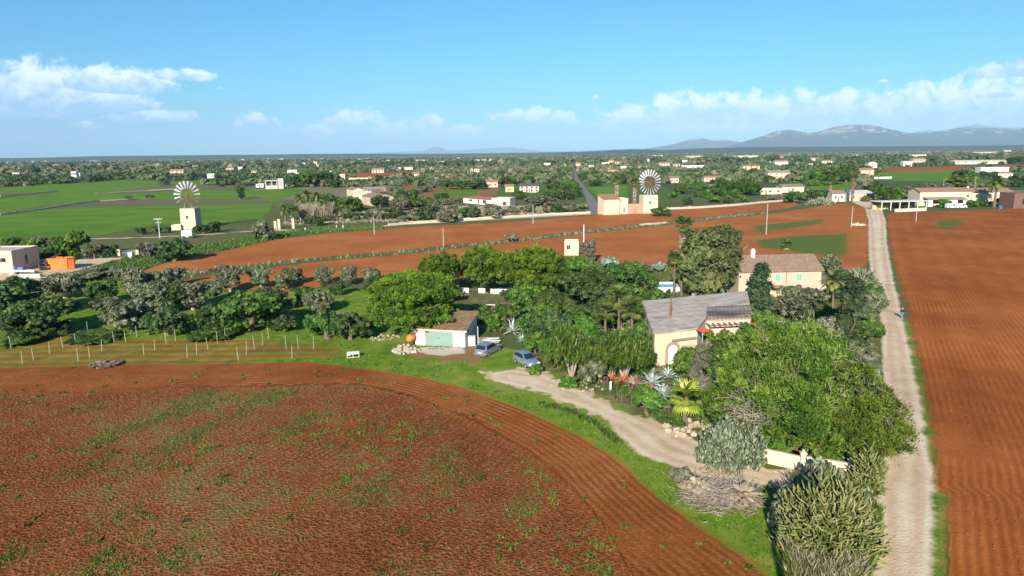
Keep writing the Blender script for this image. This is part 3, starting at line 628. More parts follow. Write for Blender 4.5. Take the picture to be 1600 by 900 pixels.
def palm(px, yb, yt, wpx, label, fan=False, skirt=False, mat='palm', group=None, trunk=.16, seed=0, name='palm_tree', share=False):
    g = at(px, yb); k = mpx(px, yb); w = wpx*k; h = zat(px, yb, yt); ch = max(h-w*.30, h*.25)
    key = (fan, skirt, mat, seed)
    if share and key in PALMLIB: fr, tr, sk, w0, h0, c0_ = PALMLIB[key]
    else:
        r = np.random.default_rng(50+seed)
        V, Fq, T = fan_mesh(r, 34, w*.26, w*.26, -35, 80) if fan else frond_mesh(r, 34, w*.56, -20, 78, 1.35)
        V = V+np.array([0, 0, ch]); V[:, 2] = np.maximum(V[:, 2], .05)
        fr = qmesh('fronds', V, Fq, T); fr.materials.append(L[mat])
        tb = MB(); tb.tube([(0, 0, -.1), (r.normal()*.1, r.normal()*.05, ch*.5), (0, 0, ch+.1)], [trunk*1.35, trunk, trunk*.9], 8); tr = tb.mesh('trunk'); tr.materials.append(bark)
        sk = None
        if skirt:
            V, Fq, T = fan_mesh(r, 90, w*.08, w*.2, -88, -60); lv = r.random(90)
            z = np.repeat(ch-lv*ch*skirt, len(V)//90); V = V+np.column_stack([0*z, 0*z, z]); V[:, 2] = np.maximum(V[:, 2], .05)
            sk = qmesh('dead_leaf_skirt', V, Fq, T); sk.materials.append(L['dead'])
        w0, h0, c0_ = w, h, ch; PALMLIB[key] = (fr, tr, sk, w, h, ch)
    o = empty(name, g, label, 'palm', group, rz=seed*1.3+px*.1, scale=(w/w0, w/w0, h/h0)); link('fronds', fr, None, o); link('trunk', tr, None, o)
    if sk: link('dead_leaf_skirt', sk, None, o)
    return o
def pads(r, C, nrm, size):
    """thick oval cactus pads"""
    V = []; Fq = []; T = []
    ang = np.linspace(0, 2*math.pi, 9)[:-1]
    for c, n_, s in zip(C, nrm, size):
        n_ = n_/np.linalg.norm(n_); a = unit(np.cross(n_, np.array([0.3, .2, 1.0]))); u = np.cross(a, n_); u = u*(1 if u[2] > 0 else -1); b = len(V); th = s*.09; tt = r.random()
        for sg in (1, -1):
            for t_ in ang: V.append(c+a*math.cos(t_)*s*.36+u*math.sin(t_)*s*.5+n_*th*sg)
            V.append(c+n_*th*1.8*sg)
        for i in range(8):
            j = (i+1) % 8; Fq += [[b+i, b+j, b+9+j, b+9+i]]; T.append(tt)
            if i % 2 == 0:
                k2 = (i+2) % 8; Fq += [[b+8, b+i, b+j, b+k2], [b+17, b+9+k2, b+9+j, b+9+i]]; T += [tt, tt]
    return V, Fq, T
def prickly(px, yb, yt, wpx, label, n=700, ps=.34, seed=3, dy=1.0, group=None, mat='pad'):
    r = np.random.default_rng(seed); g = at(px, yb); w = wpx*mpx(px, yb); h = zat(px, yb, yt)
    d = unit(r.normal(size=(n, 3))); d[:, 2] = abs(d[:, 2]); q = (.62+.38*r.random((n, 1)))
    lump = 1+.16*np.sin(d[:, 0]*7+seed)*np.cos(d[:, 1]*6)
    q = q*np.where(r.random((n, 1)) < .25, 1.0, 1.0); d[:, 2] = d[:, 2]**1.25; C = d*q*np.array([w/2, w/2*dy, h*.88])*lump[:, None]; C[:, 2] += .12; nr = unit(r.normal(size=(n, 3))*np.array([1, 1, .35])+d*np.array([.4, .4, .2])-np.array([0, .7, 0]))
    V, Fq, T = pads(r, C, nr, ps*(.7+.6*r.random(n)))
    me = qmesh('pads', V, Fq, T); o = empty('prickly_pear', g, label, 'cactus', group); link('pads', me, L[mat], o)
    st = MB()
    for k in range(12): 
        a = r.random()*6.28; e = Vector((math.cos(a)*w*.3*r.random(), math.sin(a)*w*.3*dy*r.random(), h*.7)); st.tube([(e.x*.3, e.y*.3, -.05), e*.5, e], [.11, .09, .05], 6)
    st.build('stems', bark_pale, o); return o
def cholla(px, yb, yt, wpx, label, n=900, sl=.5, seed=4, dy=1.0, th=.05, mat='cholla', group=None):
    """bush of upward curving finger-like stems"""
    r = np.random.default_rng(seed); g = at(px, yb); w = wpx*mpx(px, yb); h = zat(px, yb, yt); V = []; Fq = []; T = []
    for k in range(n):
        d = unit(r.normal(size=3)); d[2] = abs(d[2]); q = .5+.45*r.random(); lump = 1+.14*math.sin(d[0]*8+seed)*math.cos(d[1]*7)
        p = d*q*lump*np.array([w/2, w/2*dy, h*.85]); ax = unit(d*np.array([1, 1, .5])+np.array([0, 0, .25])+r.normal(size=3)*.55); tt = r.random(); l = sl*(.6+.8*r.random()); b = len(V)
        for i in range(4):
            a = unit(np.cross(ax, np.array([.1, .9, .2]))); c_ = np.cross(ax, a); rd = th*(1, 1.1, .95, .45)[i]
            for m_ in range(5): V.append(p+(a*math.cos(m_*1.2566)+c_*math.sin(m_*1.2566))*rd)
            p = p+ax*l/3; ax = unit(ax+np.array([0, 0, .30])+r.normal(size=3)*.25)
        for i in range(3):
            for m_ in range(5): Fq.append([b+i*5+m_, b+i*5+(m_+1) % 5, b+(i+1)*5+(m_+1) % 5, b+(i+1)*5+m_]); T.append(min(1, max(0, tt+(i-1)*.12)))
        Fq.append([b+15, b+16, b+17, b+18]); T.append(tt)
    V = np.array(V); V[:, 2] = np.maximum(V[:, 2], -.02); me = qmesh('stems', V, Fq, T); o = link('cholla_cactus', me, L[mat], None, g); return tag(o, label, 'cactus', group)
# ------------------------------------------------------------------ buildings
def frame(A, B, name, label, cat, group=None):
    a = at(*A); b_ = at(*B); d = b_-a; rz = math.atan2(d.y, d.x)
    return empty(name, a, label, cat, group, rz=rz), d.length
def house(A, B, yt, depth, wallm, roofm=None, roof='flat', rise=1.2, label='', cat='house', name='house', group=None, wins=(), door=None, over=.25, winm=None, shutter=None, chimney=None, hgt=None, swins=(), framem=None):
    o, w = frame(A, B, name, label, cat, group); h = hgt or zat(A[0], A[1], yt)
    wb = MB()
    if roof == 'gable':
        wb.add([(0,0,-.3),(w,0,-.3),(w,depth,-.3),(0,depth,-.3),(0,0,h),(w,0,h),(w,depth,h),(0,depth,h),(0,depth/2,h+rise),(w,depth/2,h+rise)], [(0,1,5,4),(1,2,6,9,5),(2,3,7,6),(3,0,4,8,7),(0,3,2,1),(4,5,9,8),(6,7,8,9)])
    elif roof == 'gabley':
        wb.add([(0,0,-.3),(w,0,-.3),(w,depth,-.3),(0,depth,-.3),(0,0,h),(w,0,h),(w,depth,h),(0,depth,h),(w/2,0,h+rise),(w/2,depth,h+rise)], [(0,1,5,8,4),(1,2,6,5),(2,3,7,9,6),(3,0,4,7),(0,3,2,1),(5,6,9,8),(7,4,8,9)])
    elif roof == 'mono':
        wb.hexa([(0,0,-.3),(w,0,-.3),(w,depth,-.3),(0,depth,-.3),(0,0,h),(w,0,h),(w,depth,h+rise),(0,depth,h+rise)])
    else:
        wb.box(0, w, 0, depth, -.3, h)
    wb.build('wall', wallm, o)
    rm = roofm or roof_b; rb = MB(); t_ = .14; e = over
    if roof == 'gable':
        k = rise/(depth/2)
        rb.hexa([(-e,-e,h-k*e+.02),(w+e,-e,h-k*e+.02),(w+e,depth/2,h+rise+.02),(-e,depth/2,h+rise+.02),(-e,-e,h-k*e+t_),(w+e,-e,h-k*e+t_),(w+e,depth/2,h+rise+t_),(-e,depth/2,h+rise+t_)])
        rb.hexa([(-e,depth/2+.003,h+rise+.02),(w+e,depth/2+.003,h+rise+.02),(w+e,depth+e,h-k*e+.02),(-e,depth+e,h-k*e+.02),(-e,depth/2+.003,h+rise+t_),(w+e,depth/2+.003,h+rise+t_),(w+e,depth+e,h-k*e+t_),(-e,depth+e,h-k*e+t_)])
    elif roof == 'gabley':
        k = rise/(w/2)
        rb.hexa([(-e,-e,h-k*e+.02),(w/2,-e,h+rise+.02),(w/2,depth+e,h+rise+.02),(-e,depth+e,h-k*e+.02),(-e,-e,h-k*e+t_),(w/2,-e,h+rise+t_),(w/2,depth+e,h+rise+t_),(-e,depth+e,h-k*e+t_)])
        rb.hexa([(w/2+.003,-e,h+rise+.02),(w+e,-e,h-k*e+.02),(w+e,depth+e,h-k*e+.02),(w/2+.003,depth+e,h+rise+.02),(w/2+.003,-e,h+rise+t_),(w+e,-e,h-k*e+t_),(w+e,depth+e,h-k*e+t_),(w/2+.003,depth+e,h+rise+t_)])
    elif roof == 'mono':
        k = rise/depth
        rb.hexa([(-e,-e,h-k*e+.02),(w+e,-e,h-k*e+.02),(w+e,depth+e,h+rise+k*e+.02),(-e,depth+e,h+rise+k*e+.02),(-e,-e,h-k*e+t_),(w+e,-e,h-k*e+t_),(w+e,depth+e,h+rise+k*e+t_),(-e,depth+e,h+rise+k*e+t_)])
    else:
        p = .18; rb = MB()
        for x0, x1, y0, y1 in ((-.03,w+.03,-.03,p),(-.03,w+.03,depth-p,depth+.03),(-.03,p,p,depth-p),(w-p,w+.03,p,depth-p)): rb.box(x0, x1, y0, y1, h-.02, h+.3)
        rb.build('parapet', wallm, o); rb = MB(); rb.box(p, w-p, p, depth-p, h-.05, h+.06); rm = roofm or concrete
    ro = rb.build('roof', rm, o)
    if chimney:
        for (cx, cy, ch) in chimney:
            c = MB(); c.box(cx-.3, cx+.3, cy-.3, cy+.3, h, h+rise+ch); c.box(cx-.38, cx+.38, cy-.38, cy+.38, h+rise+ch, h+rise+ch+.12); c.box(cx-.22, cx+.22, cy-.22, cy+.22, h+rise+ch+.12, h+rise+ch+.45); c.build('chimney', white, ro)
    def opening(nm, x, z, ww, hh, mat, side=False):
        f = MB(); q = MB(); T_ = .10
        def bx(m_, x0, x1, d0, d1, z0, z1):
            if side: m_.box(w+.02-d1 if False else w-d1, w-d0, x0, x1, z0, z1)
            else: m_.box(x0, x1, d0, d1, z0, z1)
        for x0, x1, z0, z1 in ((x-T_, x, z-T_, z+hh+T_), (x+ww, x+ww+T_, z-T_, z+hh+T_), (x, x+ww, z-T_, z), (x, x+ww, z+hh, z+hh+T_)): bx(f, x0, x1, -.06, .1, z0, z1)
        bx(q, x, x+ww, -.015, .08, z, z+hh)
        if nm == 'window': bx(f, x+ww/2-.03, x+ww/2+.03, -.03, -.016, z, z+hh)
        p = q.build(nm, mat, o); f.build('frame', framem or wallm, p)
        if shutter and nm == 'window':
            for sg in (-1, 1):
                s = MB(); x0 = x-ww*.55-T_ if sg < 0 else x+ww+T_; 
                for i in range(6): bx(s, x0, x0+ww*.55, -.09, -.04, z+hh*i/6+.01, z+hh*(i+1)/6-.02)
                bx(s, x0-.02, x0+ww*.55+.02, -.04, -.004, z-.03, z+hh+.03); s.build('shutter', shutter, p)
    for (u, z, ww, hh) in wins: opening('window', u*w-ww/2, z*h, ww, hh, winm or glass)
    for (u, z, ww, hh) in swins: opening('window', u*depth-ww/2, z*h, ww, hh, winm or glass, True)
    if door: opening('door', door[0]*w-door[1]/2, 0.02, door[1], door[2], door[3] if len(door) > 3 else wood)
    return o, w, h
def wallrun(name, pts, h, th, mat, label, cat='wall', jag=.08, seed=1, group=None):
    r = np.random.default_rng(seed); P_ = [at(*p) for p in pts]; V = []; Fs = []
    pp = []
    for a, b_ in zip(P_, P_[1:]):
        n = max(1, int((b_-a).length/1.2))
        for k in range(n): pp.append(a.lerp(b_, k/n))
    pp.append(P_[-1]); mb = MB()
    for i, p in enumerate(pp):
        d = (pp[min(i+1, len(pp)-1)]-pp[max(0, i-1)]).normalized(); s = Vector((-d.y, d.x, 0))*th/2; hh = h*(1+r.normal()*jag)
        V += [p-s*1.15-Vector((0,0,.2)), p+s*1.15-Vector((0,0,.2)), p+s*.9+Vector((0,0,hh)), p-s*.9+Vector((0,0,hh))]
    for i in range(len(pp)-1):
        for k in range(4): Fs.append((i*4+k, i*4+(k+1) % 4, i*4+4+(k+1) % 4, i*4+4+k))
    Fs += [(3,2,1,0), tuple((len(pp)-1)*4+k for k in range(4))]
    mb.add(V, Fs); o = mb.build(name, mat); return tag(o, label, cat, group)

turq = simple('turquoise_paint', (.19, .29, .24), .6, .15, 2.5, stain=.35, staincol=(.3, .36, .3))
turq2 = simple('turquoise_shutters', (.10, .42, .33), .6, .1, 3)
orangep = simple('orange_paint', (.75, .20, .03), .6, .12, 2, stain=.3, staincol=(.5, .12, .03))
whitewash = simple('whitewash', (.68, .64, .58), .8, .06, 1.2, stain=.25, staincol=(.6, .5, .4))

# garage with mono-pitch mossy tile roof
gA, gB = (649, 539), (727, 543)
go, gw, gh = house(gA, gB, 513, 5.6, whitewash, roof_m, 'mono', 1.0, 'small whitewashed garage with turquoise double doors and mossy tile roof', 'garage', 'garage', over=.3, swins=[(.72, .45, .7, .8)])
for s in (0, 1):
    d = MB(); x0 = gw*(.205+.277*s)+.006; x1 = gw*(.205+.277*(s+1))-.006; zt = gh*.84
    d.box(x0, x1, -.05, .05, .02, zt)
    for i in range(1, 4): d.box(x0+(x1-x0)*i/4-.02, x0+(x1-x0)*i/4+.02, -.07, -.051, .04, zt-.03)
    dd = d.build('garage_door', turq, go); hb = MB(); xh = x1-.15 if s == 0 else x0+.1; hb.box(xh, xh+.05, -.11, -.075, 1.0, 1.2); hb.build('handle', darkm, dd)
f = MB(); f.box(-.35, gw+.35, -.34, -.26, gh-.17, gh+.03); f.build('fascia', simple('pale_pink_trim', (.62, .42, .35), .8), go)
sd_ = MB(); sd_.box(gw-.02, gw+.05, .9, 1.7, .05, 1.9); sd_.build('side_door', wood, go)
# objects round the garage
g = at(735, 540); wm_ = MB(); wm_.box(-.45, .45, -.4, .4, 0, 1.25); o = empty('storage_cabinet', g+Vector((.2, 0, 0)), 'white metal cabinet against the right side of the garage', 'cabinet'); wm_.build('cabinet_body', white, o)
d = MB(); d.box(-.40, -.01, -.43, -.40, .06, 1.18); d.build('cabinet_door', white, o); d = MB(); d.box(.01, .40, -.43, -.40, .06, 1.18); d.build('cabinet_door', white, o)
def plank_pile(px, py, label):
    g = at(px, py); o = empty('plank_pile', g, label, 'plank pile'); r = random.Random(3)
    for k in range(7):
        a = r.uniform(-.25, .25); M = Matrix.Translation((r.uniform(-.3, .3), r.uniform(-.3, .3), .12+.09*k)) @ Matrix.Rotation(a, 4, 'Z'); q = MB(); q.box(-1.5, 1.5, -.12, .12, 0, .05, M=M); q.build('plank', white if k % 2 else postm, o)
plank_pile(761, 536, 'pile of pale planks behind the dark blue-roofed car')
def framepost(px, yb, h, label, group=None, name='post', mat=None, r_=.05, arm=0, cat='post'):
    g = at(px, yb); m_ = MB(); m_.tube([(0,0,-.1),(0,0,h)], [r_, r_*.9], 6)
    if arm: m_.box(0, arm, -.04, .04, h-.1, h)
    o = m_.build(name, mat or postm, None, loc=g); return tag(o, label, cat, group)
framepost(747, 541, 2.6, 'tall white post at the right front corner of the garage', mat=white)
framepost(773, 489, 1.35, 'white goal-like post with a crossbar behind the garage', mat=white, arm=-1.3)
for x, y in ((757, 497), (765, 505)): framepost(x, y, 1.7, 'thin grey fence post on the ramp behind the garage', 'grey posts behind the garage')
# rubble heap with orange mixer drum
def rubble(px, py, n, rad, hh, mat, label, seed, name='rubble_heap', cat='rubble', size=.35):
    r = np.random.default_rng(seed); mb = MB(); g = at(px, py)
    for k in range(n):
        a = r.random()*6.28; q = rad*math.sqrt(r.random()); x, y = math.cos(a)*q, math.sin(a)*q*.8; z = hh*max(0, 1-q/rad)*r.random()
        s = size*(.5+r.random()); M = Matrix.Translation((x, y, z)) @ Matrix.Rotation(r.random()*6, 4, 'Z') @ Matrix.Rotation(r.normal()*.5, 4, 'X')
        mb.box(-s/2, s/2, -s*.4, s*.4, -s*.1, s*.6, top=.7, M=M)
    o = mb.build(name, mat, None, loc=g); return tag(o, label, None, None, 'stuff')
rubble(634, 549, 70, 1.6, 1.1, simple('pale_rubble', (.42, .34, .26), .95, .2, 4), 'heap of pale rubble and sacks left of the garage door', 5)
rubble(600, 528, 36, 2.0, .25, simple('pale_rubble2', (.36, .31, .23), .95, .2, 4), 'low line of loose stones under the big umbrella pine', 6, 'stone_row', 'stones', .22)
g = at(643, 541); o = empty('cement_mixer', g, 'orange cement mixer tilted beside the garage corner', 'cement mixer')
m_ = MB(); m_.tube([(-.45,0,.75),(-.2,0,1.0),(.15,0,1.35),(.32,0,1.52)], [.34,.48,.44,.25], 12); m_.build('drum', orangep, o)
m_ = MB(); m_.tube([(-.5,-.35,0),(0,-.2,.95)], [.04,.04]); m_.tube([(-.5,.35,0),(0,.2,.95)], [.04,.04]); m_.tube([(.5,0,0),(0,0,.85)], [.04,.04]); m_.build('stand', darkm, o)
for s in (-1, 1): m_ = MB(); m_.disc_tube((-.5, .36*s, .2), (0,1,0), .2, .07, 12); m_.build('wheel', black, o)
g = at(645, 551); m_ = MB(); m_.tube([(0,0,0),(0,0,.12),(0,0,.3)], [.28,.3,.24], 12); tag(m_.build('tub', simple('grey_plastic', (.5,.55,.62), .5), None, loc=g), 'small grey tub at the foot of the rubble heap', 'tub')
# white greenhouse-like cold frame on the grass
g = at(552, 557); o = empty('garden_cloche', g, 'small white framed garden cloche alone on the grass', 'cloche', rz=.2)
m_ = MB()
for x in (-.7, 0, .7): m_.tube([(x,-.5,0),(x,-.38,.42),(x,0,.6),(x,.38,.42),(x,.5,0)], [.035]*5, 5)
for y, z in ((-.5,.03),(-.38,.42),(0,.6),(.38,.42),(.5,.03)): m_.tube([(-.7,y,z),(.7,y,z)], [.03]*2, 5)
m_.build('frame', white, o)
m_ = MB(); m_.add([(-.68,.1,.57),(.68,.1,.57),(.68,.38,.41),(-.68,.38,.41),(.68,.49,.03),(-.68,.49,.03)], [(0,1,2,3),(3,2,4,5)]); m_.add([(-.68,-.1,.57),(.68,-.1,.57),(.68,-.36,.43),(-.68,-.36,.43)], [(0,1,2,3)]); m_.build('cover', whitewash, o)

# low farmhouse with wide grey roof
def quadz(pts, z): return [at(x, y, z) for x, y in pts]
h1 = zat(1024, 574, 523)
RC = quadz([(1023,522),(1090,514),(1105,494),(1171,491),(1166,461),(1004,477)], h1)   # L-shaped outline of the eaves
a = at(1024, 574); o = empty('farmhouse', a, 'low cream farmhouse with wide ribbed grey roof and arched doorway', 'house'); O = Vector(o.location)
fr = [p-O for p in RC]; NP = len(fr)
def prism(pts, z0, z1):
    V = [Vector((p.x, p.y, z0[i])) for i, p in enumerate(pts)]+[Vector((p.x, p.y, z1[i])) for i, p in enumerate(pts)]
    return V, [list(range(NP))[::-1], list(range(NP, 2*NP))]+[(i, (i+1) % NP, NP+(i+1) % NP, NP+i) for i in range(NP)]
wb = MB(); wb.add(*prism(fr, [-.3]*NP, [h1]*NP)); wb.build('wall', cream, o)
X = (fr[1]-fr[0]); X.z = 0; wF = X.length; X.normalize(); Yv = Vector((-X.y, X.x, 0))
cen = sum(fr, Vector())/NP
def outw(p, e): d = (p-cen); d.z = 0; return p+d.normalized()*e
rb = MB(); rp = [outw(p, .28) for p in fr]; rise = [max(0, (p-fr[0]).dot(Yv))*.03 for p in fr]
rb.add(*prism(rp, [h1+.02+q for q in rise], [h1+.16+q for q in rise]))
m, t, b = newmat('grey_ribbed_roof'); tc = t.n.new('ShaderNodeTexCoord').outputs['Object']; mp = t.n.new('ShaderNodeMapping'); mp.inputs['Rotation'].default_value = (0, 0, -math.atan2(X.y, X.x)); t.l.new(tc, mp.inputs[0]); sp = t.n.new('ShaderNodeSeparateXYZ'); t.l.new(mp.outputs[0], sp.inputs[0])
w_ = t.m('ABSOLUTE', t.m('SINE', t.m('MULTIPLY', sp.outputs[1], math.pi/.42))); st_ = t.noise(t.vmul(mp.outputs[0], (.35, 1.6, 1)), 1.1, 5, .65)
c = t.ramp(t.m('ADD', st_, t.m('MULTIPLY', w_, .06)), [(.32, (.24, .18, .14)), (.5, (.40, .32, .26)), (.68, (.54, .46, .38))]); seam = t.sm(t.m('ABSOLUTE', t.m('SUBTRACT', t.m('FRACT', t.m('MULTIPLY', sp.outputs[0], 1/2.9)), .5)), .46, .49)
c = t.mix(t.m('MULTIPLY', seam, .6), c, (.60, .55, .50)); t.l.new(c, b.inputs['Base Color']); b.inputs['Roughness'].default_value = .85; t.l.new(t.bump(w_, .5, .05), b.inputs['Normal'])
ro = rb.build('roof', m, o)
def onfront(u, z, d=0.0): return fr[0].xy.to_3d()+X*wF*u-Yv*d+Vector((0, 0, z))
# arched recess with heavy surround, timber panel and ledge on the gable wall
def arch(u, w_, h_, d0, d1, n=12):
    pts = [(-w_/2, 0.05), (-w_/2, h_-w_/2)]+[(-math.cos(math.pi*k/n)*w_/2, h_-w_/2+math.sin(math.pi*k/n)*w_/2) for k in range(1, n)]+[(w_/2, h_-w_/2), (w_/2, .05)]
    return pts
pts = arch(.55, 1.9, 2.7, 0, 0); pin = arch(.55, 1.3, 2.35, 0, 0); m_ = MB(); V = []
for (x, z), (x2, z2) in zip(pts, pin):
    for d_ in (.12, -.02): V.append(onfront(.42, z, d_)+X*x)
    for d_ in (.12, -.02): V.append(onfront(.42, z2, d_)+X*x2)
Fs = []
for i in range(len(pts)-1):
    q = i*4; Fs += [(q, q+4, q+6, q+2), (q, q+1, q+5, q+4), (q+2, q+6, q+7, q+3)]
m_.add(V, Fs); am = m_.build('door_arch', simple('brown_stone', (.36, .24, .17), .9, .25, 5), o)
m_ = MB(); V = [onfront(.42, z2, .03)+X*x2 for x2, z2 in pin]; m_.add(V, [list(range(len(V)))[::-1]]); m_.build('door', whitewash, am)
for k, (x2) in enumerate((-.33, 0, .33)):
    pass
m_ = MB()
for k in range(9):
    u0 = .63+k*.036; p0 = onfront(u0, .1, .05); p1 = onfront(u0+.03, 2.1, .05); m_.hexa([p0, onfront(u0+.03, .1, .05), onfront(u0+.03, .1, -.01), onfront(u0, .1, -.01), onfront(u0, 2.1, .05), p1, onfront(u0+.03, 2.1, -.01), onfront(u0, 2.1, -.01)])
m_.build('timber_panel', simple('pale_timber', (.55, .38, .25), .8, .2, 5), o)
m_ = MB(); m_.hexa([onfront(.4, 2.75, .3), onfront(.97, 2.75, .3), onfront(.97, 2.75, 0), onfront(.4, 2.75, 0), onfront(.4, 2.87, .3), onfront(.97, 2.87, .3), onfront(.97, 2.95, 0), onfront(.4, 2.95, 0)]); m_.build('canopy', wood, o)
# things on that roof
def onroof(px, py): p = at(px, py, h1+.3)-O; return p
m_ = MB(); p = onroof(1048, 495); m_.tube([p-Vector((0,0,.3)), p+Vector((0,0,2.6))], [.09, .08], 8); m_.tube([p+Vector((-.12,0,.2)), p+Vector((-.12,0,1.5))], [.05]*2, 6); m_.build('flue_pipe', simple('rusty_metal', (.2, .08, .05), .9, .3, 6), ro)
m_ = MB(); p = onroof(1050, 512)
for k in range(3):
    q = p+Vector((k*.55-.5, .1*k, -.1)); m_.tube([q, q+Vector((0,0,.7))], [.03]*2, 5); m_.tube([q+Vector((-.25,0,.6)), q+Vector((.25,.1,.62))], [.03]*2, 5); m_.tube([q+Vector((.1,0,.25)), q+Vector((.3,.05,.5))], [.03]*2, 5)
m_.build('aerial', metal, ro)
# terrace with pergola rails at the right of the low farmhouse
_a = at(1104, 498, h1); _b = at(1173, 495, h1); tA, tB = proj((_a.x, _a.y, 0)), proj((_b.x, _b.y, 0))
o2, tw, th_ = house(tA, tB, 498, (at(1105, 494, h1)-_a).length-.05, cream2, None, 'flat', hgt=h1-.32, label='small cream wing under a dark railed roof terrace', cat='house wing', name='house_wing', wins=[(.42, .35, 1.1, 1.0)], framem=wood)
for yy, nm in ((-.05, 'railing'),):
    m_ = MB(); hh = 1.8
    for k in range(34): x = tw*k/33; m_.tube([(x,yy,th_),(x,yy,th_+hh)], [.04]*2, 4)
    m_.tube([(0,yy,th_+hh*.6),(tw,yy,th_+hh*.6)], [.03]*2, 4); m_.tube([(0,yy,th_+hh),(tw,yy,th_+hh)], [.05]*2, 5); m_.tube([(0,yy,th_+.25),(tw,yy,th_+.25)], [.035]*2, 5); m_.build(nm, darkm, o2)
m_ = MB()
for k in range(9): x = tw*k/8; m_.box(x-.05, x+.05, -1.3, 0, th_-.35, th_-.22)
for k in range(4): x = tw*k/3; m_.box(x-.06, x+.06, -1.3, -1.18, 0, th_-.35)
m_.box(-.1, tw+.1, -1.33, -1.2, th_-.34, th_-.2); m_.build('pergola', simple('red_brown_wood', (.25, .09, .05), .8, .2, 4), o2)
# two-storey stone house
hA, hB = (1153, 466), (1281, 463)
o3, w3, h3 = house(hA, hB, 424, 7.5, pink, roof_a, 'gable', 2.0, 'two-storey cream farmhouse with turquoise shutters and brown tile roof', 'house', 'stone_farmhouse', wins=[(.47, .62, .75, 1.1), (.73, .62, .75, 1.1), (.2, .62, .75, 1.1)], winm=turq2, chimney=[(3.5, 3.4, .8)], over=.35, framem=cream2, swins=[(.5, .6, .7, 1.0)])
m_ = MB(); m_.box(w3*.57, w3*.57+.10, -.12, -.01, .2, h3-.1); m_.build('drainpipe', terra, o3)
m_ = MB(); m_.box(5.2, 7.4, -1.6, -.01, 1.9, 2.05, top=1); m_.build('porch_roof', roof_b, o3)
house((1281, 462), (1300, 461), 443, 5, cream2, roof_a, 'mono', .9, 'low cream annex at the right end of the shuttered farmhouse', 'annex', 'annex')
# small hut behind the umbrella pines
house((882, 399), (904, 399), 378, 3.0, cream, None, 'flat', label='small cream hut with dark window behind the umbrella pines', cat='hut', name='hut', wins=[(.28, .45, .8, 1.0)])
# pool
pA, pB = at(1018, 458), at(1064, 457); o = empty('swimming_pool', pA, 'small turquoise swimming pool behind the low farmhouse', 'pool', rz=.02); pw = (pB-pA).length
pool_w, t, b = newmat('pool_water'); b.inputs['Base Color'].default_value = (.03, .30, .36, 1); b.inputs['Roughness'].default_value = .08; t.l.new(t.bump(t.noise(t.geo(), 1.2, 3), .15, .05), b.inputs['Normal'])
m_ = MB(); m_.box(0, pw, 0, .35, -.2, 1.0); m_.box(0, pw, 4.3, 4.6, -.2, 1.1); m_.box(0, .3, .35, 4.3, -.2, 1.0); m_.box(pw-.3, pw, .35, 4.3, -.2, 1.0); m_.build('pool_wall', white, o)
m_ = MB(); m_.box(.3, pw-.3, .35, 4.3, -.1, .86); m_.build('water', pool_w, o)
# courtyard wall behind the garage
wallrun('garden_wall', [(713, 456), (733, 457)], .8, .3, whitewash, 'short white wall left of the gap behind the umbrella pines', jag=.01)
wallrun('garden_wall', [(748, 457), (800, 459), (812, 461)], .8, .3, whitewash, 'long low white wall behind the garage yard', jag=.01)
# entrance wall
zz = wallrun('entrance_wall', [(1192, 722), (1249, 735)], 1.15, .28, cream, 'cream entrance wall left of its gate pillar beside the prickly pear', jag=.01)
wallrun('entrance_wall', [(1259, 737), (1324, 748)], 1.25, .28, cream, 'cream entrance wall between the two gate pillars by the lane', jag=.01)
for px, py, lb in ((1253, 737, 'square cream gate pillar in the middle of the entrance wall'), (1328, 750, 'square cream gate pillar at the lane end of the entrance wall')):
    g = at(px, py); o = empty('gate_pillar', g, lb, 'gate pillar', rz=-.2); m_ = MB(); m_.box(-.19, .19, -.19, .19, -.1, 1.5); m_.build('pillar_shaft', cream, o); m_ = MB(); m_.box(-.25, .25, -.25, .25, 1.5, 1.6); m_.box(-.18, .18, -.18, .18, 1.6, 1.8, top=.2); m_.build('pillar_cap', cream2, o)
# red parasol-like round top in the greenery
g = at(1096, 566); zc = zat(1096, 566, 511); o = empty('parasol', g, 'round red parasol open among the green shrubs', 'parasol'); m_ = MB(); n = 16; V = [(0,0,zc)]+[(math.cos(6.283*k/n)*.75, math.sin(6.283*k/n)*.75, zc-.35) for k in range(n)]+[(0,0,zc-.08)]
m_.add(V, [(0,k+1,(k+1) % n+1) for k in range(n)]+[(n+1,(k+1) % n+1,k+1) for k in range(n)]); m_.build('canopy', simple('red_fabric', (.70, .08, .04), .7, .08, 2), o); m_ = MB(); m_.tube([(0,0,0),(0,0,zc-.05)], [.03]*2, 6); m_.build('pole', white, o)
# walled bed and posts in the garden
g = at(954, 609); m_ = MB(); m_.tube([(0,0,-.1),(0,0,.9)], [.12,.12], 8); tag(m_.build('bollard', white, None, loc=g), 'short white bollard in front of the orange-flowered plants', 'bollard')
g = at(949, 604); m_ = MB(); m_.tube([(0,0,-.1),(0,0,1.1)], [.16,.15], 8); tag(m_.build('wooden_stump', darkm, None, loc=g), 'dark wooden post beside the white bollard', 'post')
for px, py, lb, rr in ((1014, 612, 'terracotta pot below the green agave', .45),):
    g = at(px, py); m_ = MB(); m_.tube([(0,0,0),(0,0,.1),(0,0,.75),(0,0,.8),(0,0,.78)], [.3,.32,rr,rr*1.06,rr*.8], 14); tag(m_.build('plant_pot', terra, None, loc=g), lb, 'plant pot')
rubble(1085, 672, 60, 2.6, .5, simple('garden_stones', (.42, .33, .24), .95, .3, 4), 'scatter of pale garden stones beside the yellow palm', 15, 'garden_rocks', 'rocks', .4)
rubble(905, 600, 60, 3.4, .2, simple('garden_stones', (.42, .33, .24), .95, .3, 4), 'row of pale stones edging the driveway bed', 16, 'border_stones', 'stones', .2)
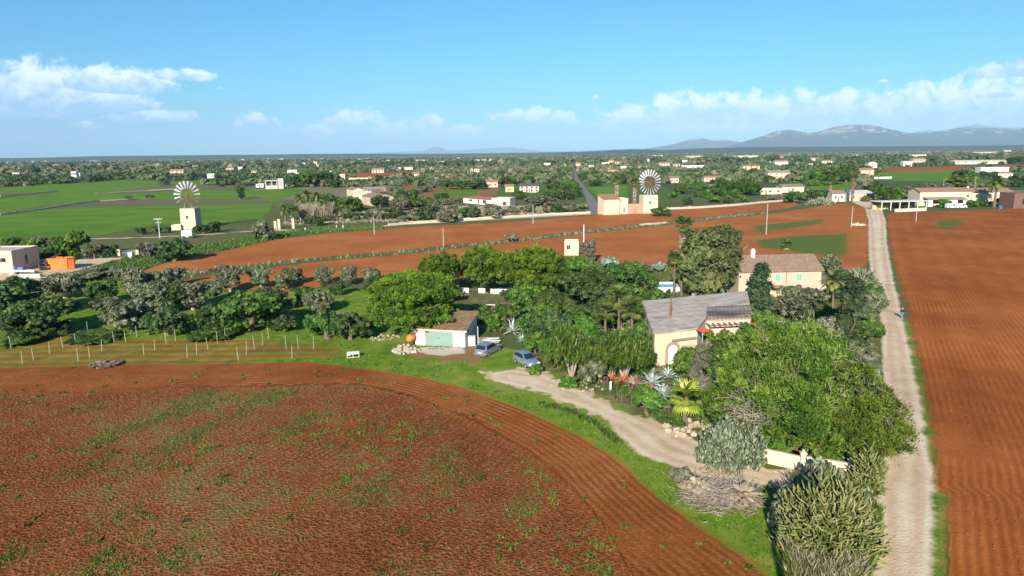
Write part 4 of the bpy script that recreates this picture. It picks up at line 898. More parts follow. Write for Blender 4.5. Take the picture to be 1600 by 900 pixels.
rubble(1185, 688, 40, 1.6, .8, simple('reddish_stones', (.42, .26, .18), .95, .3, 4), 'reddish stone heap under the large pine', 17, 'stone_heap', 'stones', .4)

# ------------------------------------------------------------------ cars
def loft(mb, secs):
    n = len(secs[0]); V = [p for s in secs for p in s]; Fs = []
    for i in range(len(secs)-1):
        for k in range(n): Fs.append((i*n+k, (i+1)*n+k, (i+1)*n+(k+1) % n, i*n+(k+1) % n))
    Fs += [list(range(n)), [(len(secs)-1)*n+k for k in range(n)][::-1]]; mb.add(V, Fs)
def car(px, py, rz, label, paint, Lc, Wd, hatch=True, name='parked_car'):
    g = at(px, py); o = empty(name, g, label, 'car', rz=rz); hw = Wd/2
    def sec(x, w, zb, zt): return [(x, y, z) for y, z in ((-w*.9, zb), (-w, zb+.12), (-w*1.0, zb+(zt-zb)*.55), (-w*.95, zt-.05), (-w*.82, zt), (w*.82, zt), (w*.95, zt-.05), (w*1.0, zb+(zt-zb)*.55), (w, zb+.12), (w*.9, zb))]
    X0, X1 = -Lc/2, Lc/2; mb = MB()
    loft(mb, [sec(X0, hw*.86, .38, .80), sec(X0+.10, hw*.95, .26, .92), sec(X0+.5, hw, .22, .95), sec(0, hw, .20, .93), sec(X1-1.05, hw, .22, .90), sec(X1-.45, hw*.97, .24, .80), sec(X1-.12, hw*.92, .28, .66), sec(X1, hw*.80, .36, .56)])
    # cabin
    b0, b1, t0, t1 = X0+.12, X1-1.0, X0+.5, X1-1.85; zb, zt, wb_, wt = .90, 1.46, hw*.93, hw*.72
    cb = [(b0,-wb_,zb),(b1,-wb_*.96,zb-.02),(b1,wb_*.96,zb-.02),(b0,wb_,zb),(t0,-wt,zt-.02),(t1,-wt,zt-.03),(t1,wt,zt-.03),(t0,wt,zt-.02)]
    mb.hexa(cb); me = mb.mesh('body'); bo = link('body', me, paint, o); bv = bo.modifiers.new('bevel', 'BEVEL'); bv.width = .05; bv.segments = 2; me.polygons.foreach_set('use_smooth', [True]*len(me.polygons))
    def pane(nm, q, i0, i1):                        # inset pane set slightly proud of a cabin face
        q = [Vector(p) for p in q]; c_ = sum(q, Vector())/4; nrm = (q[1]-q[0]).cross(q[3]-q[0]).normalized(); nrm = nrm if nrm.dot(c_-Vector((-.2,0,1.1))) > 0 else -nrm
        a, b_, c2, d_ = q; s = lambda u, v: a.lerp(b_, u).lerp(d_.lerp(c2, u), v)
        V = [s(i0, .1), s(i1, .1), s(i1, .9), s(i0, .9)]; p_ = MB(); p_.hexa([v-nrm*.02 for v in V]+[v+nrm*.03 for v in V]); p_.build(nm, glass, o)
    pane('windscreen', [cb[1], cb[2], cb[6], cb[5]], .06, .94); pane('rear_window', [cb[0], cb[3], cb[7], cb[4]], .07, .93)
    for s in (0, 1):
        q = [cb[0], cb[1], cb[5], cb[4]] if s == 0 else [cb[3], cb[2], cb[6], cb[7]]
        pane('side_window', q, .08, .30); pane('side_window', q, .33, .58); pane('side_window', q, .61, .90)
    for x in (X0+.72, X1-.78):
        for s in (-1, 1):
            w_ = MB(); w_.disc_tube((x, s*(hw-.09), .30), (0,1,0), .30, .2, 18); wo = w_.build('wheel', black, o); r_ = MB(); r_.disc_tube((x, s*(hw+.015), .30), (0,1,0), .19, .03, 12); r_.build('rim', metal, wo)
    lite = simple('headlight_glass', (.8, .8, .78), .2, .03); redl = simple('tail_light_red', (.45, .01, .015), .3, .05)
    for s in (-1, 1):
        m_ = MB(); m_.box(X1-.30, X1-.05, s*hw*.62-.15, s*hw*.62+.15, .56, .70, M=None); m_.build('headlight', lite, o)
        m_ = MB(); m_.box(X0-.0, X0+.16, s*hw*.80-.10, s*hw*.80+.10, .62, .90); m_.build('tail_light', redl, o)
        m_ = MB(); m_.box(X1-1.25, X1-1.05, s*(hw+.08)-.09, s*(hw+.08)+.09, .90, 1.02); m_.build('wing_mirror', paint, o)
    m_ = MB(); m_.box(X1-.05, X1+.015, -.30, .30, .42, .53); m_.build('grille', black, o)
    m_ = MB(); m_.box(X0-.02, X0+.03, -.26, .26, .52, .63); m_.build('number_plate', white, o); m_ = MB(); m_.box(X0-.06, X0+.14, -hw*.9, hw*.9, .26, .44); m_.build('bumper', simple('grey_bumper', (.14,.15,.16), .6), o)
    return o
def paintmat(n, c):
    m, t, b = newmat(n); b.inputs['Base Color'].default_value = (*c, 1); b.inputs['Metallic'].default_value = .5; b.inputs['Roughness'].default_value = .32; b.inputs['Coat Weight'].default_value = .6; b.inputs['Coat Roughness'].default_value = .08; return m
car(763, 552, R(62), 'silver estate car parked with its rear and red tail lights facing us', paintmat('silver_paint', (.30, .34, .39)), 4.1, 1.75)
car(823, 570, R(-60), 'silver hatchback parked nose towards us beside the spiky tree', paintmat('silver_blue_paint', (.30, .36, .43)), 3.8, 1.68)

# ------------------------------------------------------------------ person walking up the lane
def skin(name, verts, edges, rad, mat, parent, lvl=1):
    me = bpy.data.meshes.new(name); me.from_pydata(verts, edges, []); o = link(name, me, mat, parent)
    import bmesh
    bm = bmesh.new(); bm.from_mesh(me); sl = bm.verts.layers.skin.verify()
    for v, r_ in zip(bm.verts, rad): v[sl].radius = r_ if isinstance(r_, tuple) else (r_, r_)
    bm.verts.ensure_lookup_table(); bm.verts[0][sl].use_root = True; bm.to_mesh(me); bm.free()
    s = o.modifiers.new('skin', 'SKIN'); s.use_smooth_shade = True; u = o.modifiers.new('sub', 'SUBSURF'); u.levels = lvl; u.render_levels = lvl; return o
pg = at(1409, 498); po = empty('person', pg, 'person in dark blue jacket and jeans walking up the dirt lane', 'person', rz=R(4))
sk = simple('skin', (.45, .28, .2), .6, .05)
skin('body', [(0,0,.93),(0,.01,1.15),(0,.02,1.38),(0,.02,1.5),(0,.02,1.60),(0,.02,1.70),(.09,0,.88),(.10,.10,.5),(.10,-.02,.08),(.10,.10,.04),(-.09,0,.88),(-.10,-.06,.48),(-.11,-.22,.10),(-.11,-.12,.03),(.19,.02,1.40),(.24,-.05,1.12),(.22,.08,.90),(.22,.13,.82),(-.19,.02,1.40),(-.25,.05,1.12),(-.23,.14,.92),(-.23,.19,.84)],
     [(0,1),(1,2),(2,3),(3,4),(4,5),(0,6),(6,7),(7,8),(8,9),(0,10),(10,11),(11,12),(12,13),(2,14),(14,15),(15,16),(16,17),(2,18),(18,19),(19,20),(20,21)],
     [(.14,.10),(.13,.09),(.15,.10),.055,(.08,.095),(.075,.09),.085,.06,.042,.04,.085,.06,.042,.04,.055,.042,.034,.03,.055,.042,.034,.03], sk, po)
skin('jacket', [(0,0,.86),(0,.01,1.15),(0,.02,1.38),(0,.02,1.47),(.20,.02,1.39),(.25,-.05,1.12),(.235,.06,.92),(-.20,.02,1.39),(-.26,.05,1.12),(-.245,.13,.94)], [(0,1),(1,2),(2,3),(2,4),(4,5),(5,6),(2,7),(7,8),(8,9)], [(.19,.15),(.18,.14),(.19,.14),.09,.08,.065,.055,.08,.065,.055], simple('navy_fabric', (.012, .02, .055), .85, .2, 8), po)
skin('trousers', [(0,0,.92),(.09,0,.84),(.10,.10,.5),(.10,-.01,.10),(-.09,0,.84),(-.10,-.06,.48),(-.11,-.20,.12)], [(0,1),(1,2),(2,3),(0,4),(4,5),(5,6)], [(.17,.13),.10,.08,.065,.10,.08,.065], simple('denim', (.12, .20, .34), .85, .2, 8), po)
skin('hair', [(0,-.01,1.66),(0,-.005,1.74)], [(0,1)], [(.095,.105),(.08,.09)], simple('dark_hair', (.02, .014, .01), .8, .2, 8), po)
for x, y, yaw in ((.10, .06, 0), (-.11, -.16, 0)):
    m_ = MB(); m_.box(x-.05, x+.05, y-.11, y+.17, 0, .09, top=.8); m_.build('shoe', simple('pale_shoes', (.5,.5,.5), .7), po)

# ------------------------------------------------------------------ windmills
def windmill(A, B, yt, depth, ywt, ywb, label, blades, rust, base=None, hubx=0, wyaw=0.0, name='windmill', towm=None, vane=False):
    o, w = frame(A, B, name, label, 'windmill'); h = zat(A[0], A[1], yt); tb = MB(); tb.box(0, w, 0, depth, -.3, h, top=.95); tw = tb.build('tower', towm or stone2, o)
    m_ = MB(); m_.box(w*.42-.3, w*.42+.3, .1, .35, h*.52, h*.52+.9); m_.build('window', glass, tw) if False else None
    q = MB(); q.box(w*.40, w*.40+.6, -.02, .3, h*.55, h*.55+.85); wn = q.build('window', glass, tw); q = MB()
    for x0, x1, z0, z1 in ((-.12,0,-.12,.97),(.6,.72,-.12,.97),(0,.6,-.12,0),(0,.6,.85,.97)): q.box(w*.4+x0, w*.4+x1, -.03, .15, h*.55+z0, h*.55+z1)
    q.build('window_frame', stone2, wn)
    q = MB(); q.box(w*.03, w*.97, .1, depth-.1, h-.05, h+.18); q.build('coping', towm or stone2, o)
    px = (A[0]+B[0])/2+hubx; zc = (zat(px, A[1], ywt)+zat(px, A[1], ywb))/2; rad = (zat(px, A[1], ywt)-zat(px, A[1], ywb))/2
    c = Vector((w/2+hubx*mpx(*A), depth*.25, zc)); q = MB()
    for s in (-1, 1): q.tube([(c.x+s*1.0, depth*.5, h), (c.x+s*.15, depth*.4, zc)], [.10, .07], 5)
    q.tube([(c.x, depth*.9, h), (c.x, depth*.4, zc)], [.10, .07], 5); q.tube([(c.x, depth*.5, h), (c.x, depth*.42, zc)], [.16, .12], 6); q.build('mast', rust, o)
    wh = empty('wheel', c); wh.parent = o; wh.rotation_euler.z = wyaw
    q = MB(); q.disc_tube((0, .1, 0), (0, 1, 0), rad*.07, .6, 12)
    for rr in (rad*.46, rad*.80):
        pts = [(math.cos(k*math.pi/18)*rr, 0.05, math.sin(k*math.pi/18)*rr) for k in range(37)]; q.tube(pts, [.045]*37, 4, cap=False)
    nb = len(blades)
    for k in range(nb):
        a = 2*math.pi*(k+.5)/nb+math.pi/2; q.tube([(0, .05, 0), (math.cos(a)*rad*.9, .05, math.sin(a)*rad*.9)], [.05, .03], 4)
    for k in range(4): a = k*math.pi/2+.6; q.tube([(0, -.6, 0), (math.cos(a)*rad*.46, .05, math.sin(a)*rad*.46)], [.04, .03], 4)
    q.build('hub', rust, wh)
    for k, bl in enumerate(blades):
        a = -2*math.pi*(k+.5)/nb+math.pi/2; ca, sa = math.cos(a), math.sin(a); r0, r1 = (.50, 1.0) if bl else (.88, 1.0); wd0, wd1 = (.026, .058) if bl else (.05, .05); q = MB(); V = []
        for off in (-.02, .02):
            for rr, ww, sg in ((r0, wd0, -1), (r0, wd0, 1), (r1, wd1, 1), (r1, wd1, -1)): V.append((ca*rr*rad-sa*ww*rad*sg, -.12*sg+off-.02, sa*rr*rad+ca*ww*rad*sg))
        q.hexa(V); bo = q.build('blade', (bladem if bl == 1 else greyb) if bl else darkm, wh)
    if vane:
        q = MB(); q.tube([(c.x, depth*.4, zc), (c.x-.3, depth*.4+rad*.9, zc)], [.05]*2, 4); q.box(c.x-.34, c.x-.28, depth*.4+rad*.7, depth*.4+rad*1.2, zc-.6, zc+.6); q.build('tail_vane', white, o)
    return o, w, h, zc
bladem = simple('white_blade', (.46, .48, .52), .5, .2, 1.5); greyb = simple('green_reflecting_blade', (.13, .15, .12), .8, .2, 2)  # lower blades: reflected green is put into their grey colour
rustm = simple('rusty_iron', (.20, .10, .06), .85, .3, 5)
windmill((283, 359), (307, 358.5), 327, 6.0, 283, 327, 'square stone windmill tower with half-broken white wheel in the green field', [1,1,1,1,1,2,2,0,2,0,2,0,2,1,1,1,1,1,1], rustm, hubx=0, wyaw=-.2)
windmill((1005, 333.5), (1028, 332.8), 306, 5.0, 265, 304.5, 'cream windmill tower with a complete white and blue wheel beside the main road', [1]*22, rustm, hubx=-1, wyaw=-.88, towm=cream, vane=True)
house((944, 336), (968, 335), 312, 6, cream, roof_b, 'mono', 1.6, 'cream shed with sloping tile roof at the road junction', 'shed', 'shed')
house((969, 334.5), (981, 334.2), 311, 5, cream, None, 'flat', label='narrow cream block between the road-side shed and brick wall', cat='outbuilding', name='outbuilding', wins=[(.5, .1, .5, 1.8)])
o_, w_, h_ = house((981, 334), (1005, 333.4), 320, .5, simple('brick_pink', (.5, .27, .17), .9, .2, 2), None, 'flat', label='brick yard wall joining the cream block and windmill tower', cat='wall', name='yard_wall', door=(.45, 1.6, 2.0, simple('rusty_gate', (.4, .2, .12), .8, .3, 2)))
# ------------------------------------------------------------------ near trees and garden
tree('umbrella', 'pine', 646, 529, 413, 142, 'largest bright green umbrella pine, left of the garage', unique=True, leaf=.17, dens=1.0, seed=1, trunk_h=.2)
tree('umbrella', 'pine', 688, 462, 387, 70, 'small umbrella pine showing behind the largest one', unique=True, leaf=.2, seed=2)
tree('umbrella', 'pine', 761, 458, 377, 84, 'rounded umbrella pine above the white yard wall', unique=True, leaf=.2, seed=3)
tree('umbrella', 'pine', 838, 468, 377, 98, 'broad umbrella pine just left of the cream hut', unique=True, leaf=.2, seed=4)
tree('round', 'bright', 826, 496, 440, 66, 'light green bushy tree under the broad umbrella pine', seed=1, leaf=.2, unique=True)
tree('round', 'carob', 925, 484, 412, 100, 'dark dense rounded carob in the middle of the garden', unique=True, leaf=.2, dens=1.2, seed=5, trunk_h=.12)
tree('round', 'oak', 985, 478, 402, 92, 'mid green spreading tree left of the swimming pool', unique=True, leaf=.22, seed=6, trunk_h=.15)
tree('round', 'bright', 905, 432, 396, 60, 'green bush beside the cream hut', seed=2)
tree('round', 'grey', 918, 410, 366, 26, 'pale leafless bush behind the cream hut', seed=1)
tree('shrub', 'oak', 862, 500, 440, 60, 'green shrub between the broad pine and dark carob', seed=3)
tree('shrub', 'bright', 775, 520, 480, 40, 'green shrub behind the first parked car', seed=1)
tree('shrub', 'oak', 755, 505, 470, 30, 'narrow green shrub at the back corner of the garage', seed=2)
tree('round', 'carob', 862, 540, 480, 66, 'grey-green dark bush above the spiky tree', seed=3, unique=True, leaf=.18)
tree('shrub', 'bright', 915, 545, 480, 42, 'bright green shrub in the gap between the two spiky trees', seed=4)
tree('shrub', 'oak', 890, 520, 470, 60, 'green thicket below the dark carob', seed=0)
tree('shrub', 'oak', 945, 515, 470, 55, 'green thicket left of the fan palms', seed=1)
tree('shrub', 'bright', 836, 552, 512, 40, 'light green bush behind the hatchback', seed=2)
tree('euca', 'euca', 1084, 466, 356, 92, 'tall drooping eucalyptus, the left one of the pair', unique=True, leaf=.34, dens=1.5, seed=7, trunk_h=.3)
tree('euca', 'euca', 1128, 464, 346, 74, 'tall drooping eucalyptus, the right one next to the shuttered farmhouse', unique=True, leaf=.34, dens=1.5, seed=8, trunk_h=.3)
tree('dome', 'carob', 1047, 471, 449, 27, 'clipped olive-green dome bush in front of the pool', seed=1)
tree('shrub', 'oak', 1020, 480, 452, 34, 'green bush left of the clipped dome bush', seed=2)
tree('cone', 'cypress', 1184, 497, 412, 66, 'dark cone-shaped conifer left of the shuttered farmhouse', unique=True, leaf=.18, dens=1.8, seed=9)
tree('shrub', 'bright', 1190, 520, 478, 56, 'bright green hedge behind the railed terrace', seed=3, unique=True, leaf=.17)
tree('round', 'olive', 1292, 446, 388, 44, 'round grey-green olive at the right end of the shuttered farmhouse', unique=True, leaf=.24, seed=1, trunk_h=.12)
tree('olive', 'olive', 1240, 500, 442, 84, 'broad olive in front of the shuttered farmhouse', unique=True, leaf=.2, dens=1.3, seed=2)
tree('column', 'cypress', 1322, 560, 418, 64, 'tall textured conifer beside the lane', unique=True, leaf=.17, dens=2.2, seed=3)
tree('shrub', 'olive', 1362, 505, 440, 46, 'olive bush leaning over the lane edge', seed=1, unique=True, leaf=.18)
tree('shrub', 'olive', 1285, 560, 480, 60, 'grey-green bush behind the large pine', seed=4, unique=True, leaf=.18)
tree('shrub', 'bright', 1362, 530, 492, 34, 'small bright bush at the lane edge below the conifer', seed=2)
tree('shrub', 'olive', 1352, 580, 520, 40, 'greyish bush between the large pine and lane', seed=3)
tree('shrub', 'oak', 1362, 470, 438, 30, 'green bush beside the light cactus thicket', seed=3)
palm(1300, 490, 425, 46, 'green feather palm among the bushes below the shuttered farmhouse', seed=1)
tree('aleppo', 'aleppo', 1238, 700, 452, 232, 'very large yellow-green pine filling the garden by the lane', unique=True, leaf=.155, dens=1.0, seed=11, trunk_h=.12)
tree('aleppo', 'aleppo', 1328, 714, 532, 168, 'lower yellow-green pine reaching over the lane', unique=True, leaf=.15, dens=1.0, seed=12, trunk_h=.12)
tree('aleppo', 'aleppo', 1166, 690, 522, 128, 'middle-sized yellow-green pine at the left foot of the very large pine', unique=True, leaf=.15, dens=1.0, seed=13, trunk_h=.1)
tree('shrub', 'bright', 1207, 712, 668, 56, 'bright green shrub under the large pine behind the wall', seed=4, unique=True, leaf=.15)
tree('shrub', 'aleppo', 1300, 722, 680, 110, 'low yellow-green shrub right behind the entrance wall', seed=4, unique=True, leaf=.18)
tree('column', 'grey', 1093, 635, 545, 44, 'grey-leaved columnar shrub left of the large pine', unique=True, leaf=.16, dens=1.2, seed=5, name='tall_shrub', cat='shrub')
tree('shrub', 'grey', 1103, 570, 525, 36, 'grey wispy bush beside the red parasol', seed=2)
tree('shrub', 'bright', 1074, 590, 530, 50, 'bright green bush against the arched farmhouse wall', seed=5, unique=True, leaf=.15)
tree('shrub', 'bright', 1099, 545, 506, 36, 'green bush around the red parasol', seed=1)
# dead boughs in the pine
def twigs(px, yb, z0, w, h, n, mat, label, seed, name='dead_branches', cat='dead branches', ln=1.4, flat=False, g=None):
    r = np.random.default_rng(seed); g = g or at(px, yb); mb = MB()
    for k in range(n):
        p = Vector((r.normal()*w*.25, r.normal()*w*.2, z0+abs(r.normal())*h*.5)); d = Vector(unit(r.normal(size=3)*np.array([1, 1, .25 if flat else .6])+np.array([0, -.3, .1]))); l = ln*(.4+r.random())
        q = p+d*l; mb.tube([p, p.lerp(q, .5)+Vector(r.normal(size=3)*.07), q], [.028, .02, .008], 3, cap=False)
    o = mb.build(name, mat, None, loc=g); return tag(o, label, None, None, 'stuff')
twm = simple('dead_twigs', (.31, .25, .195), .95, .25, 5)
twigs(1174, 716, 3.6, 4.2, 1.7, 620, twm, 'bare grey dead boughs on the left side of the very large pine', 3, ln=.95)
def surface_twigs(px, yb, yt, wpx, n, label, seed):
    r = np.random.default_rng(seed); g = at(px, yb); w = wpx*mpx(px, yb); h = zat(px, yb, yt); mb = MB()
    for k in range(n):
        d = unit(r.normal(size=3)); d[2] = abs(d[2]); d[1] = -abs(d[1]) if r.random() < .6 else d[1]; p = Vector(d*np.array([w*.41, w*.41, h*.50]))+Vector((0, 0, h*.42)); c_ = Vector(d)
        for j in range(4): q = p+(c_*.12+Vector(r.normal(size=3)*.24)); mb.tube([p, p.lerp(q, .5)+Vector(r.normal(size=3)*.03), q], [.02, .014, .006], 3, cap=False)
    o = mb.build('dead_twigs', twm, None, loc=g); return tag(o, label, None, None, 'stuff')
surface_twigs(1240, 700, 472, 222, 110, 'pale dead twig tips scattered over the very large pine', 4)
surface_twigs(1328, 714, 535, 156, 90, 'pale dead twig tips scattered over the lower pine by the lane', 5)
def yucca_tree(px, yb, yt, wpx, label, n, seed, low=.12):
    r = np.random.default_rng(seed); g = at(px, yb); w = wpx*mpx(px, yb); h = zat(px, yb, yt); o = empty('yucca_tree', g, label, 'yucca tree'); parts = []; mb = MB()
    for k in range(7): a = k*.9+r.random(); mb.tube([(0,0,-.1),(math.cos(a)*w*.1, math.sin(a)*w*.1, h*.35),(math.cos(a)*w*.28, math.sin(a)*w*.28, h*.7)], [.16,.12,.06], 6)
    mb.build('trunk', bark_pale, o)
    for k in range(n):
        d = unit(r.normal(size=3)); d[2] = abs(d[2])*.9+low*(r.random() < .5)-low; q = .55+.45*r.random(); c = d*q*np.array([w*.42, w*.42, h*.52])+np.array([0, 0, h*.37]); 
        v, f, t_ = blade_set(r, 16, .62, .085, -20, 85, .7, c, 3); parts.append((v, f, np.clip(t_*.6+r.random()*.4, 0, 1)))
    V, Fq, T = join(parts); V[:, 2] = np.maximum(V[:, 2], .03); link('leaf_rosettes', qmesh('leaf_rosettes', V, Fq, T), L['yucca'], o); return o
yucca_tree(893, 592, 492, 104, 'spiky yucca tree on pale trunks beside the hatchback', 560, 5)
yucca_tree(975, 596, 501, 108, 'wide spiky yucca tree against the cream farmhouse wall', 600, 6)
palm(966, 532, 452, 46, 'upright green fan palm, tallest of the cluster left of the grey roof', fan=True, seed=2)
palm(987, 540, 470, 46, 'green fan palm nearest the grey roof', fan=True, seed=3)
palm(946, 535, 474, 42, 'green fan palm on the left of the fan palm cluster', fan=True, seed=4)
tree('dome', 'bright', 980, 560, 486, 15, 'small yellow-green round bush below the fan palms', seed=0)
twigs(975, 540, .2, 3, 2.2, 120, simple('pale_stems', (.55,.46,.35), .9), 'bundle of pale dry stems below the fan palms', 7, name='dry_cane_bundle', cat='dry plants')
palm(1071, 668, 604, 66, 'low yellow-green fan palm beside the driveway', fan=True, mat='ypalm', seed=5, trunk=.2)
palm(1064, 462, 342, 36, 'tall fan palm rising behind the eucalyptus pair', fan=True, seed=6, skirt=.25)
palm(1052, 468, 395, 30, 'narrow fan palm on the left of the eucalyptus pair', fan=True, seed=7)
palm(1228, 408, 376, 26, 'short palm behind the ridge of the shuttered farmhouse', fan=True, seed=8)
agave(800, 521, 42, 'agave', 'large silver agave behind the parked cars', 46, seed=1)
agave(816, 536, 26, 'agave', 'smaller silver agave just below the large one', 34, seed=2)
agave(1019, 603, 44, 'agave', 'silver agave in front of the yucca tree, uppermost by the arched door', 40, seed=3)
agave(1036, 622, 46, 'agave', 'brightest silver agave lowest on the bank', 46, seed=4)
agave(1044, 592, 38, 'agave', 'silver agave directly below the arched door', 36, seed=5)
agave(1062, 606, 34, 'agreen', 'green agave right of the silver agaves', 36, seed=6)
agave(1020, 588, 30, 'agreen', 'green agave left of the silver agaves', 36, seed=7)
agave(830, 475, 22, 'agave', 'small agave under the broad umbrella pine', 30, seed=8)
for k, (x, y, w, lb) in enumerate([(955, 596, 30, 'orange-flowered spiky plant beside the white bollard'), (975, 599, 30, 'orange-flowered spiky plant under the wide yucca tree')]): agave(x, y, w, 'orange', lb, 60, seed=20+k, name='aloe_plant')
agave(990, 604, 34, 'pinkf', 'dry pinkish spiky plant left of the silver agaves', 70, seed=23, name='dry_yucca')
tree('shrub', 'olive', 925, 600, 553, 50, 'grey-green cactus-like bush between the two yucca trees', seed=2, unique=True, leaf=.16)
tree('shrub', 'bright', 1012, 648, 602, 54, 'green bush with tiny white flowers beside the driveway', seed=3, unique=True, leaf=.13)
tree('shrub', 'oak', 1056, 668, 646, 40, 'low flowering bush at the foot of the yellow palm', seed=1)
tree('shrub', 'bright', 888, 606, 585, 36, 'low green plants at the foot of the first yucca tree', seed=1)
def flowers(px, yb, w, h, n, label, seed):
    r = np.random.default_rng(seed); g = at(px, yb); d = unit(r.normal(size=(n, 3))); d[:, 2] = abs(d[:, 2]); C = d*np.array([w/2, w/2, h])*1.0
    V, Fq, T = leaves(r, C, np.full(n, .02), 2, .07, 'leaf', elong=1); return C, V, Fq, T
prickly(1143, 722, 648, 112, 'grey-green prickly pear thicket left of the entrance wall', 1700, .31, 3, .8)
prickly(1283, 765, 716, 84, 'grey prickly pear pads crowning the big cactus thicket', 260, .5, 5, .6)
prickly(1222, 828, 745, 42, 'grey prickly pear on the left flank of the big cactus thicket', 200, .38, 6)
prickly(1352, 800, 752, 30, 'small prickly pear on the lane side of the big cactus thicket', 90, .42, 7)
cholla(1292, 858, 726, 152, 'huge green finger-stemmed cactus thicket at the driveway entrance', 3400, .62, 4, .85, .055)
cholla(1352, 768, 694, 48, 'tall green finger-stemmed cactus beside the gate pillar', 700, .6, 8, .9, .05)
cholla(1338, 444, 416, 66, 'pale green cactus thicket beside the upper lane', 500, .8, 9, .8, .10, mat='pad')
# dry weeds, brush heap
def tuft_field(name, pts_px, n, h, mat, label, seed, width=.05, cat=None, kind='stuff', loc=None, blades=5, lean=.5):
    """grass-like blades filling a ground polygon"""
    r = np.random.default_rng(seed); poly = P(*pts_px) if not isinstance(pts_px, str) else REG[pts_px]; REG['_t'] = poly; lo, hi = poly.min(0), poly.max(0)
    X = lo+(hi-lo)*r.random((n*3, 2)); X = X[sdf('_t', X) > 0][:n]; return blades_at(name, X, h, mat, label, r, width, cat, kind, blades, lean)
def blades_at(name, X, h, mat, label, r, width=.05, cat=None, kind='stuff', blades=5, lean=.5, hs=None, spread=.12):
    N = len(X); K = N*blades; c = np.repeat(np.column_stack([X, np.zeros(N)]), blades, 0); a = r.random(K)*6.28; hh = (h*(.5+r.random(K))) if hs is None else np.repeat(hs, blades)*(.6+.8*r.random(K))
    off = r.normal(size=(K, 2))*spread; c[:, :2] += off; c[:, 2] = near_relief(c)*np.clip((160-c[:, 1])/60, 0, 1); s = np.column_stack([np.cos(a), np.sin(a), 0*a]); d = np.column_stack([np.cos(a*3.1)*lean*r.random(K), np.sin(a*3.1)*lean*r.random(K), np.ones(K)])
    w = width*(.6+.8*r.random(K)); V = np.stack([c-s*w[:, None], c+s*w[:, None], c+d*hh[:, None]*.6+s*w[:, None]*.8, c+d*hh[:, None]*np.array([1.25, 1.25, 1])], 1).reshape(-1, 3)
    me = qmesh(name, V, np.arange(K*4).reshape(-1, 4), np.repeat(r.random(N), blades)*.6+r.random(K)*.4); o = link(name, me, L[mat]); return tag(o, label, cat, None, kind)
# undergrowth filling the garden
GF = [(1135,575,505,46,'aleppo'),(1165,560,492,44,'aleppo'),(965,545,508,44,'bright'),(990,550,512,38,'oak'),(940,545,512,36,'oak'),(830,520,480,40,'oak'),(850,505,468,44,'bright'),(795,470,446,30,'carob'),(890,560,525,34,'carob'),(925,530,496,40,'olive'),(1000,562,500,44,'oak'),(945,590,556,34,'oak'),(1003,590,556,30,'bright'),(700,470,440,50,'oak'),(742,500,476,26,'oak'),(868,520,486,44,'bright'),(905,510,474,44,'oak'),(960,470,436,44,'carob'),(1003,545,486,34,'oak'),(1012,575,530,26,'bright'),(995,520,480,30,'carob'),(1120,585,520,44,'oak'),(1146,600,512,50,'aleppo'),(1096,600,560,30,'bright'),(835,585,566,24,'bright'),(868,572,548,30,'oak'),(908,575,540,30,'oak'),(938,565,535,30,'carob'),(925,532,505,34,'bright'),(940,492,468,36,'oak'),(1000,500,470,30,'bright'),(1010,470,446,28,'oak'),(800,500,474,32,'oak'),(815,520,500,26,'bright'),(785,492,470,26,'oak'),(845,470,446,34,'bright'),(880,450,424,36,'carob'),(905,470,440,34,'oak'),(950,445,415,40,'oak'),(1000,430,404,40,'olive'),(955,420,398,34,'agreen'),(1030,425,406,30,'agreen'),(1015,450,428,34,'oak'),
 (1100,612,580,34,'olive'),(1120,640,606,34,'oak'),(1130,600,566,34,'carob'),(1083,560,534,26,'oak'),(1130,545,508,30,'bright'),(1160,500,474,30,'oak'),(1212,492,462,34,'carob'),(1205,530,490,40,'oak'),(1240,540,500,46,'oak'),(1262,512,470,40,'carob'),(1290,520,470,44,'oak'),(1300,470,440,34,'oak'),(1315,455,428,30,'olive'),(1340,475,446,34,'carob'),(1345,540,500,36,'oak'),(1365,600,560,30,'olive'),(1366,640,600,26,'oak'),(1368,690,655,28,'oak'),(1340,610,560,40,'carob'),(1160,690,664,34,'oak'),(1130,650,628,30,'bright'),(1030,655,636,26,'oak'),(985,622,604,26,'oak'),(1005,620,596,26,'bright'),(1040,640,618,24,'olive'),(1092,655,632,26,'bright'),(1230,455,436,30,'oak'),(1170,478,452,30,'carob'),(1110,470,448,26,'carob')]
for k, (x, yb, yt, w, mt) in enumerate(GF): tree('shrub', mt, x, yb, yt, w, 'leafy undergrowth bush between the garden trees', 'undergrowth bushes between the garden trees', seed=k % 4)
tuft_field('garden_undergrowth', 'GA', 9000, .5, 'oak', 'rough green undergrowth on the garden floor', 33, .05, blades=5)
tuft_field('dry_weeds', [(1232,845),(1260,872),(1330,830),(1372,800),(1372,850),(1352,900),(1352,960),(1240,960),(1228,900)], 3600, .75, 'aleppo', 'rough green weeds below the big cactus thicket', 3, .035, blades=5)
tuft_field('dry_weeds', [(1228,840),(1260,872),(1330,880),(1352,900),(1352,960),(1240,960)], 900, .9, 'straw', 'dry straw-coloured weeds below the big cactus thicket', 4, .02, blades=4)
tuft_field('dry_weeds', [(1335,735),(1378,735),(1372,765),(1340,775)], 900, .5, 'aleppo', 'green weeds between gate pillar and lane', 5, .03)
twigs(1125, 778, .0, 4.6, .7, 1500, twm, 'long heap of grey dry brush beside the driveway', 8, 'brush_heap', 'brush heap', .9, True)
palm(1160, 785, 760, 60, 'dead brown palm fronds lying on the brush heap', mat='straw', seed=9, trunk=.05, name='dead_palm_fronds')
tree('shrub', 'straw', 1083, 772, 745, 50, 'yellowish dry bush on the brush heap', seed=1, leaf=.14, unique=True)
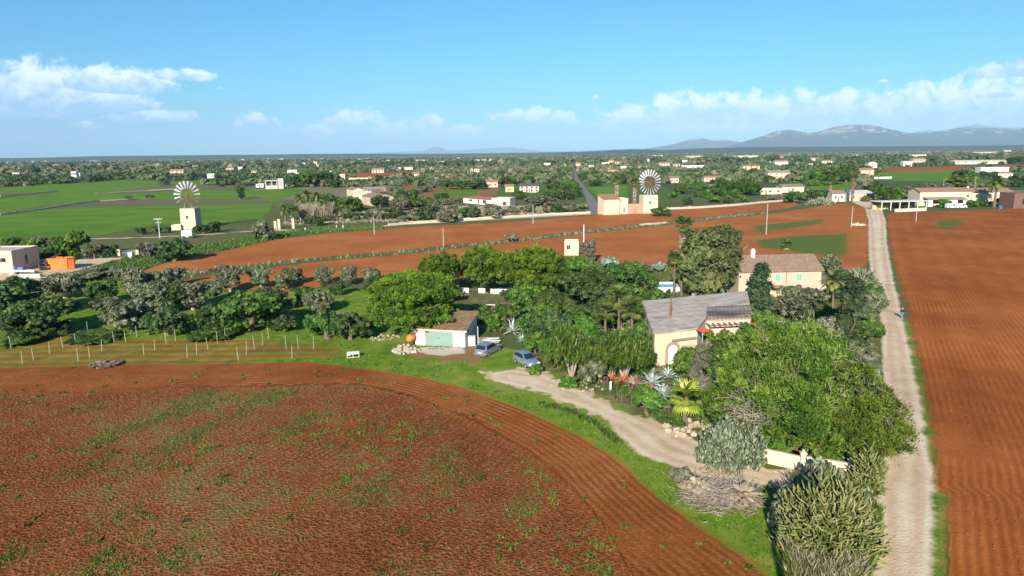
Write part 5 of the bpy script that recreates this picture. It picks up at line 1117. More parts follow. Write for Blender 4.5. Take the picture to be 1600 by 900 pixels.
tree('shrub', 'grey', 1062, 752, 728, 40, 'low grey dry bush at the left end of the brush heap', seed=2, leaf=.14, unique=True)

# ------------------------------------------------------------------ lush grass blades, weeds in the field
r = np.random.default_rng(99)
def cand(x0, x1, y0, y1, n): return np.column_stack([x0+(x1-x0)*r.random(n), y0+(y1-y0)*r.random(n)])
def vnoise(X, s, seed):
    q = np.random.default_rng(seed); o = 0
    for k in range(9): a = q.random()*6.28; f = s*(.6+1.4*q.random()); o = o+np.sin((X[:,0]*math.cos(a)+X[:,1]*math.sin(a))*f+q.random()*6.28)
    return o/3
X = cand(-75, 45, 35, 130, 150000); l_ = np.maximum(sdf('LU', X), np.maximum(sdf('VS', X), sdf('LU2', X)))
ok = (l_ > .3) & (sdf('F1', X) < -.1) & (sdf('F2', X) < -.2) & (sdf('T1', X) < -.3) & (sdf('D1', X) < -.4) & (sdf('V', X) < -.4) & (sdf('A1', X) < -.3) & (sdf('GA', X) < -1)
edge_ = np.minimum(-sdf('F1', X), 9)
ok &= (r.random(len(X)) < np.where(edge_ < 4, .55, .22)*np.clip(90/X[:, 1], .2, 1)) & (vnoise(X, .5, 3) > -.5)
Xg = X[ok]; blades_at('grass_tufts', Xg, .13, 'grassy', 'short bright green grass tufts on the verges', r, .05, None, 'stuff', 4)
X = cand(-70, 22, 34, 76, 150000); s1 = sdf('F1i', X); vn = vnoise(X@np.stack([n1*.9, np.array([n1[1], -n1[0]])*.35], 1), 1.1, 8)+.6*vnoise(X, .16, 4)
ok = (s1 > .8) & (vn+r.normal(size=len(X))*.55+.25*np.clip((60-X[:, 1])/20, -1, 1) > 1.15) & (r.random(len(X)) < .5)
Xw = X[ok]; blades_at('field_weeds', Xw, .085, 'oak', 'patches of green weeds sprouting in the ploughed red field', r, .035, None, 'stuff', 5, .9, spread=.09)
X = cand(-70, 22, 34, 90, 5000); ok = (sdf('F1', X) > .3); ww = X[ok][:230]; blades_at('field_weeds', ww, .15, 'oak', 'single darker weeds dotted over the ploughed red field', r, .06, None, 'stuff', 16, .9, spread=.16)
X = cand(-70, 22, 34, 72, 16000); vn = vnoise(X@np.stack([n1*.9, np.array([n1[1], -n1[0]])*.35], 1), .8, 12)+.5*vnoise(X, .22, 14); X = X[(sdf('F1i', X) > .5) & (vn > .75)][:330]
blades_at('field_weeds', X, .12, 'grassy', 'drifts of thick dark green weeds in the lower red field', r, .04, None, 'stuff', 22, .9, spread=.22)
# line of taller weeds on the bank between field and grass
bp = P((842,632),(880,640),(905,650),(925,660),(940,672),(955,682),(968,695)); q = []
for a, b_ in zip(bp, bp[1:]):
    for k in range(26): q.append(a+(b_-a)*k/26+r.normal(size=2)*.12)
blades_at('bank_weeds', np.array(q)[::2], .35, 'oak', 'line of taller dark weeds on the grass bank', r, .06, None, 'stuff', 10, .8)
# soil clods
X = cand(-60, 20, 34, 72, 26000); X = X[(sdf('F1i', X) > .3)]; X2 = cand(28, 60, 30, 70, 9000); X2 = X2[sdf('F2', X2) > .3]; X = np.vstack([X, X2]); N = len(X); s = .035+.06*r.random(N)**3; c = np.column_stack([X, near_relief(X)*np.clip((160-X[:,1])/60, 0, 1)])
J = r.normal(size=(N, 5, 3))*.25; B = np.array([(-1,-1,-.3),(1,-1,-.3),(1,1,-.3),(-1,1,-.3),(0,0,.9)]); V = c[:, None]+(B+J)*s[:, None, None]
Fq = np.array([(0,1,4,4),(1,2,4,4),(2,3,4,4),(3,0,4,4)]); Fq = (Fq[None]+np.arange(N)[:, None, None]*5).reshape(-1, 4)[:, :3]
clm = simple('soil_clods', (.26, .075, .035), .95, .5, 1.5); o = link('soil_clods', qmesh('soil_clods', V.reshape(-1, 3), Fq), clm); tag(o, 'red-brown clods strewn over the ploughed soil', None, None, 'stuff')

# ------------------------------------------------------------------ orchard on the left
ORCH = [  # kind, mat, px, ybase, ytop, w, label
 ('round','carob',18,500,428,96,'dark dense tree at the left edge below the peach building'),
 ('round','carob',68,524,464,98,'dark rounded carob in front of the left edge tree'),
 ('shrub','olive',12,518,494,44,'grey-green bush at the left edge of the orchard'),
 ('olive','olive',103,466,428,62,'grey olive below the concrete yard'),
 ('round','carob',161,474,436,42,'small dark green tree right of the grey olive'),
 ('olive','olive',178,508,462,40,'slim grey olive with red soil behind'),
 ('olive','olive',205,518,465,66,'big grey olive with pale forked trunk in the orchard'),
 ('round','carob',262,524,478,62,'dark green tree right of the big grey olive'),
 ('olive','olive',212,456,420,40,'grey olive at the upper edge of the orchard'),
 ('olive','olive',245,452,424,40,'grey olive behind the dense orchard clump'),
 ('olive','olive',272,446,420,30,'small grey olive at the tip of the red field'),
 ('round','olive',240,490,436,52,'grey-green tree inside the dense orchard clump'),
 ('round','carob',275,486,438,48,'dark tree inside the dense orchard clump'),
 ('olive','olive',302,484,440,44,'grey olive right of the dense orchard clump'),
 ('round','carob',333,516,476,48,'small dark tree alone on the orchard grass'),
 ('round','oak',392,516,452,90,'large green tree in the middle of the orchard'),
 ('round','carob',424,486,446,46,'dark tree behind the large green orchard tree'),
 ('olive','olive',360,455,415,34,'slim olive with visible trunk before the red field'),
 ('olive','olive',338,466,437,20,'very small olive between orchard and red field'),
 ('olive','olive',408,450,417,28,'olive in the field-edge row, leftmost'),
 ('olive','olive',443,452,431,22,'low olive in the field-edge row, second from left'),
 ('olive','olive',462,444,419,28,'olive in the field-edge row, third from left'),
 ('olive','olive',505,446,418,28,'round olive in the field-edge row, fourth from left'),
 ('olive','olive',546,445,417,27,'round olive in the field-edge row, fifth from left'),
 ('olive','grey',581,446,418,23,'thin pale olive in the field-edge row, nearest the umbrella pine'),
 ('olive','oak',475,472,450,22,'small green tree on the bright grass, left of two'),
 ('round','olive',499,488,452,44,'green-grey tree on the bright grass'),
 ('olive','carob',527,462,441,26,'small dark tree near the field-edge row'),
 ('shrub','carob',460,482,468,15,'tiny dark bush on the bright grass'),
 ('shrub','oak',512,528,483,64,'broad green bush left of the largest umbrella pine'),
 ('shrub','carob',548,530,486,58,'dark green bush touching the largest umbrella pine'),
 ('shrub','oak',572,522,492,34,'narrow bush under the largest umbrella pine'),
 ('round','carob',595,470,428,40,'dark bush behind the largest umbrella pine'),
 ('shrub','olive',130,438,424,50,'low grey bush on the bank below the yard'),
 ('shrub','olive',165,432,418,50,'low olive-coloured bush along the lane to the yard'),
 ('shrub','oak',30,537,522,60,'low green scrub at the left end of the vineyard'),
 ('shrub','oak',150,531,521,80,'low green scrub above the left half of the vineyard'),
 ('shrub','oak',330,530,516,60,'low green scrub above the vineyard posts'),
 ('shrub','straw',165,572,566,40,'straw-coloured tuft at the lower vineyard edge'),
 ('shrub','carob',445,516,492,40,'low bush between the green orchard tree and broad bush'),
]
for kd, mt, px, yb, yt, w, lb in ORCH: tree(kd, mt, px, yb, yt-4, w*1.22, lb, seed=int(px) % 4)
HEDGE = [('round','oak',12,404,366,46,'leafy tree in the hedge behind the peach building'),('round','bright',50,406,368,48,'yellow-green tree in the hedge above the orange container'),('round','bright',112,404,355,60,'tallest yellow-green tree of the left hedge'),
 ('round','carob',78,408,378,40,'dark tree in the hedge behind the orange container'),('round','olive',148,404,376,34,'grey-green tree in the hedge right of the tallest one'),('round','carob',172,402,380,36,'dark bush at the yard gate'),('shrub','grey',60,385,366,26,'pale bare bush behind the left hedge'),
 ('round','grey',232,400,376,40,'pale wispy tree between yard gate and dark bush'),('round','carob',273,408,370,58,'large dark bush below the left windmill'),('round','olive',411,375,341,40,'dark olive at the left of the gate pillars'),
 ('round','carob',500,352,338,22,'low dark bush right of the gate pillars'),('round','carob',486,350,337,22,'dark bush beside the pink gate pillars')]
for kd, mt, px, yb, yt, w, lb in HEDGE: tree(kd, mt, px, yb, yt, w, lb, seed=int(px) % 4)
for px, yb, yt, w, lb in ((222,366,355,18,'small olive left of the windmill path'),(245,365,353,16,'small olive second from the windmill path'),(262,364,354,14,'tiny olive beside the left windmill tower'),(318,365,349,18,'olive just right of the left windmill tower'),(335,363,345,24,'larger olive right of the left windmill'),(305,364,354,12,'tiny olive at the foot of the left windmill')): tree('olive', 'carob', px, yb, yt, w, lb)
# vineyard posts
VP = [(70,740),(157,715),(210,815),(140,840),(310,775),(395,740),(475,720),(490,820),(560,800),(637,760),(715,705),(787,700),(855,670),(900,785),(968,755),(1040,710),(1098,690),(1160,645),(1230,775),(1170,795),(1300,745),(1360,705),(1410,690),(1455,640),(1540,770),(1490,810),(1590,740),(120,620),(548,640),(1640,715),(1680,680),(1864,735),(1788,735),(1960,740),(1825,800)]
pm = None
for k, (x, y) in enumerate(VP):
    px, py = x/4, 360+y/4
    if pm is None: mb = MB(); mb.tube([(0,0,-.2),(0,0,1.65)], [.032,.028], 6); pm = mb.mesh('vineyard_post'); pm.materials.append(postm)
    o = link('vineyard_post', pm, None, None, at(px, py)); o.rotation_euler = ((k % 3-1)*.03, (k % 5-2)*.03, 0); tag(o, 'thin pale wooden post standing in the vineyard strip', 'post', 'thin posts of the vineyard strip')
# utility poles
def pole(px, yb, yt, label, arm=0, mat=None, r_=.13, name='utility_pole'):
    g = at(px, yb); h = zat(px, yb, yt); o = empty(name, g, label, 'pole'); m_ = MB(); m_.tube([(0,0,-.3),(0,0,h)], [r_, r_*.7], 8); m_.build('shaft', mat or postm, o)
    if arm:
        m_ = MB(); m_.box(-arm, arm, -.07, .07, h-.35, h-.2); m_.box(-arm*.7, arm*.7, -.05, .05, h-1.3, h-1.18); m_.build('crossarm', metal, o)
        for k in (-1, -.4, .4, 1): q = MB(); q.tube([(arm*k*.92,0,h-.2),(arm*k*.92,0,h+.1)], [.06,.07], 6); q.build('insulator', white, o)
    return o
pole(250, 372, 341, 'white concrete power pole with crossarms below the left windmill', 1.3, concrete, .2)
pole(693, 386, 356, 'thin white pole standing in the red field above the umbrella pines')
pole(585, 366, 337, 'thin pole at the edge of the red field before the scrub')
pole(833, 350, 319, 'thin pole in the red field left of the main road')
pole(1197, 367, 318, 'tall thin pole in the lower red field right of the eucalyptus')
pole(1431, 346, 315, 'thin pole at the top of the right-hand red field')
pole(1330, 355, 322, 'thin leaning pole beside the upper lane')
pole(912, 396, 351, 'white pole beside the cream hut', mat=white, r_=.16)
pole(1473, 301, 280, 'thin pole behind the long farm building, the left one')
pole(1522, 303, 276, 'thin pole behind the long farm building, the right one')
pole(1064, 345, 335, 'short stub pole by the windmill bush')
# pole below the frame whose shadow falls across the verge
g = Vector((at(1216, 900).x, 0, 0)); vd = Vector((math.sin(SHADOW_AZ), math.cos(SHADOW_AZ), 0)); tip = at(1194, 784); Hp = 13.0; g = tip-vd*(Hp/math.tan(SUN_EL))
print('shadow pole base', tip, at(1216,900), g, proj((g.x, g.y, Hp))); o = empty('utility_pole', g, 'wooden power pole just below the picture, casting the long black shadow', 'pole'); m_ = MB(); m_.tube([(0,0,-.3),(0,0,Hp)], [.2,.13], 8); m_.build('shaft', wood, o)

# ------------------------------------------------------------------ left yard
house((-40, 427), (22, 426), 395, 9, simple('peach_render', (.70, .46, .31), .85, .08, 1.5), None, 'flat', label='flat-roofed peach building cut by the left edge', cat='building', name='farm_building', wins=[(.72, .52, 2.0, .9)], swins=[(.5, .3, .9, 1.9)])
cA, cB = (76, 421), (107, 421); o, w, = frame(cA, cB, 'skip_container', 'orange open-topped skip container in the left yard', 'container'); h = zat(76, 421, 405); m_ = MB()
m_.hexa([(.3,0,.1),(w-.3,0,.1),(w-.3,2.6,.1),(.3,2.6,.1),(0,-.1,h),(w,-.1,h),(w,2.7,h),(0,2.7,h)]); m_.build('hull', orangep, o); m_ = MB()
for x0, x1, y0, y1 in ((-.06,w+.06,-.2,-.05),(-.06,w+.06,2.65,2.8),(-.06,.1,-.05,2.65),(w-.1,w+.06,-.05,2.65)): m_.box(x0, x1, y0, y1, h-.02, h+.14)
for k in range(1, 7): m_.hexa([(w*k/7-.06,-.02,.2),(w*k/7+.06,-.02,.2),(w*k/7+.06,.05,.2),(w*k/7-.06,.05,.2),(w*k/7-.06,-.2,h-.05),(w*k/7+.06,-.2,h-.05),(w*k/7+.06,0,h-.05),(w*k/7-.06,0,h-.05)])
m_.build('ribs', orangep, o)
o, w = frame((108, 421), (117, 420), 'skip_container', 'second smaller orange container at the right end of the first', 'container'); m_ = MB(); m_.box(.05, w, 0, 2.4, .1, h*.95, top=.98); m_.build('hull', orangep, o); m_ = MB(); m_.box(0, w+.1, -.1, .0, h*.9, h); m_.build('rim', orangep, o)
o, w = frame((61, 423), (74, 422), 'flatbed_trailer', 'dark red trailer with raised loading arm beside the orange container', 'trailer'); m_ = MB(); m_.box(0, w, 0, 2.2, .6, .9); m_.box(0, .2, 0, 2.2, .9, 1.7); m_.box(w-.2, w, 0, 2.2, .9, 1.5); m_.build('bed', simple('dark_red', (.22, .04, .02), .7), o); m_ = MB(); m_.tube([(.5,1,.9),(1.8,1,2.2),(4.5,1,3.4)], [.18,.16,.12], 6); m_.build('loading_arm', darkm, o)
for x in (.5, w-.5):
    m_ = MB(); m_.disc_tube((x, .05, .42), (0,1,0), .42, .3, 14); m_.build('wheel', black, o)
g = at(38, 428); o = empty('small_boat_trailer', g, 'white and blue small boat on a trailer beside the peach building', 'boat', rz=-.1); m_ = MB(); loft(m_, [[(x, -wd, .9), (x, -wd*.7, .5), (x, 0, .35), (x, wd*.7, .5), (x, wd, .9)] for x, wd in ((-2.2, .7), (-.5, .9), (1.2, .7), (2.4, .05))]); m_.build('hull', white, o)
m_ = MB(); m_.box(-1.2, .3, -.5, .5, .9, 1.5, top=.7); m_.build('cabin', simple('blue_paint', (.06, .16, .35), .5), o); m_ = MB(); m_.disc_tube((-.8, -.8, .3), (0,1,0), .3, .2, 12); m_.build('wheel', black, o)
g = at(20, 428); m_ = MB(); m_.tube([(0,0,0),(0,0,1.5),(0,0,1.8),(0,0,1.95)], [.6,.6,.4,.15], 12); tag(m_.build('water_tank', simple('pale_grey_plastic', (.6,.62,.63), .5), None, loc=g), 'grey plastic water tank at the corner of the peach building', 'tank')
g = at(50, 433); m_ = MB(); m_.box(-2.5, 2.2, -.6, .5, 0, .7, top=.9); tag(m_.build('stone_trough', cream2, None, loc=g), 'long pale trough at the edge of the yard', 'trough')
g = at(205, 403); m_ = MB(); m_.box(-.5, .5, -.4, .4, 0, 1.3, top=1.1); m_.box(-.55, .55, -.45, .45, 1.3, 1.45); tag(m_.build('wheelie_bin', simple('pale_blue_plastic', (.45,.58,.60), .5), None, loc=g), 'pale blue bin beside the yard gate', 'bin')
o, w = frame((189, 402), (213, 399), 'yard_gate', 'grey metal gate across the yard entrance', 'gate'); m_ = MB()
for k in range(20): m_.box(w*k/19-.03, w*k/19+.03, -.03, .03, .1, 1.6)
m_.box(0, w, -.05, .05, 1.55, 1.65); m_.box(0, w, -.05, .05, .15, .25); m_.build('gate_bars', metal, o)
for px, lb in ((187, 'stone pillar on the left of the yard gate'), (216, 'stone pillar on the right of the yard gate')): g = at(px, 402 if px < 200 else 399); m_ = MB(); m_.box(-.4, .4, -.4, .4, -.1, 2.0, top=.9); tag(m_.build('stone_pillar', stone, None, loc=g), lb, 'pillar')
# white covered van-like tank by the windmill
g = at(293, 372); zt = zat(293, 372, 358); o = empty('white_tanker', g, 'white rounded water tanker below the left windmill', 'tanker', rz=.3); m_ = MB(); m_.tube([(-1.6,0,1.3),(-1.4,0,1.3),(1.4,0,1.3),(1.6,0,1.3)], [.6,1.15,1.15,.6], 14); m_.build('tank', white, o); m_ = MB(); m_.box(-1.5, 1.5, -.9, .9, .3, .5); m_.build('chassis', metal, o)
for x in (-.9, .9):
    for s in (-1, 1): m_ = MB(); m_.disc_tube((x, s*.9, .38), (0,1,0), .38, .25, 12); m_.build('wheel', black, o)
house((268, 360), (283, 359.5), 353, 3, cream2, None, 'flat', label='low pale outbuilding left of the left windmill tower', cat='outbuilding', name='outbuilding')
# gate pillars in pink and white posts along the scrub lane
for px, py, yt, lb in ((437, 358, 343, 'pink gate pillar on the left before the palms'), (459, 357, 342, 'pink gate pillar on the right before the palms'), (431, 357, 346, 'shorter pink pillar next to the left gate pillar')):
    g = at(px, py); h = zat(px, py, yt); m_ = MB(); m_.box(-.45, .45, -.45, .45, -.1, h, top=.98); m_.box(-.52, .52, -.52, .52, h, h+.15); tag(m_.build('gate_pillar', pink, None, loc=g), lb, 'gate pillar')
for px, py, lb in ((526, 357, 'short white marker post by the scrub lane, left'), (536, 356.5, 'short white marker post by the scrub lane, right'), (477, 361, 'white post where the scrub lane begins')): framepost(px, py, 1.1, lb, mat=white, r_=.2)
# dry-stone walls
wallrun('stone_wall', [(607,353),(640,350),(700,346),(800,340),(860,336.5),(922,333.5)], .9, .6, stone2, 'long pale dry-stone wall along the lane left of the main road', seed=2)
wallrun('stone_wall', [(1042,327.5),(1100,325),(1150,321.5),(1190,317.5),(1231,314)], .9, .6, stone2, 'pale dry-stone wall right of the windmill tower', seed=3)
wallrun('stone_wall', [(1000,352),(1020,350.5),(1040,348.5)], .5, .9, stone2, 'short row of pale stones between the two red fields', seed=4)
wallrun('stone_wall', [(0,336),(62,328),(110,320),(155,315),(200,312)], .7, .7, stone, 'broken stone wall crossing the green field', seed=5)
wallrun('stone_wall', [(0,307),(50,303),(90,299)], .7, .8, stone, 'short overgrown wall stub in the green field', seed=6)
wallrun('stone_wall', [(150,303),(165,302),(230,298),(290,295)], .6, .6, stone, 'low wall between green field and brown strip', seed=7)
g = at(1340, 353); m_ = rubble(1341, 352, 40, 2.2, .5, stone, 'grey stone pile beside the upper lane', 31, 'stone_pile', 'stones', .5)
# ------------------------------------------------------------------ houses of the plain: (x0, x1, y base, y top, wall, roof kind, roof mat, depth m, windows, label or zone)
WM = {'w': whitewash, 'c': cream, 'p': pink, 's': stone2, 'k': cream2, 'g': concrete, 'y': simple('yellow_render', (.72, .55, .25), .85, .08, 1.2), 'o': simple('ochre_render', (.62, .42, .26), .85, .08, 1.2)}
RM = {'b': roof_b, 'a': roof_a, 'g': roof_g, 'n': None, 'd': simple('dark_slate', (.10, .08, .09), .8, .2, 2), 'r': simple('red_flat_roof', (.40, .12, .09), .85, .15, 1), 't': simple('pale_sheet_roof', (.62, .55, .48), .7, .1, .5)}
HS = [
 (15,30,273.5,269,'w','gable','b',8,3,'white red-roofed house, leftmost among the trees beyond the green field'),
 (112,120,280,268.5,'w','flat','n',6,4,'bright white tower-like house above the green field'),
 (121,125.5,278,270,'w','flat','n',5,1,'slim white block right beside the white tower-like house'),
 (54,59,270.5,266.5,'w','gable','b',6,1,'tiny white cottage left of the white tower-like house'),
 (266,287,273.5,265,'p','gable','b',9,3,'pale pink house behind the left windmill wheel'),
 (324,335,278.5,272,'w','flat','n',7,2,'small white cube house right of the left windmill'),
 (350,365,266,262,'k','gable','b',9,3,'low pale farmhouse right of the white cube house'),(370,385,265,261,'w','flat','n',9,2,'low white house next to the low pale farmhouse'),(393,401,270,266,'k','gable','b',7,2,'tiny pale house at the end of the windmill fields'),
 (449,464,271.5,266,'w','flat','n',8,3,'white flat-roofed house left of the pine grove'),(460,474,275,270.5,'k','flat','n',6,2,'lower pale block in front of the white flat-roofed house'),
 (400,412,293,288,'w','flat','n',6,2,'small white building left of the bare concrete frame'),(442,449,291,285,'k','gable','b',7,1,'small pale shed right of the bare concrete frame'),
 (490,496,261,253,'c','flat','n',7,3,'cream tower of the hamlet above the pine grove'),(497,506,261.5,256.5,'p','gable','b',8,2,'pink house beside the cream hamlet tower'),(472,477,257,253.5,'c','gable','b',7,1,'small cream house left of the hamlet tower'),
 (531,539,281,272.5,'c','flat','n',6,2,'cream block at the left end of the long red vineyard'),(541,575,280.5,278.5,'k','flat','n',4,0,'long low pale wall building below the red vineyard'),(575,580,279.5,275.5,'k','gable','b',5,1,'tiny pale cottage at the right end of the long low building'),
 (581,600,270.5,263,'p','gable','b',12,4,'large pink house behind the red vineyard'),(514,518,271.5,267.5,'w','flat','n',5,1,'tiny white house right of the pine grove'),
 (644,655,279,269.5,'c','gable','b',8,2,'cream and yellow house at the right of the red vineyard'),(741,749,269.5,264.5,'c','flat','n',7,2,'cream box house above the pine belt'),(735,739,271,263,'k','gabley','b',5,1,'narrow pale gable beside the cream box house'),
 (631,645,265,260.5,'w','gable','b',8,3,'white house at the left end of the pine belt'),(621,626,266,262,'w','flat','n',6,1,'small white house left of the pine belt'),
 (754,778,293,282,'p','gable','b',9,3,'villa with arcade and orange tile roof behind the modern white house'),(790,803,300,289,'y','gable','b',8,1,'yellow-walled house behind the modern house'),
 (812,842,301,288,'k','gable','d',10,4,'house with hipped dark slate roof left of the main road'),(850,860,258.5,255,'w','flat','n',9,2,'low white house above the roadside trees'),
 (900,907,261.5,254,'c','gable','b',8,2,'cream house where the main road disappears'),(907,913,256.5,251,'k','gable','b',8,1,'pale house behind the cream one at the road end'),
 (940,951,256.5,254,'w','flat','n',8,2,'low white house right of the road end'),(951,959,255.5,250,'o','gable','b',8,2,'brown-roofed house right of the road end'),(961,969,256.5,252,'p','gable','b',8,2,'pinkish house third right of the road end'),
 (970,979,263.5,260,'w','flat','n',8,2,'white box house above the road-side palms'),(950,965,269.5,265,'o','gable','b',8,2,'orange-roofed house between the palms and road end'),
 (1010,1019,254.5,248,'w','gable','b',8,2,'white two-storey house above the right windmill wheel'),(1031,1046,260.5,254,'w','gable','b',9,3,'white farmhouse just right of the right windmill wheel'),(1052,1062,260.5,255.5,'k','gable','b',8,2,'pale house second right of the windmill wheel'),
 (1071,1096,249.5,243,'p','gable','b',12,6,'long pinkish manor on the plain right of the windmill'),(1066,1077,254.5,250.5,'w','flat','n',8,2,'white house below the pinkish manor'),(1066,1100,262.5,259,'w','flat','n',8,5,'long low white building below the pinkish manor'),
 (1046,1062,286,276,'s','gable','a',8,2,'stone ruin among trees right of the windmill'),(1100,1127,284,275.5,'s','gable','b',8,3,'old stone house behind the bushy pines'),(1110,1125,298,289,'c','gable','a',6,1,'small cream house half hidden by the bushy pines'),
 (1147,1186,247.5,243.5,'k','flat','n',10,6,'long pale building far behind the brown farm'),(1161,1187,265.5,258,'o','gable','a',12,3,'brown-roofed old farm beyond the bushy pines'),(1211,1231,259.5,251,'w','gable','b',10,3,'white house with tall right end on the right plain'),
 (1200,1234,279,267.5,'c','gable','g',9,4,'cream two-storey house above the pale long shed'),(1267,1280,251.5,246.5,'w','gable','b',9,2,'small white house above the right-hand pines, left'),(1285,1300,256.5,250.5,'w','gable','b',9,3,'small white house above the right-hand pines, right'),
 (1184,1222,304,295.5,'k','flat','t',6,3,'long pale grey shed right of the bushy pines'),(1221,1256,301,289,'k','gable','a',9,1,'cream barn with brown roof above the cactus hedge'),
 (1300,1320,315,299,'w','gable','b',7,2,'white cottage with orange roof at the top of the lane'),(1322,1366,314,300,'s','mono','t',8,2,'grey stone barn with pale sloping roof at the top of the lane'),
 (1337,1365,274,263.5,'o','gable','b',10,2,'brown house with long wall behind the green pasture'),(1356,1370,262.5,253,'w','gabley','b',9,1,'white gabled barn behind the brown house'),
 (1426,1446,256.5,247,'p','gable','a',10,4,'pink two-storey house beyond the red strip'),(1411,1426,260,252.5,'w','flat','n',8,2,'white wing left of the pink two-storey house'),(1421,1447,245.5,242,'w','flat','n',12,5,'long white building above the pink house'),
 (1337,1346,245.5,241.5,'w','gable','b',9,1,'tiny white house on the wooded plain above the pines'),(1492,1580,257,251,'k','gable','t',26,8,'very long farm shed with pale roof on the right plain'),
 (1532,1576,270,262,'w','flat','n',9,4,'white flat-roofed villa, upper block'),(1558,1582,278,269,'w','gable','b',8,3,'white villa wing with windows, lower block'),
 (1520,1560,241.5,237,'p','gable','b',14,6,'long orange-roofed building near the right horizon'),(1568,1580,238.5,234.5,'p','gable','b',12,3,'short orange-roofed building near the right horizon'),
 (1425,1472,230.8,227.2,'w','flat','t',60,0,'long white warehouse at the foot of the mountains, left one'),(1495,1550,229.8,226.4,'w','flat','t',60,0,'long white warehouse at the foot of the mountains, right one'),
]
TINY = [(25,30,258.7,256.8),(74,79,259.5,257),(82,91,259,256.8),(95,98,259.8,256.8),(120,131,259.2,256),(139,142,258.5,256),(146,160,259,256.5),(171,176,259.2,257),(182,186,257.2,254),(10,14,254.6,253),(49,53,253.8,251.4),(69,73,253,251),(140,151,252.6,251),(235,251,257.8,255.7),(260,273,257.5,255.5),(290,296,254,252),(310,318,252.5,250.8),(345,352,256,253.8),(376,381,250.5,248.5),
 (647,664,252.8,249.2),(685,695,254,251.2),(742,750,251.3,249),(752,760,251.8,248.6),(764,769,253.5,248),(560,566,250,248.2),(602,609,252,249.8),(417,421,249.2,247),(437,442,250,247.6),(500,505,249.2,247.2),(571,577,249,247),(584,590,250.3,248.3),(712,718,247.5,245.8),
 (971,980,248.4,244.6),(1020,1035,244.8,242.2),(996,1002,264,260.5),(1264,1270,257.3,254.6),(1325,1329,247.5,244),(1380,1387,245.5,243),(1218,1224,247,244.6),(1240,1246,250,247.6),(1561,1571,230,227),(1200,1206,232.8,231),(1512,1516,236,233.5),(1405,1412,250,247.5),(1455,1462,243,240.5),(830,838,249.5,247.5),(866,873,252,249.6),(884,889,247.5,245.5),(920,928,262,257.5),(1120,1128,252,249.5)]
BOX = []
def hbox(x0, x1, yb, yt): BOX.append((x0-1, x1+1, yb, yt))
for (x0, x1, yb, yt, wk, rk, rmk, dp, nw, lb) in HS:
    rh = zat(x0, yb, yt); two = rh > 5.2; rise = 0 if rk == 'flat' else min(2.2, rh*.28); hh = rh-rise*.8
    wins = []; 
    for q in range(nw): wins.append(((q+.5)/nw, .62 if two else .38, 1.0, 1.1 if rh < 9 else 1.6))
    if two:
        for q in range(nw): wins.append(((q+.5)/nw, .15, 1.0, 1.3))
    far = at(x0, yb).length > 900
    if far: wins = [(u, z, w_*1.5, h_*1.4) for u, z, w_, h_ in wins][:6]
    # buildings turn a little away from facing us
    sk_ = ((x0*13) % 7-3)*.0
    house((x0, yb), (x1, yb-(x1-x0)*.0116), None, dp, WM[wk], RM[rmk], rk, rise, lb, 'house', 'country_house', wins=wins, hgt=hh, over=.35, door=None if nw == 0 or far else (.5 if nw % 2 == 0 else .33, 1.0, 2.0))
    hbox(x0, x1, yb, yt)
for k, (x0, x1, yb, yt) in enumerate(TINY):
    z = 'left' if x0 < 400 else 'middle' if x0 < 900 else 'right'; rh = zat(x0, yb, yt)
    o, w_ = frame((x0, yb), (x1, yb-(x1-x0)*.0116), 'country_house', 'tiny pale house scattered far off in the woods on the %s of the plain' % z, 'house', 'tiny far houses on the %s of the plain' % z)
    m_ = MB(); m_.box(0, w_, 0, w_*.7, -.3, rh*.75); m_.build('wall', (whitewash, cream2, pink)[k % 3], o); m_ = MB(); m_.hexa([(-.3,-.3,rh*.75),(w_+.3,-.3,rh*.75),(w_+.3,w_*.7+.3,rh*.75),(-.3,w_*.7+.3,rh*.75),(.3,w_*.3,rh),(w_-.3,w_*.3,rh),(w_-.3,w_*.4,rh),(.3,w_*.4,rh)]); m_.build('roof', (roof_b, roof_g)[k % 2], o)
    m_ = MB(); m_.box(w_*.3, w_*.3+w_*.12, -.1, .1, rh*.25, rh*.5); m_.build('window', glass, o); hbox(x0, x1, yb, yt)
# mid-distance special buildings
house((724, 317), (767, 321), 309, 8, whitewash, RM['r'], 'mono', .5, 'modern white bungalow with flat red roof and dark openings', 'house', 'bungalow', wins=[(.28, .45, 2.6, .9), (.56, .2, 1.2, 1.8), (.78, .25, 2.8, 1.6)], over=.3); hbox(724, 767, 320, 308)
house((768, 321.5), (797, 322), 310, 7, concrete, RM['t'], 'flat', 0, 'grey rendered block joined to the modern white bungalow', 'outbuilding', 'outbuilding', wins=[(.7, .1, 1.4, 1.6)]); hbox(767, 797, 322, 309)
house((566, 319), (588, 323), 306, 9, pink, roof_a, 'gable', 1.6, 'front wing of the old villa with ruined plaster walls', 'villa', 'old_villa', wins=[(.25, .62, .9, 1.1), (.72, .62, .9, 1.1), (.25, .12, .9, 1.4), (.72, .12, .9, 1.4)], chimney=[(2, 4, .5)]); hbox(560, 590, 322, 304)
house((586, 317), (605, 314), 302, 9, cream2, roof_b, 'gable', 1.5, 'right wing of the old villa with orange tile roof', 'villa', 'old_villa', wins=[(.3, .6, .9, 1.1), (.75, .6, .9, 1.1)]); hbox(586, 606, 315, 300)
house((542, 306), (552, 308), 295, 6, cream2, roof_a, 'gable', 1.2, 'white gabled end house of the old villa', 'villa', 'old_villa', wins=[(.5, .5, .9, 1.1)]); hbox(541, 553, 308, 293)
house((570, 305), (603, 304), 297, 8, pink, roof_g, 'gable', 1.6, 'rear block of the old villa with long grey-brown roof', 'villa', 'old_villa', wins=[(.2, .5, .9, 1.0), (.8, .5, .9, 1.0)]); hbox(570, 603, 303, 294)
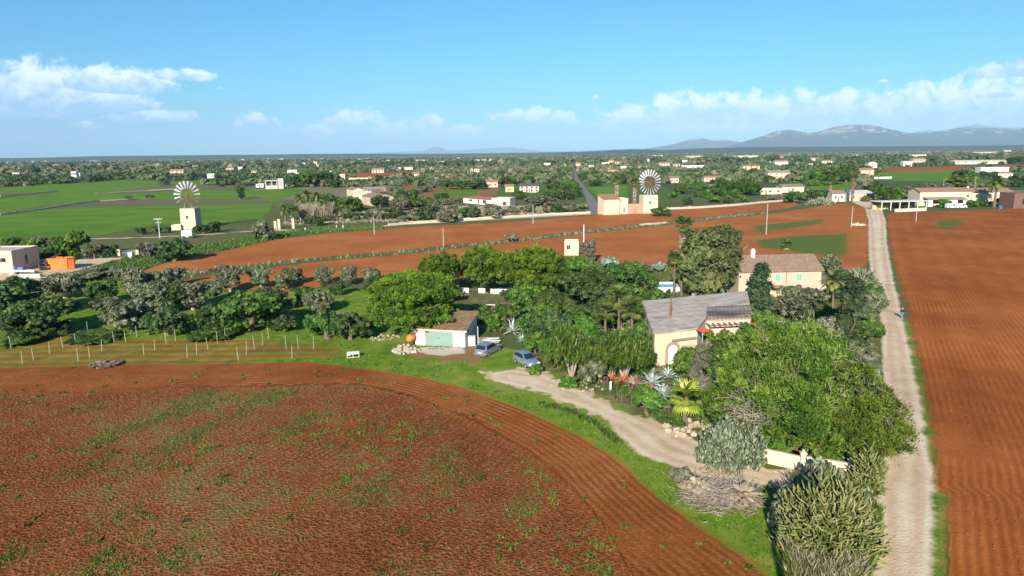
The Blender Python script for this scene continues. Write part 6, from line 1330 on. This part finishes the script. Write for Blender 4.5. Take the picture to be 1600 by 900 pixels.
# bare concrete frame
o, w = frame((415, 295.5), (434, 295.2), 'concrete_frame', 'unfinished bare concrete house frame with dark openings', 'building shell'); h = zat(415, 295.5, 282); m_ = MB()
m_.box(0, w, 0, 7, -.2, .9*h*.45); m_.box(0, w, 0, 7, h*.9, h); 
for x in (0, w*.5, w-.6): m_.box(x, x+.6, 0, .6, h*.405, h*.9); m_.box(x, x+.6, 6.4, 7, h*.405, h*.9)
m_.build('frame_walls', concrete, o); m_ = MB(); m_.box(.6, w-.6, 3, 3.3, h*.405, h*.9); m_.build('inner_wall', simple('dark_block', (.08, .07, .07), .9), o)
m_ = MB(); m_.box(w+.02, w+4.2, 1, 7, -.2, h*1.2); m_.build('stair_tower', concrete, o); hbox(415, 441, 295, 279)
# right farm: long two-level building, lean-to, open shed, barn
o5, w5, h5 = house((1436, 322), (1516, 321), None, 9, cream, roof_b, 'gable', 1.4, 'long cream farm building with tile roof beside the big palm', 'farm building', 'long_farm_building', hgt=zat(1436, 322, 300), wins=[(.93, .6, .9, 1.0)], over=.3)
m_ = MB(); hl = h5*.62; m_.hexa([(1.2,-4.2,hl-.9),(w5-4,-4.2,hl-.9),(w5-4,-.02,hl),(1.2,-.02,hl),(1.2,-4.2,hl-.75),(w5-4,-4.2,hl-.75),(w5-4,-.02,hl+.15),(1.2,-.02,hl+.15)]); m_.build('lean_to_roof', roof_g, o5)
m_ = MB()
for x0, x1 in ((1.4,3.4),(8.5,14),(16.5,19.5),(26,w5-4.2)): 
    if x1 > x0: m_.box(x0, x1, -3.9, -3.65, -.2, hl-.92)
m_.build('lean_to_wall', whitewash, o5)
house((1517, 321), (1580, 319.5), None, 8, cream, roof_b, 'gable', 1.5, 'taller cream right half of the farm building behind the big palm', 'farm building', 'farm_building', hgt=zat(1517, 321, 300.5), wins=[(.12, .6, .9, 1.0), (.85, .6, .9, 1.0)], chimney=[(1, 4, .4)]); hbox(1436, 1580, 322, 296)
o, w = frame((1377, 329), (1447, 327), 'open_shed', 'open-fronted farm shed with flat white roof beams', 'shed'); h = zat(1377, 329, 315); m_ = MB()
for k in range(6):
    x = w*k/5-.1*(k == 5); m_.box(x, x+.3, 0, .3, -.1, h-.31)
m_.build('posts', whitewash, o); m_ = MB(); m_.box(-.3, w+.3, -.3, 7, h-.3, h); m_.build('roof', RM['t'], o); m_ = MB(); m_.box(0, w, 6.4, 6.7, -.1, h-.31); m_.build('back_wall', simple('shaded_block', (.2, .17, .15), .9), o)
m_ = MB(); m_.box(0, w*.35, 5.2, 5.8, 0, h*.5); m_.build('hay_stack', simple('hay', (.5, .4, .2), .95, .2, 3), o); hbox(1377, 1447, 329, 313)
wallrun('stone_wall', [(1398, 331.5), (1447, 329.5)], 1.3, .4, cream2, 'cream block wall in front of the open-fronted farm shed', jag=.02)
house((1583, 326), (1640, 325), None, 8, simple('shaded_red_brown', (.16, .09, .07), .9, .2, 2), RM['d'], 'flat', 0, 'dark shadowy barn at the right edge of the picture', 'barn', 'barn', hgt=zat(1583, 326, 303), wins=[(.3, .3, 2, 2)]); hbox(1583, 1640, 326, 303)  # the shadow on the barn is put into its dark wall colour
def van(px, py, label, paint):
    g = at(px, py); o = empty('parked_van', g, label, 'van', rz=.15); m_ = MB(); loft(m_, [[(x, -w_, .3), (x, -w_, z*.6), (x, -w_*.9, z), (x, w_*.9, z), (x, w_, z*.6), (x, w_, .3)] for x, w_, z in ((-2.3, .85, 1.9), (-2.1, .95, 2.0), (.8, .95, 2.0), (1.3, .93, 1.5), (2.2, .9, 1.05), (2.4, .8, .8))]); m_.build('body', paint, o)
    for x in (-1.4, 1.5):
        for s in (-1, 1): q = MB(); q.disc_tube((x, s*.85, .33), (0,1,0), .33, .22, 12); q.build('wheel', black, o)
    q = MB(); q.box(-.2, .9, -.975, -.94, 1.15, 1.7); q.build('side_window', glass, o); return o
van(1486, 325.5, 'white van parked in front of the long farm building, left', white); van(1501, 325.5, 'white van parked in front of the long farm building, right', white)
g = at(1563, 326); m_ = MB(); m_.tube([(0,0,0),(0,0,1.2)], [.7,.7], 12); tag(m_.build('blue_drum', simple('blue_plastic', (.04,.12,.35), .5), None, loc=g), 'blue water drum near the big palm', 'drum')
wallrun('garden_wall', [(1303, 281), (1328, 280.4)], 1.4, .4, whitewash, 'cream garden wall left of the brown house', jag=.01); wallrun('garden_wall', [(1360, 280), (1393, 279)], 1.7, .4, whitewash, 'long cream garden wall below the brown house', jag=.01)
wallrun('garden_wall', [(1235, 287), (1290, 286)], 1.2, .4, cream2, 'pale field wall right of the cream two-storey house', jag=.05)

# ------------------------------------------------------------------ trees of the middle distance, each a thing
for a in [('umbrella','carob',462,292.5,272,34,'wide umbrella pine at the left of the pine grove'),('umbrella','oak',484,292,264,36,'tall umbrella pine in the middle of the pine grove'),('umbrella','carob',505,291,265,36,'dark umbrella pine at the right of the pine grove'),
 ('round','carob',520,293,277,24,'dark tree at the right foot of the pine grove'),('round','oak',512,322,299,40,'green tree behind the palms'),('round','bright',542,332,303,44,'bright green round tree beside the old villa'),('round','carob',556,328,308,22,'dark tree touching the old villa wall'),
 ('shrub','carob',594,324,299,28,'dark green bush in front of the right villa wing'),('shrub','carob',662,346,326,46,'large grey-green bush by the dry-stone wall'),('shrub','grey',642,347,331,40,'grey bare bush left of the large one by the wall'),('round','grey',700,347,322,36,'leafless pale tree behind the dry-stone wall'),
 ('shrub','carob',735,341,316,36,'dark tall bush in front of the white bungalow'),('shrub','grey',772,341,322,40,'bare grey scrub in front of the grey block'),('round','grey',770,341,322,24,'leafless tree in front of the bungalow, right'),('shrub','carob',672,334,318,30,'dark bush in the scrubland centre'),
 ('round','oak',690,313,298,26,'green tree in front of the small green field'),('shrub','olive',626,330,300,34,'grey-green tree right of the old villa'),('round','carob',637,322,290,38,'dark tall tree right of the old villa'),('shrub','oak',652,327,306,36,'green bush behind the scrubland'),
 ('umbrella','oak',700,296,280,30,'umbrella pine above the small green field, left'),('umbrella','oak',722,296,281,30,'umbrella pine above the small green field, right'),('round','carob',745,296,276,38,'dark tree right of the small green field'),('round','carob',789,292,273,26,'dark tree beside the arcaded villa'),
 ('round','carob',870,334,316,20,'small dark tree left of the main road'),('shrub','carob',828,332,322,16,'small dark bush in the roadside plot'),('shrub','grey',845,322,302,60,'brown bare thicket left of the main road'),('round','carob',885,312,296,26,'dark bush at the road edge'),
 ('shrub','oak',1032,338,322,34,'green bush at the foot of the right windmill'),('aleppo','oak',1130,305,274,46,'bushy pine left of the pale long shed, left one'),('aleppo','oak',1165,305,273,48,'bushy pine left of the pale long shed, right one'),('round','carob',1117,288,279,15,'small dark round tree in front of the old stone house'),
 ('shrub','carob',1240,317,296,34,'dark green bush left of the white cottage'),('shrub','carob',1268,314,294,40,'large dark bush behind the pale cactus hedge'),('shrub','olive',1256,300,288,20,'grey bush beside the cream barn'),('round','carob',1288,312,296,26,'dark bush touching the white cottage'),
 ('round','oak',1380,316,284,36,'brownish green tree at the top of the lane'),('round','carob',1360,302,280,34,'dark tree behind the stone barn'),('shrub','olive',1355,315,303,18,'round olive bush beside the stone barn'),('round','aleppo',1398,312,290,30,'yellowish tree behind the open shed'),
 ('shrub','grey',1420,310,288,60,'pale bare thicket behind the open shed'),('umbrella','oak',1300,288,258,44,'large pine above the green pasture, right'),('umbrella','bright',1272,288,264,36,'large pine above the green pasture, left'),('umbrella','oak',1322,284,254,36,'dark pine beside the brown house'),
 ('round','carob',1500,280,262,26,'dark tree left of the white villa'),('round','oak',1514,280,263,22,'green tree left of the white villa'),('round','carob',1545,280,265,28,'dark tree in front of the white villa'),('shrub','aleppo',1500,292,270,50,'brownish tall bush behind the long farm building'),
 ('shrub','grey',1450,302,284,60,'grey bare bushes behind the long farm building'),('round','carob',1590,292,268,30,'dark tree at the right edge beyond the barn'),('umbrella','oak',1590,256,243,34,'far pine clump at the right edge'),('round','carob',1345,262,250,16,'dark tree beside the white gabled barn'),
 ('shrub','olive',1345,302,276,30,'grey-green tree behind the white cottage'),('round','bright',1476,324,309,22,'round orange tree in front of the lean-to'),('round','bright',1521,323,311,24,'round orange tree left of the big palm'),('shrub','carob',1540,322,312,22,'dark shrub at the left foot of the big palm'),('shrub','carob',1568,322,306,22,'dark shrub at the right foot of the big palm'),
 ('shrub','olive',1410,326,319,26,'low grey shrub before the farm yard wall'),('shrub','grey',800,378,360,22,'pale bare bush in the red field strip left of centre'),('shrub','oak',385,292,282,10,'dark bush on the field wall right of the left windmill'),('round','carob',376,311,283,14,'lone slim tree in the field right of the left windmill'),
 ('shrub','carob',346,292,286,11,'small round bush left of the lone slim tree'),('shrub','grey',201,312,303,14,'pale grey bush in the middle of the green field'),('shrub','grey',234,309,302,14,'pale bush left of the left windmill wheel'),('round','carob',340,281,270,10,'dark cypress-like tree beside the white cube house'),
 ('shrub','carob',252,284,277,10,'dark tree above the brown field strip'),('shrub','olive',620,312,296,26,'grey bush behind the orchard row')]:
    tree(*a, seed=int(a[2]) % 4)
cholla(1283, 320, 308, 42, 'pale cactus hedge in front of the white cottage', 260, 1.4, 12, .5, .16, mat='pad')
palm(482, 330, 297, 26, 'tallest feather palm of the group before the old villa', mat='palm', seed=11, trunk=.3)
for k, (x, yb, yt, lb) in enumerate([(446, 347, 318, 'feather palm behind the left pink gate pillar'), (460, 346, 321, 'feather palm behind the right pink gate pillar'), (470, 334, 303, 'feather palm left of the tallest one'), (497, 332, 299, 'feather palm right of the tallest one'), (506, 340, 312, 'short feather palm nearest the bright green tree')]): palm(x, yb, yt, 24, lb, seed=12, share=True, trunk=.3)
palm(963, 333, 276, 20, 'tall palm with shaggy grey skirt behind the road-side shed', fan=True, seed=13, skirt=.55, trunk=.35)
palm(991, 333, 280, 20, 'tall palm with shaggy grey skirt behind the brick yard wall', fan=True, seed=14, skirt=.75, trunk=.35)
palm(1331, 316, 272, 18, 'tall shaggy palm between white cottage and stone barn', fan=True, seed=15, skirt=.75, trunk=.4)
palm(1296, 316, 280, 15, 'thin palm left of the white cottage', fan=True, seed=16, skirt=.5, trunk=.3)
palm(1553, 324, 276, 32, 'big drooping date palm in front of the long farm building', seed=17, trunk=.45)
palm(1372, 290, 265, 16, 'small palm above the long cream garden wall', seed=18, trunk=.3)
tuft_field('reed_canes', [(468,345),(520,341),(522,335),(470,338)], 800, 4.2, 'straw', 'tall pale canes in front of the palms', 41, .10, blades=4, lean=.2)
tuft_field('dry_scrub', [(440,352),(610,347),(900,330),(900,322),(700,322),(600,330),(520,332),(445,346)], 5000, .45, 'straw', 'dry pale grass and scrub behind the dry-stone wall', 42, .14, blades=4)
tuft_field('bank_scrub', [(225,430),(400,412),(525,401),(615,394),(800,375),(940,359),(1100,342),(1200,331),(1200,333),(1100,345),(940,362),(800,379),(620,398),(525,405),(400,418),(280,437)], 5200, .55, 'olive', 'rough grass and scrub on the bank between the two red fields', 43, .12, blades=4)
tuft_field('bank_scrub', [(390,383),(480,365),(600,358),(600,354),(480,358),(420,366),(330,392),(240,410),(250,412)], 2200, .6, 'oak', 'rough green bank along the upper edge of the red field', 44, .12, blades=4)
tuft_field('bank_scrub', [(60,440),(200,402),(330,380),(400,368),(400,376),(290,400),(222,422),(240,436),(180,440)], 1500, .5, 'oak', 'rough olive-green bank below the yard lane', 45, .12, blades=4)
def spaced(poly, n, dmin, r):
    lo, hi = poly.min(0), poly.max(0); REG['_t'] = poly; X = lo+(hi-lo)*r.random((n*40, 2)); X = X[sdf('_t', X) > 0]; out = []
    for p in X:
        if all((p[0]-q[0])**2+(p[1]-q[1])**2 > dmin*dmin for q in out): out.append(p)
        if len(out) >= n: break
    return np.array(out).reshape(-1, 2)
def blocked(p, h):
    px, pt = proj((p[0], p[1], h)); pb = proj((p[0], p[1], 0))[1]
    for x0, x1, yb, yt in BOX:
        if x0-3 < px < x1+3 and pb > yb-.5 and pt < yb-.38*(yb-yt): return True
        if x0-1 < px < x1+1 and abs(pb-yb) < 1.5: return True
    return False
BELTS = [ # polygon, count, kinds, w range, h range, label, group
 ([(0,276),(130,273),(245,271),(245,280),(130,284),(50,289),(0,292)], 46, [('round','oak'),('round','carob'),('shrub','olive'),('umbrella','oak')], (7,11), (4,7.5), 'dark green tree in the belt beyond the green field', 'trees in the belt beyond the green field'),
 ([(250,281),(300,279),(440,277),(440,274),(250,276)], 16, [('round','carob'),('shrub','olive')], (6,10), (4,6.5), 'dark tree in the row behind the left windmill', 'trees in the row behind the left windmill'),
 ([(440,350),(600,346),(600,326),(560,333),(520,338),(440,350)], 30, [('shrub','grey'),('shrub','olive'),('shrub','carob')], (3,7), (1.8,3.6), 'low scrub bush on the wasteland before the villa', 'scrub bushes before the villa'),
 ([(600,345),(800,336),(915,330),(905,318),(800,326),(700,324),(610,330)], 48, [('shrub','grey'),('shrub','olive'),('shrub','oak'),('shrub','carob')], (3,7), (1.8,3.8), 'low scrub bush behind the dry-stone wall', 'scrub bushes behind the dry-stone wall'),
 ([(605,322),(720,315),(720,322),(610,330)], 14, [('shrub','oak'),('round','olive')], (5,8), (3,5), 'green bush between old villa and bungalow', 'bushes between old villa and bungalow'),
 ([(620,290),(750,288),(760,296),(745,299),(690,297),(640,306),(615,306)], 16, [('round','olive'),('round','carob'),('shrub','grey')], (6,10), (3.5,6), 'grey-green tree above the small green field', 'trees above the small green field'),
 ([(800,302),(895,284),(905,300),(912,312),(880,318),(805,322)], 20, [('round','oak'),('shrub','bright'),('round','carob'),('umbrella','oak')], (6,10), (4,7), 'green tree in the roadside gardens left of the main road', 'trees in the roadside gardens'),
 ([(770,275),(893,268),(896,284),(800,290),(770,284)], 20, [('umbrella','oak'),('round','carob'),('umbrella','bright')], (8,13), (6,9), 'bushy pine in the wood left of the main road', 'pines in the wood left of the main road'),
 ([(902,272),(985,268),(1045,272),(1045,292),(985,292),(955,290),(914,294)], 26, [('umbrella','oak'),('round','carob'),('round','oak')], (8,12), (5,8.5), 'dark tree behind the shaggy palms', 'trees behind the shaggy palms'),
 ([(1035,300),(1100,292),(1130,305),(1200,306),(1200,314),(1100,320),(1040,324)], 26, [('round','oak'),('shrub','bright'),('shrub','carob')], (5,8), (3.5,6), 'green bush behind the wall right of the windmill', 'bushes behind the wall right of the windmill'),
 ([(1045,268),(1200,270),(1200,286),(1090,292),(1045,290)], 22, [('round','carob'),('umbrella','oak'),('round','olive')], (8,12), (5,8), 'dark tree on the plain behind the windmill wheel', 'trees on the plain behind the windmill wheel'),
 ([(1236,290),(1300,288),(1300,290),(1240,292)], 9, [('round','bright'),('shrub','bright')], (5,7), (3.5,4.5), 'yellow-green fruit tree in the row above the green pasture', 'fruit trees above the green pasture'),
 ([(1400,300),(1436,292),(1530,288),(1580,290),(1580,300),(1440,304)], 18, [('shrub','grey'),('shrub','carob'),('shrub','olive')], (5,9), (2.5,4.5), 'scrubby bush behind the long farm building', 'bushes behind the long farm building'),
 ([(1190,312),(1235,308),(1235,314),(1195,316)], 7, [('shrub','olive'),('shrub','grey')], (4,6), (2,3), 'low scrub bush before the pale long shed', 'bushes before the pale long shed'),
]
LOWLEAF = .55
cnt = 0
for pts, n, kinds, wr, hr, lb, gp in BELTS:
    r = np.random.default_rng(200+cnt); cnt += 1
    for p in spaced(P(*pts), n, wr[0]*.55, r):
        kd, mt = kinds[r.integers(len(kinds))]; w_ = wr[0]+(wr[1]-wr[0])*r.random(); h_ = hr[0]+(hr[1]-hr[0])*r.random()
        if blocked(p, h_*.8): continue
        rel = h_/w_; Wn = {'shrub': 4}.get(kd, 5); Hn = Wn*(.6 if rel < .75 else 1.0)
        cm, tm, W0, H0 = tree_mesh(kd, mt, Wn, Hn, .42*Wn/5, int(r.integers(4)), 1.0)
        o = empty(PREF[kd], (p[0], p[1], 0), lb, CATS[kd], gp, rz=r.random()*6.28, scale=(w_/W0, w_/W0, h_/H0)); link('crown', cm, None, o)
        if kd != 'shrub': link('trunk', tm, None, o)
row = [(x, 285.5-(x-560)*.012) for x in range(560, 705, 9)]
for k, (x, y) in enumerate(row):
    p = at(x, y); cm, tm, W0, H0 = tree_mesh('round', 'oak', 5, 5, .42, 1, 1.0)
    o = empty('orchard_tree', p, 'small round fruit tree in the row across the far green field', 'tree', 'fruit trees in the row across the far green field', scale=(.9, .9, .8)); link('crown', cm, None, o); link('trunk', tm, None, o)
# ------------------------------------------------------------------ far woods: one mass
def far_woods(name, r0, r1, n, wlo, whi, nq, seed, mat, label, azr=(-44, 44)):
    r = np.random.default_rng(seed); u = r.random(n*2); rad = r0*(r1/r0)**(u**.85); a = np.radians(azr[0]+(azr[1]-azr[0])*r.random(n*2)); X = np.column_stack([np.sin(a)*rad, np.cos(a)*rad])
    bad = np.zeros(len(X), bool)
    for k in ('G1','G2','G3','G4','G5','G6','G7','G8','G9','S1','S2','S3','S4','S5','S6','B1','ROAD'): bad |= sdf(k, X, 60) > -4
    bad |= vnoise(X, .0032, seed+1) > 1.05
    X = X[~bad]; w = wlo+(whi-wlo)*r.random(len(X))**1.5; h = w*(.42+.3*r.random(len(X)))
    h = np.minimum(h, 9.5); q = CR.T @ (np.column_stack([X, h])-np.array([0, 0, H])).T; px = 800+F*q[0]/-q[2]; pt = 450-F*q[1]/-q[2]; q = CR.T @ (np.column_stack([X, 0*h])-np.array([0, 0, H])).T; pb = 450-F*q[1]/-q[2]
    b_ = np.zeros(len(X), bool)
    for x0, x1, yb, yt in BOX: b_ |= (px > x0-2) & (px < x1+2) & (pb > yb-.3) & (pt < yb-.38*(yb-yt))
    X = X[~b_][:n]; w = w[~b_][:n]; h = h[~b_][:n]; N = len(X)
    d = unit(r.normal(size=(N, nq, 3))); d[..., 2] = np.abs(d[..., 2])*.9-.05; lump = 1+.25*np.sin(d[..., 0]*4+r.random((N, 1))*6)
    p = np.concatenate([X[:, None]+d[..., :2]*(w[:, None]*.5*lump)[..., None], (h[:, None]*(.28+.68*d[..., 2]*lump))[..., None]], -1)
    nn = unit(d+r.normal(size=d.shape)*.35); ax = unit(np.cross(nn, r.normal(size=d.shape))); s = np.cross(nn, ax); z = (w[:, None]*(1.25/math.sqrt(nq))*(.7+.6*r.random((N, nq))))[..., None]
    V = np.stack([p-ax*z, p+s*z*.8, p+ax*z, p-s*z*.8], 2).reshape(-1, 3); V[:, 2] = np.maximum(V[:, 2], 0)
    T = (np.clip(vnoise(X, .004, 5)*.18+.45+r.normal(size=N)*.16, 0, 1)[:, None]*.85+r.random((N, nq))*.2).ravel()
    o = link(name, qmesh(name, V, np.arange(N*nq*4).reshape(-1, 4), T), mat); return tag(o, label, None, None, 'stuff')
WOOD = leafmat('woodland_leaves', [(.12, (.028, .054, .018)), (.35, (.056, .09, .028)), (.55, (.10, .12, .05)), (.72, (.155, .15, .075)), (.92, (.25, .21, .13))], .1, nscale=.02)
far_woods('distant_woodland', 560, 1500, 5200, 5, 11, 34, 61, WOOD, 'scattered trees and hedges of the plain beyond the farms')
far_woods('distant_woodland', 1400, 9800, 21000, 8, 24, 16, 62, WOOD, 'wooded plain reaching to the hills')
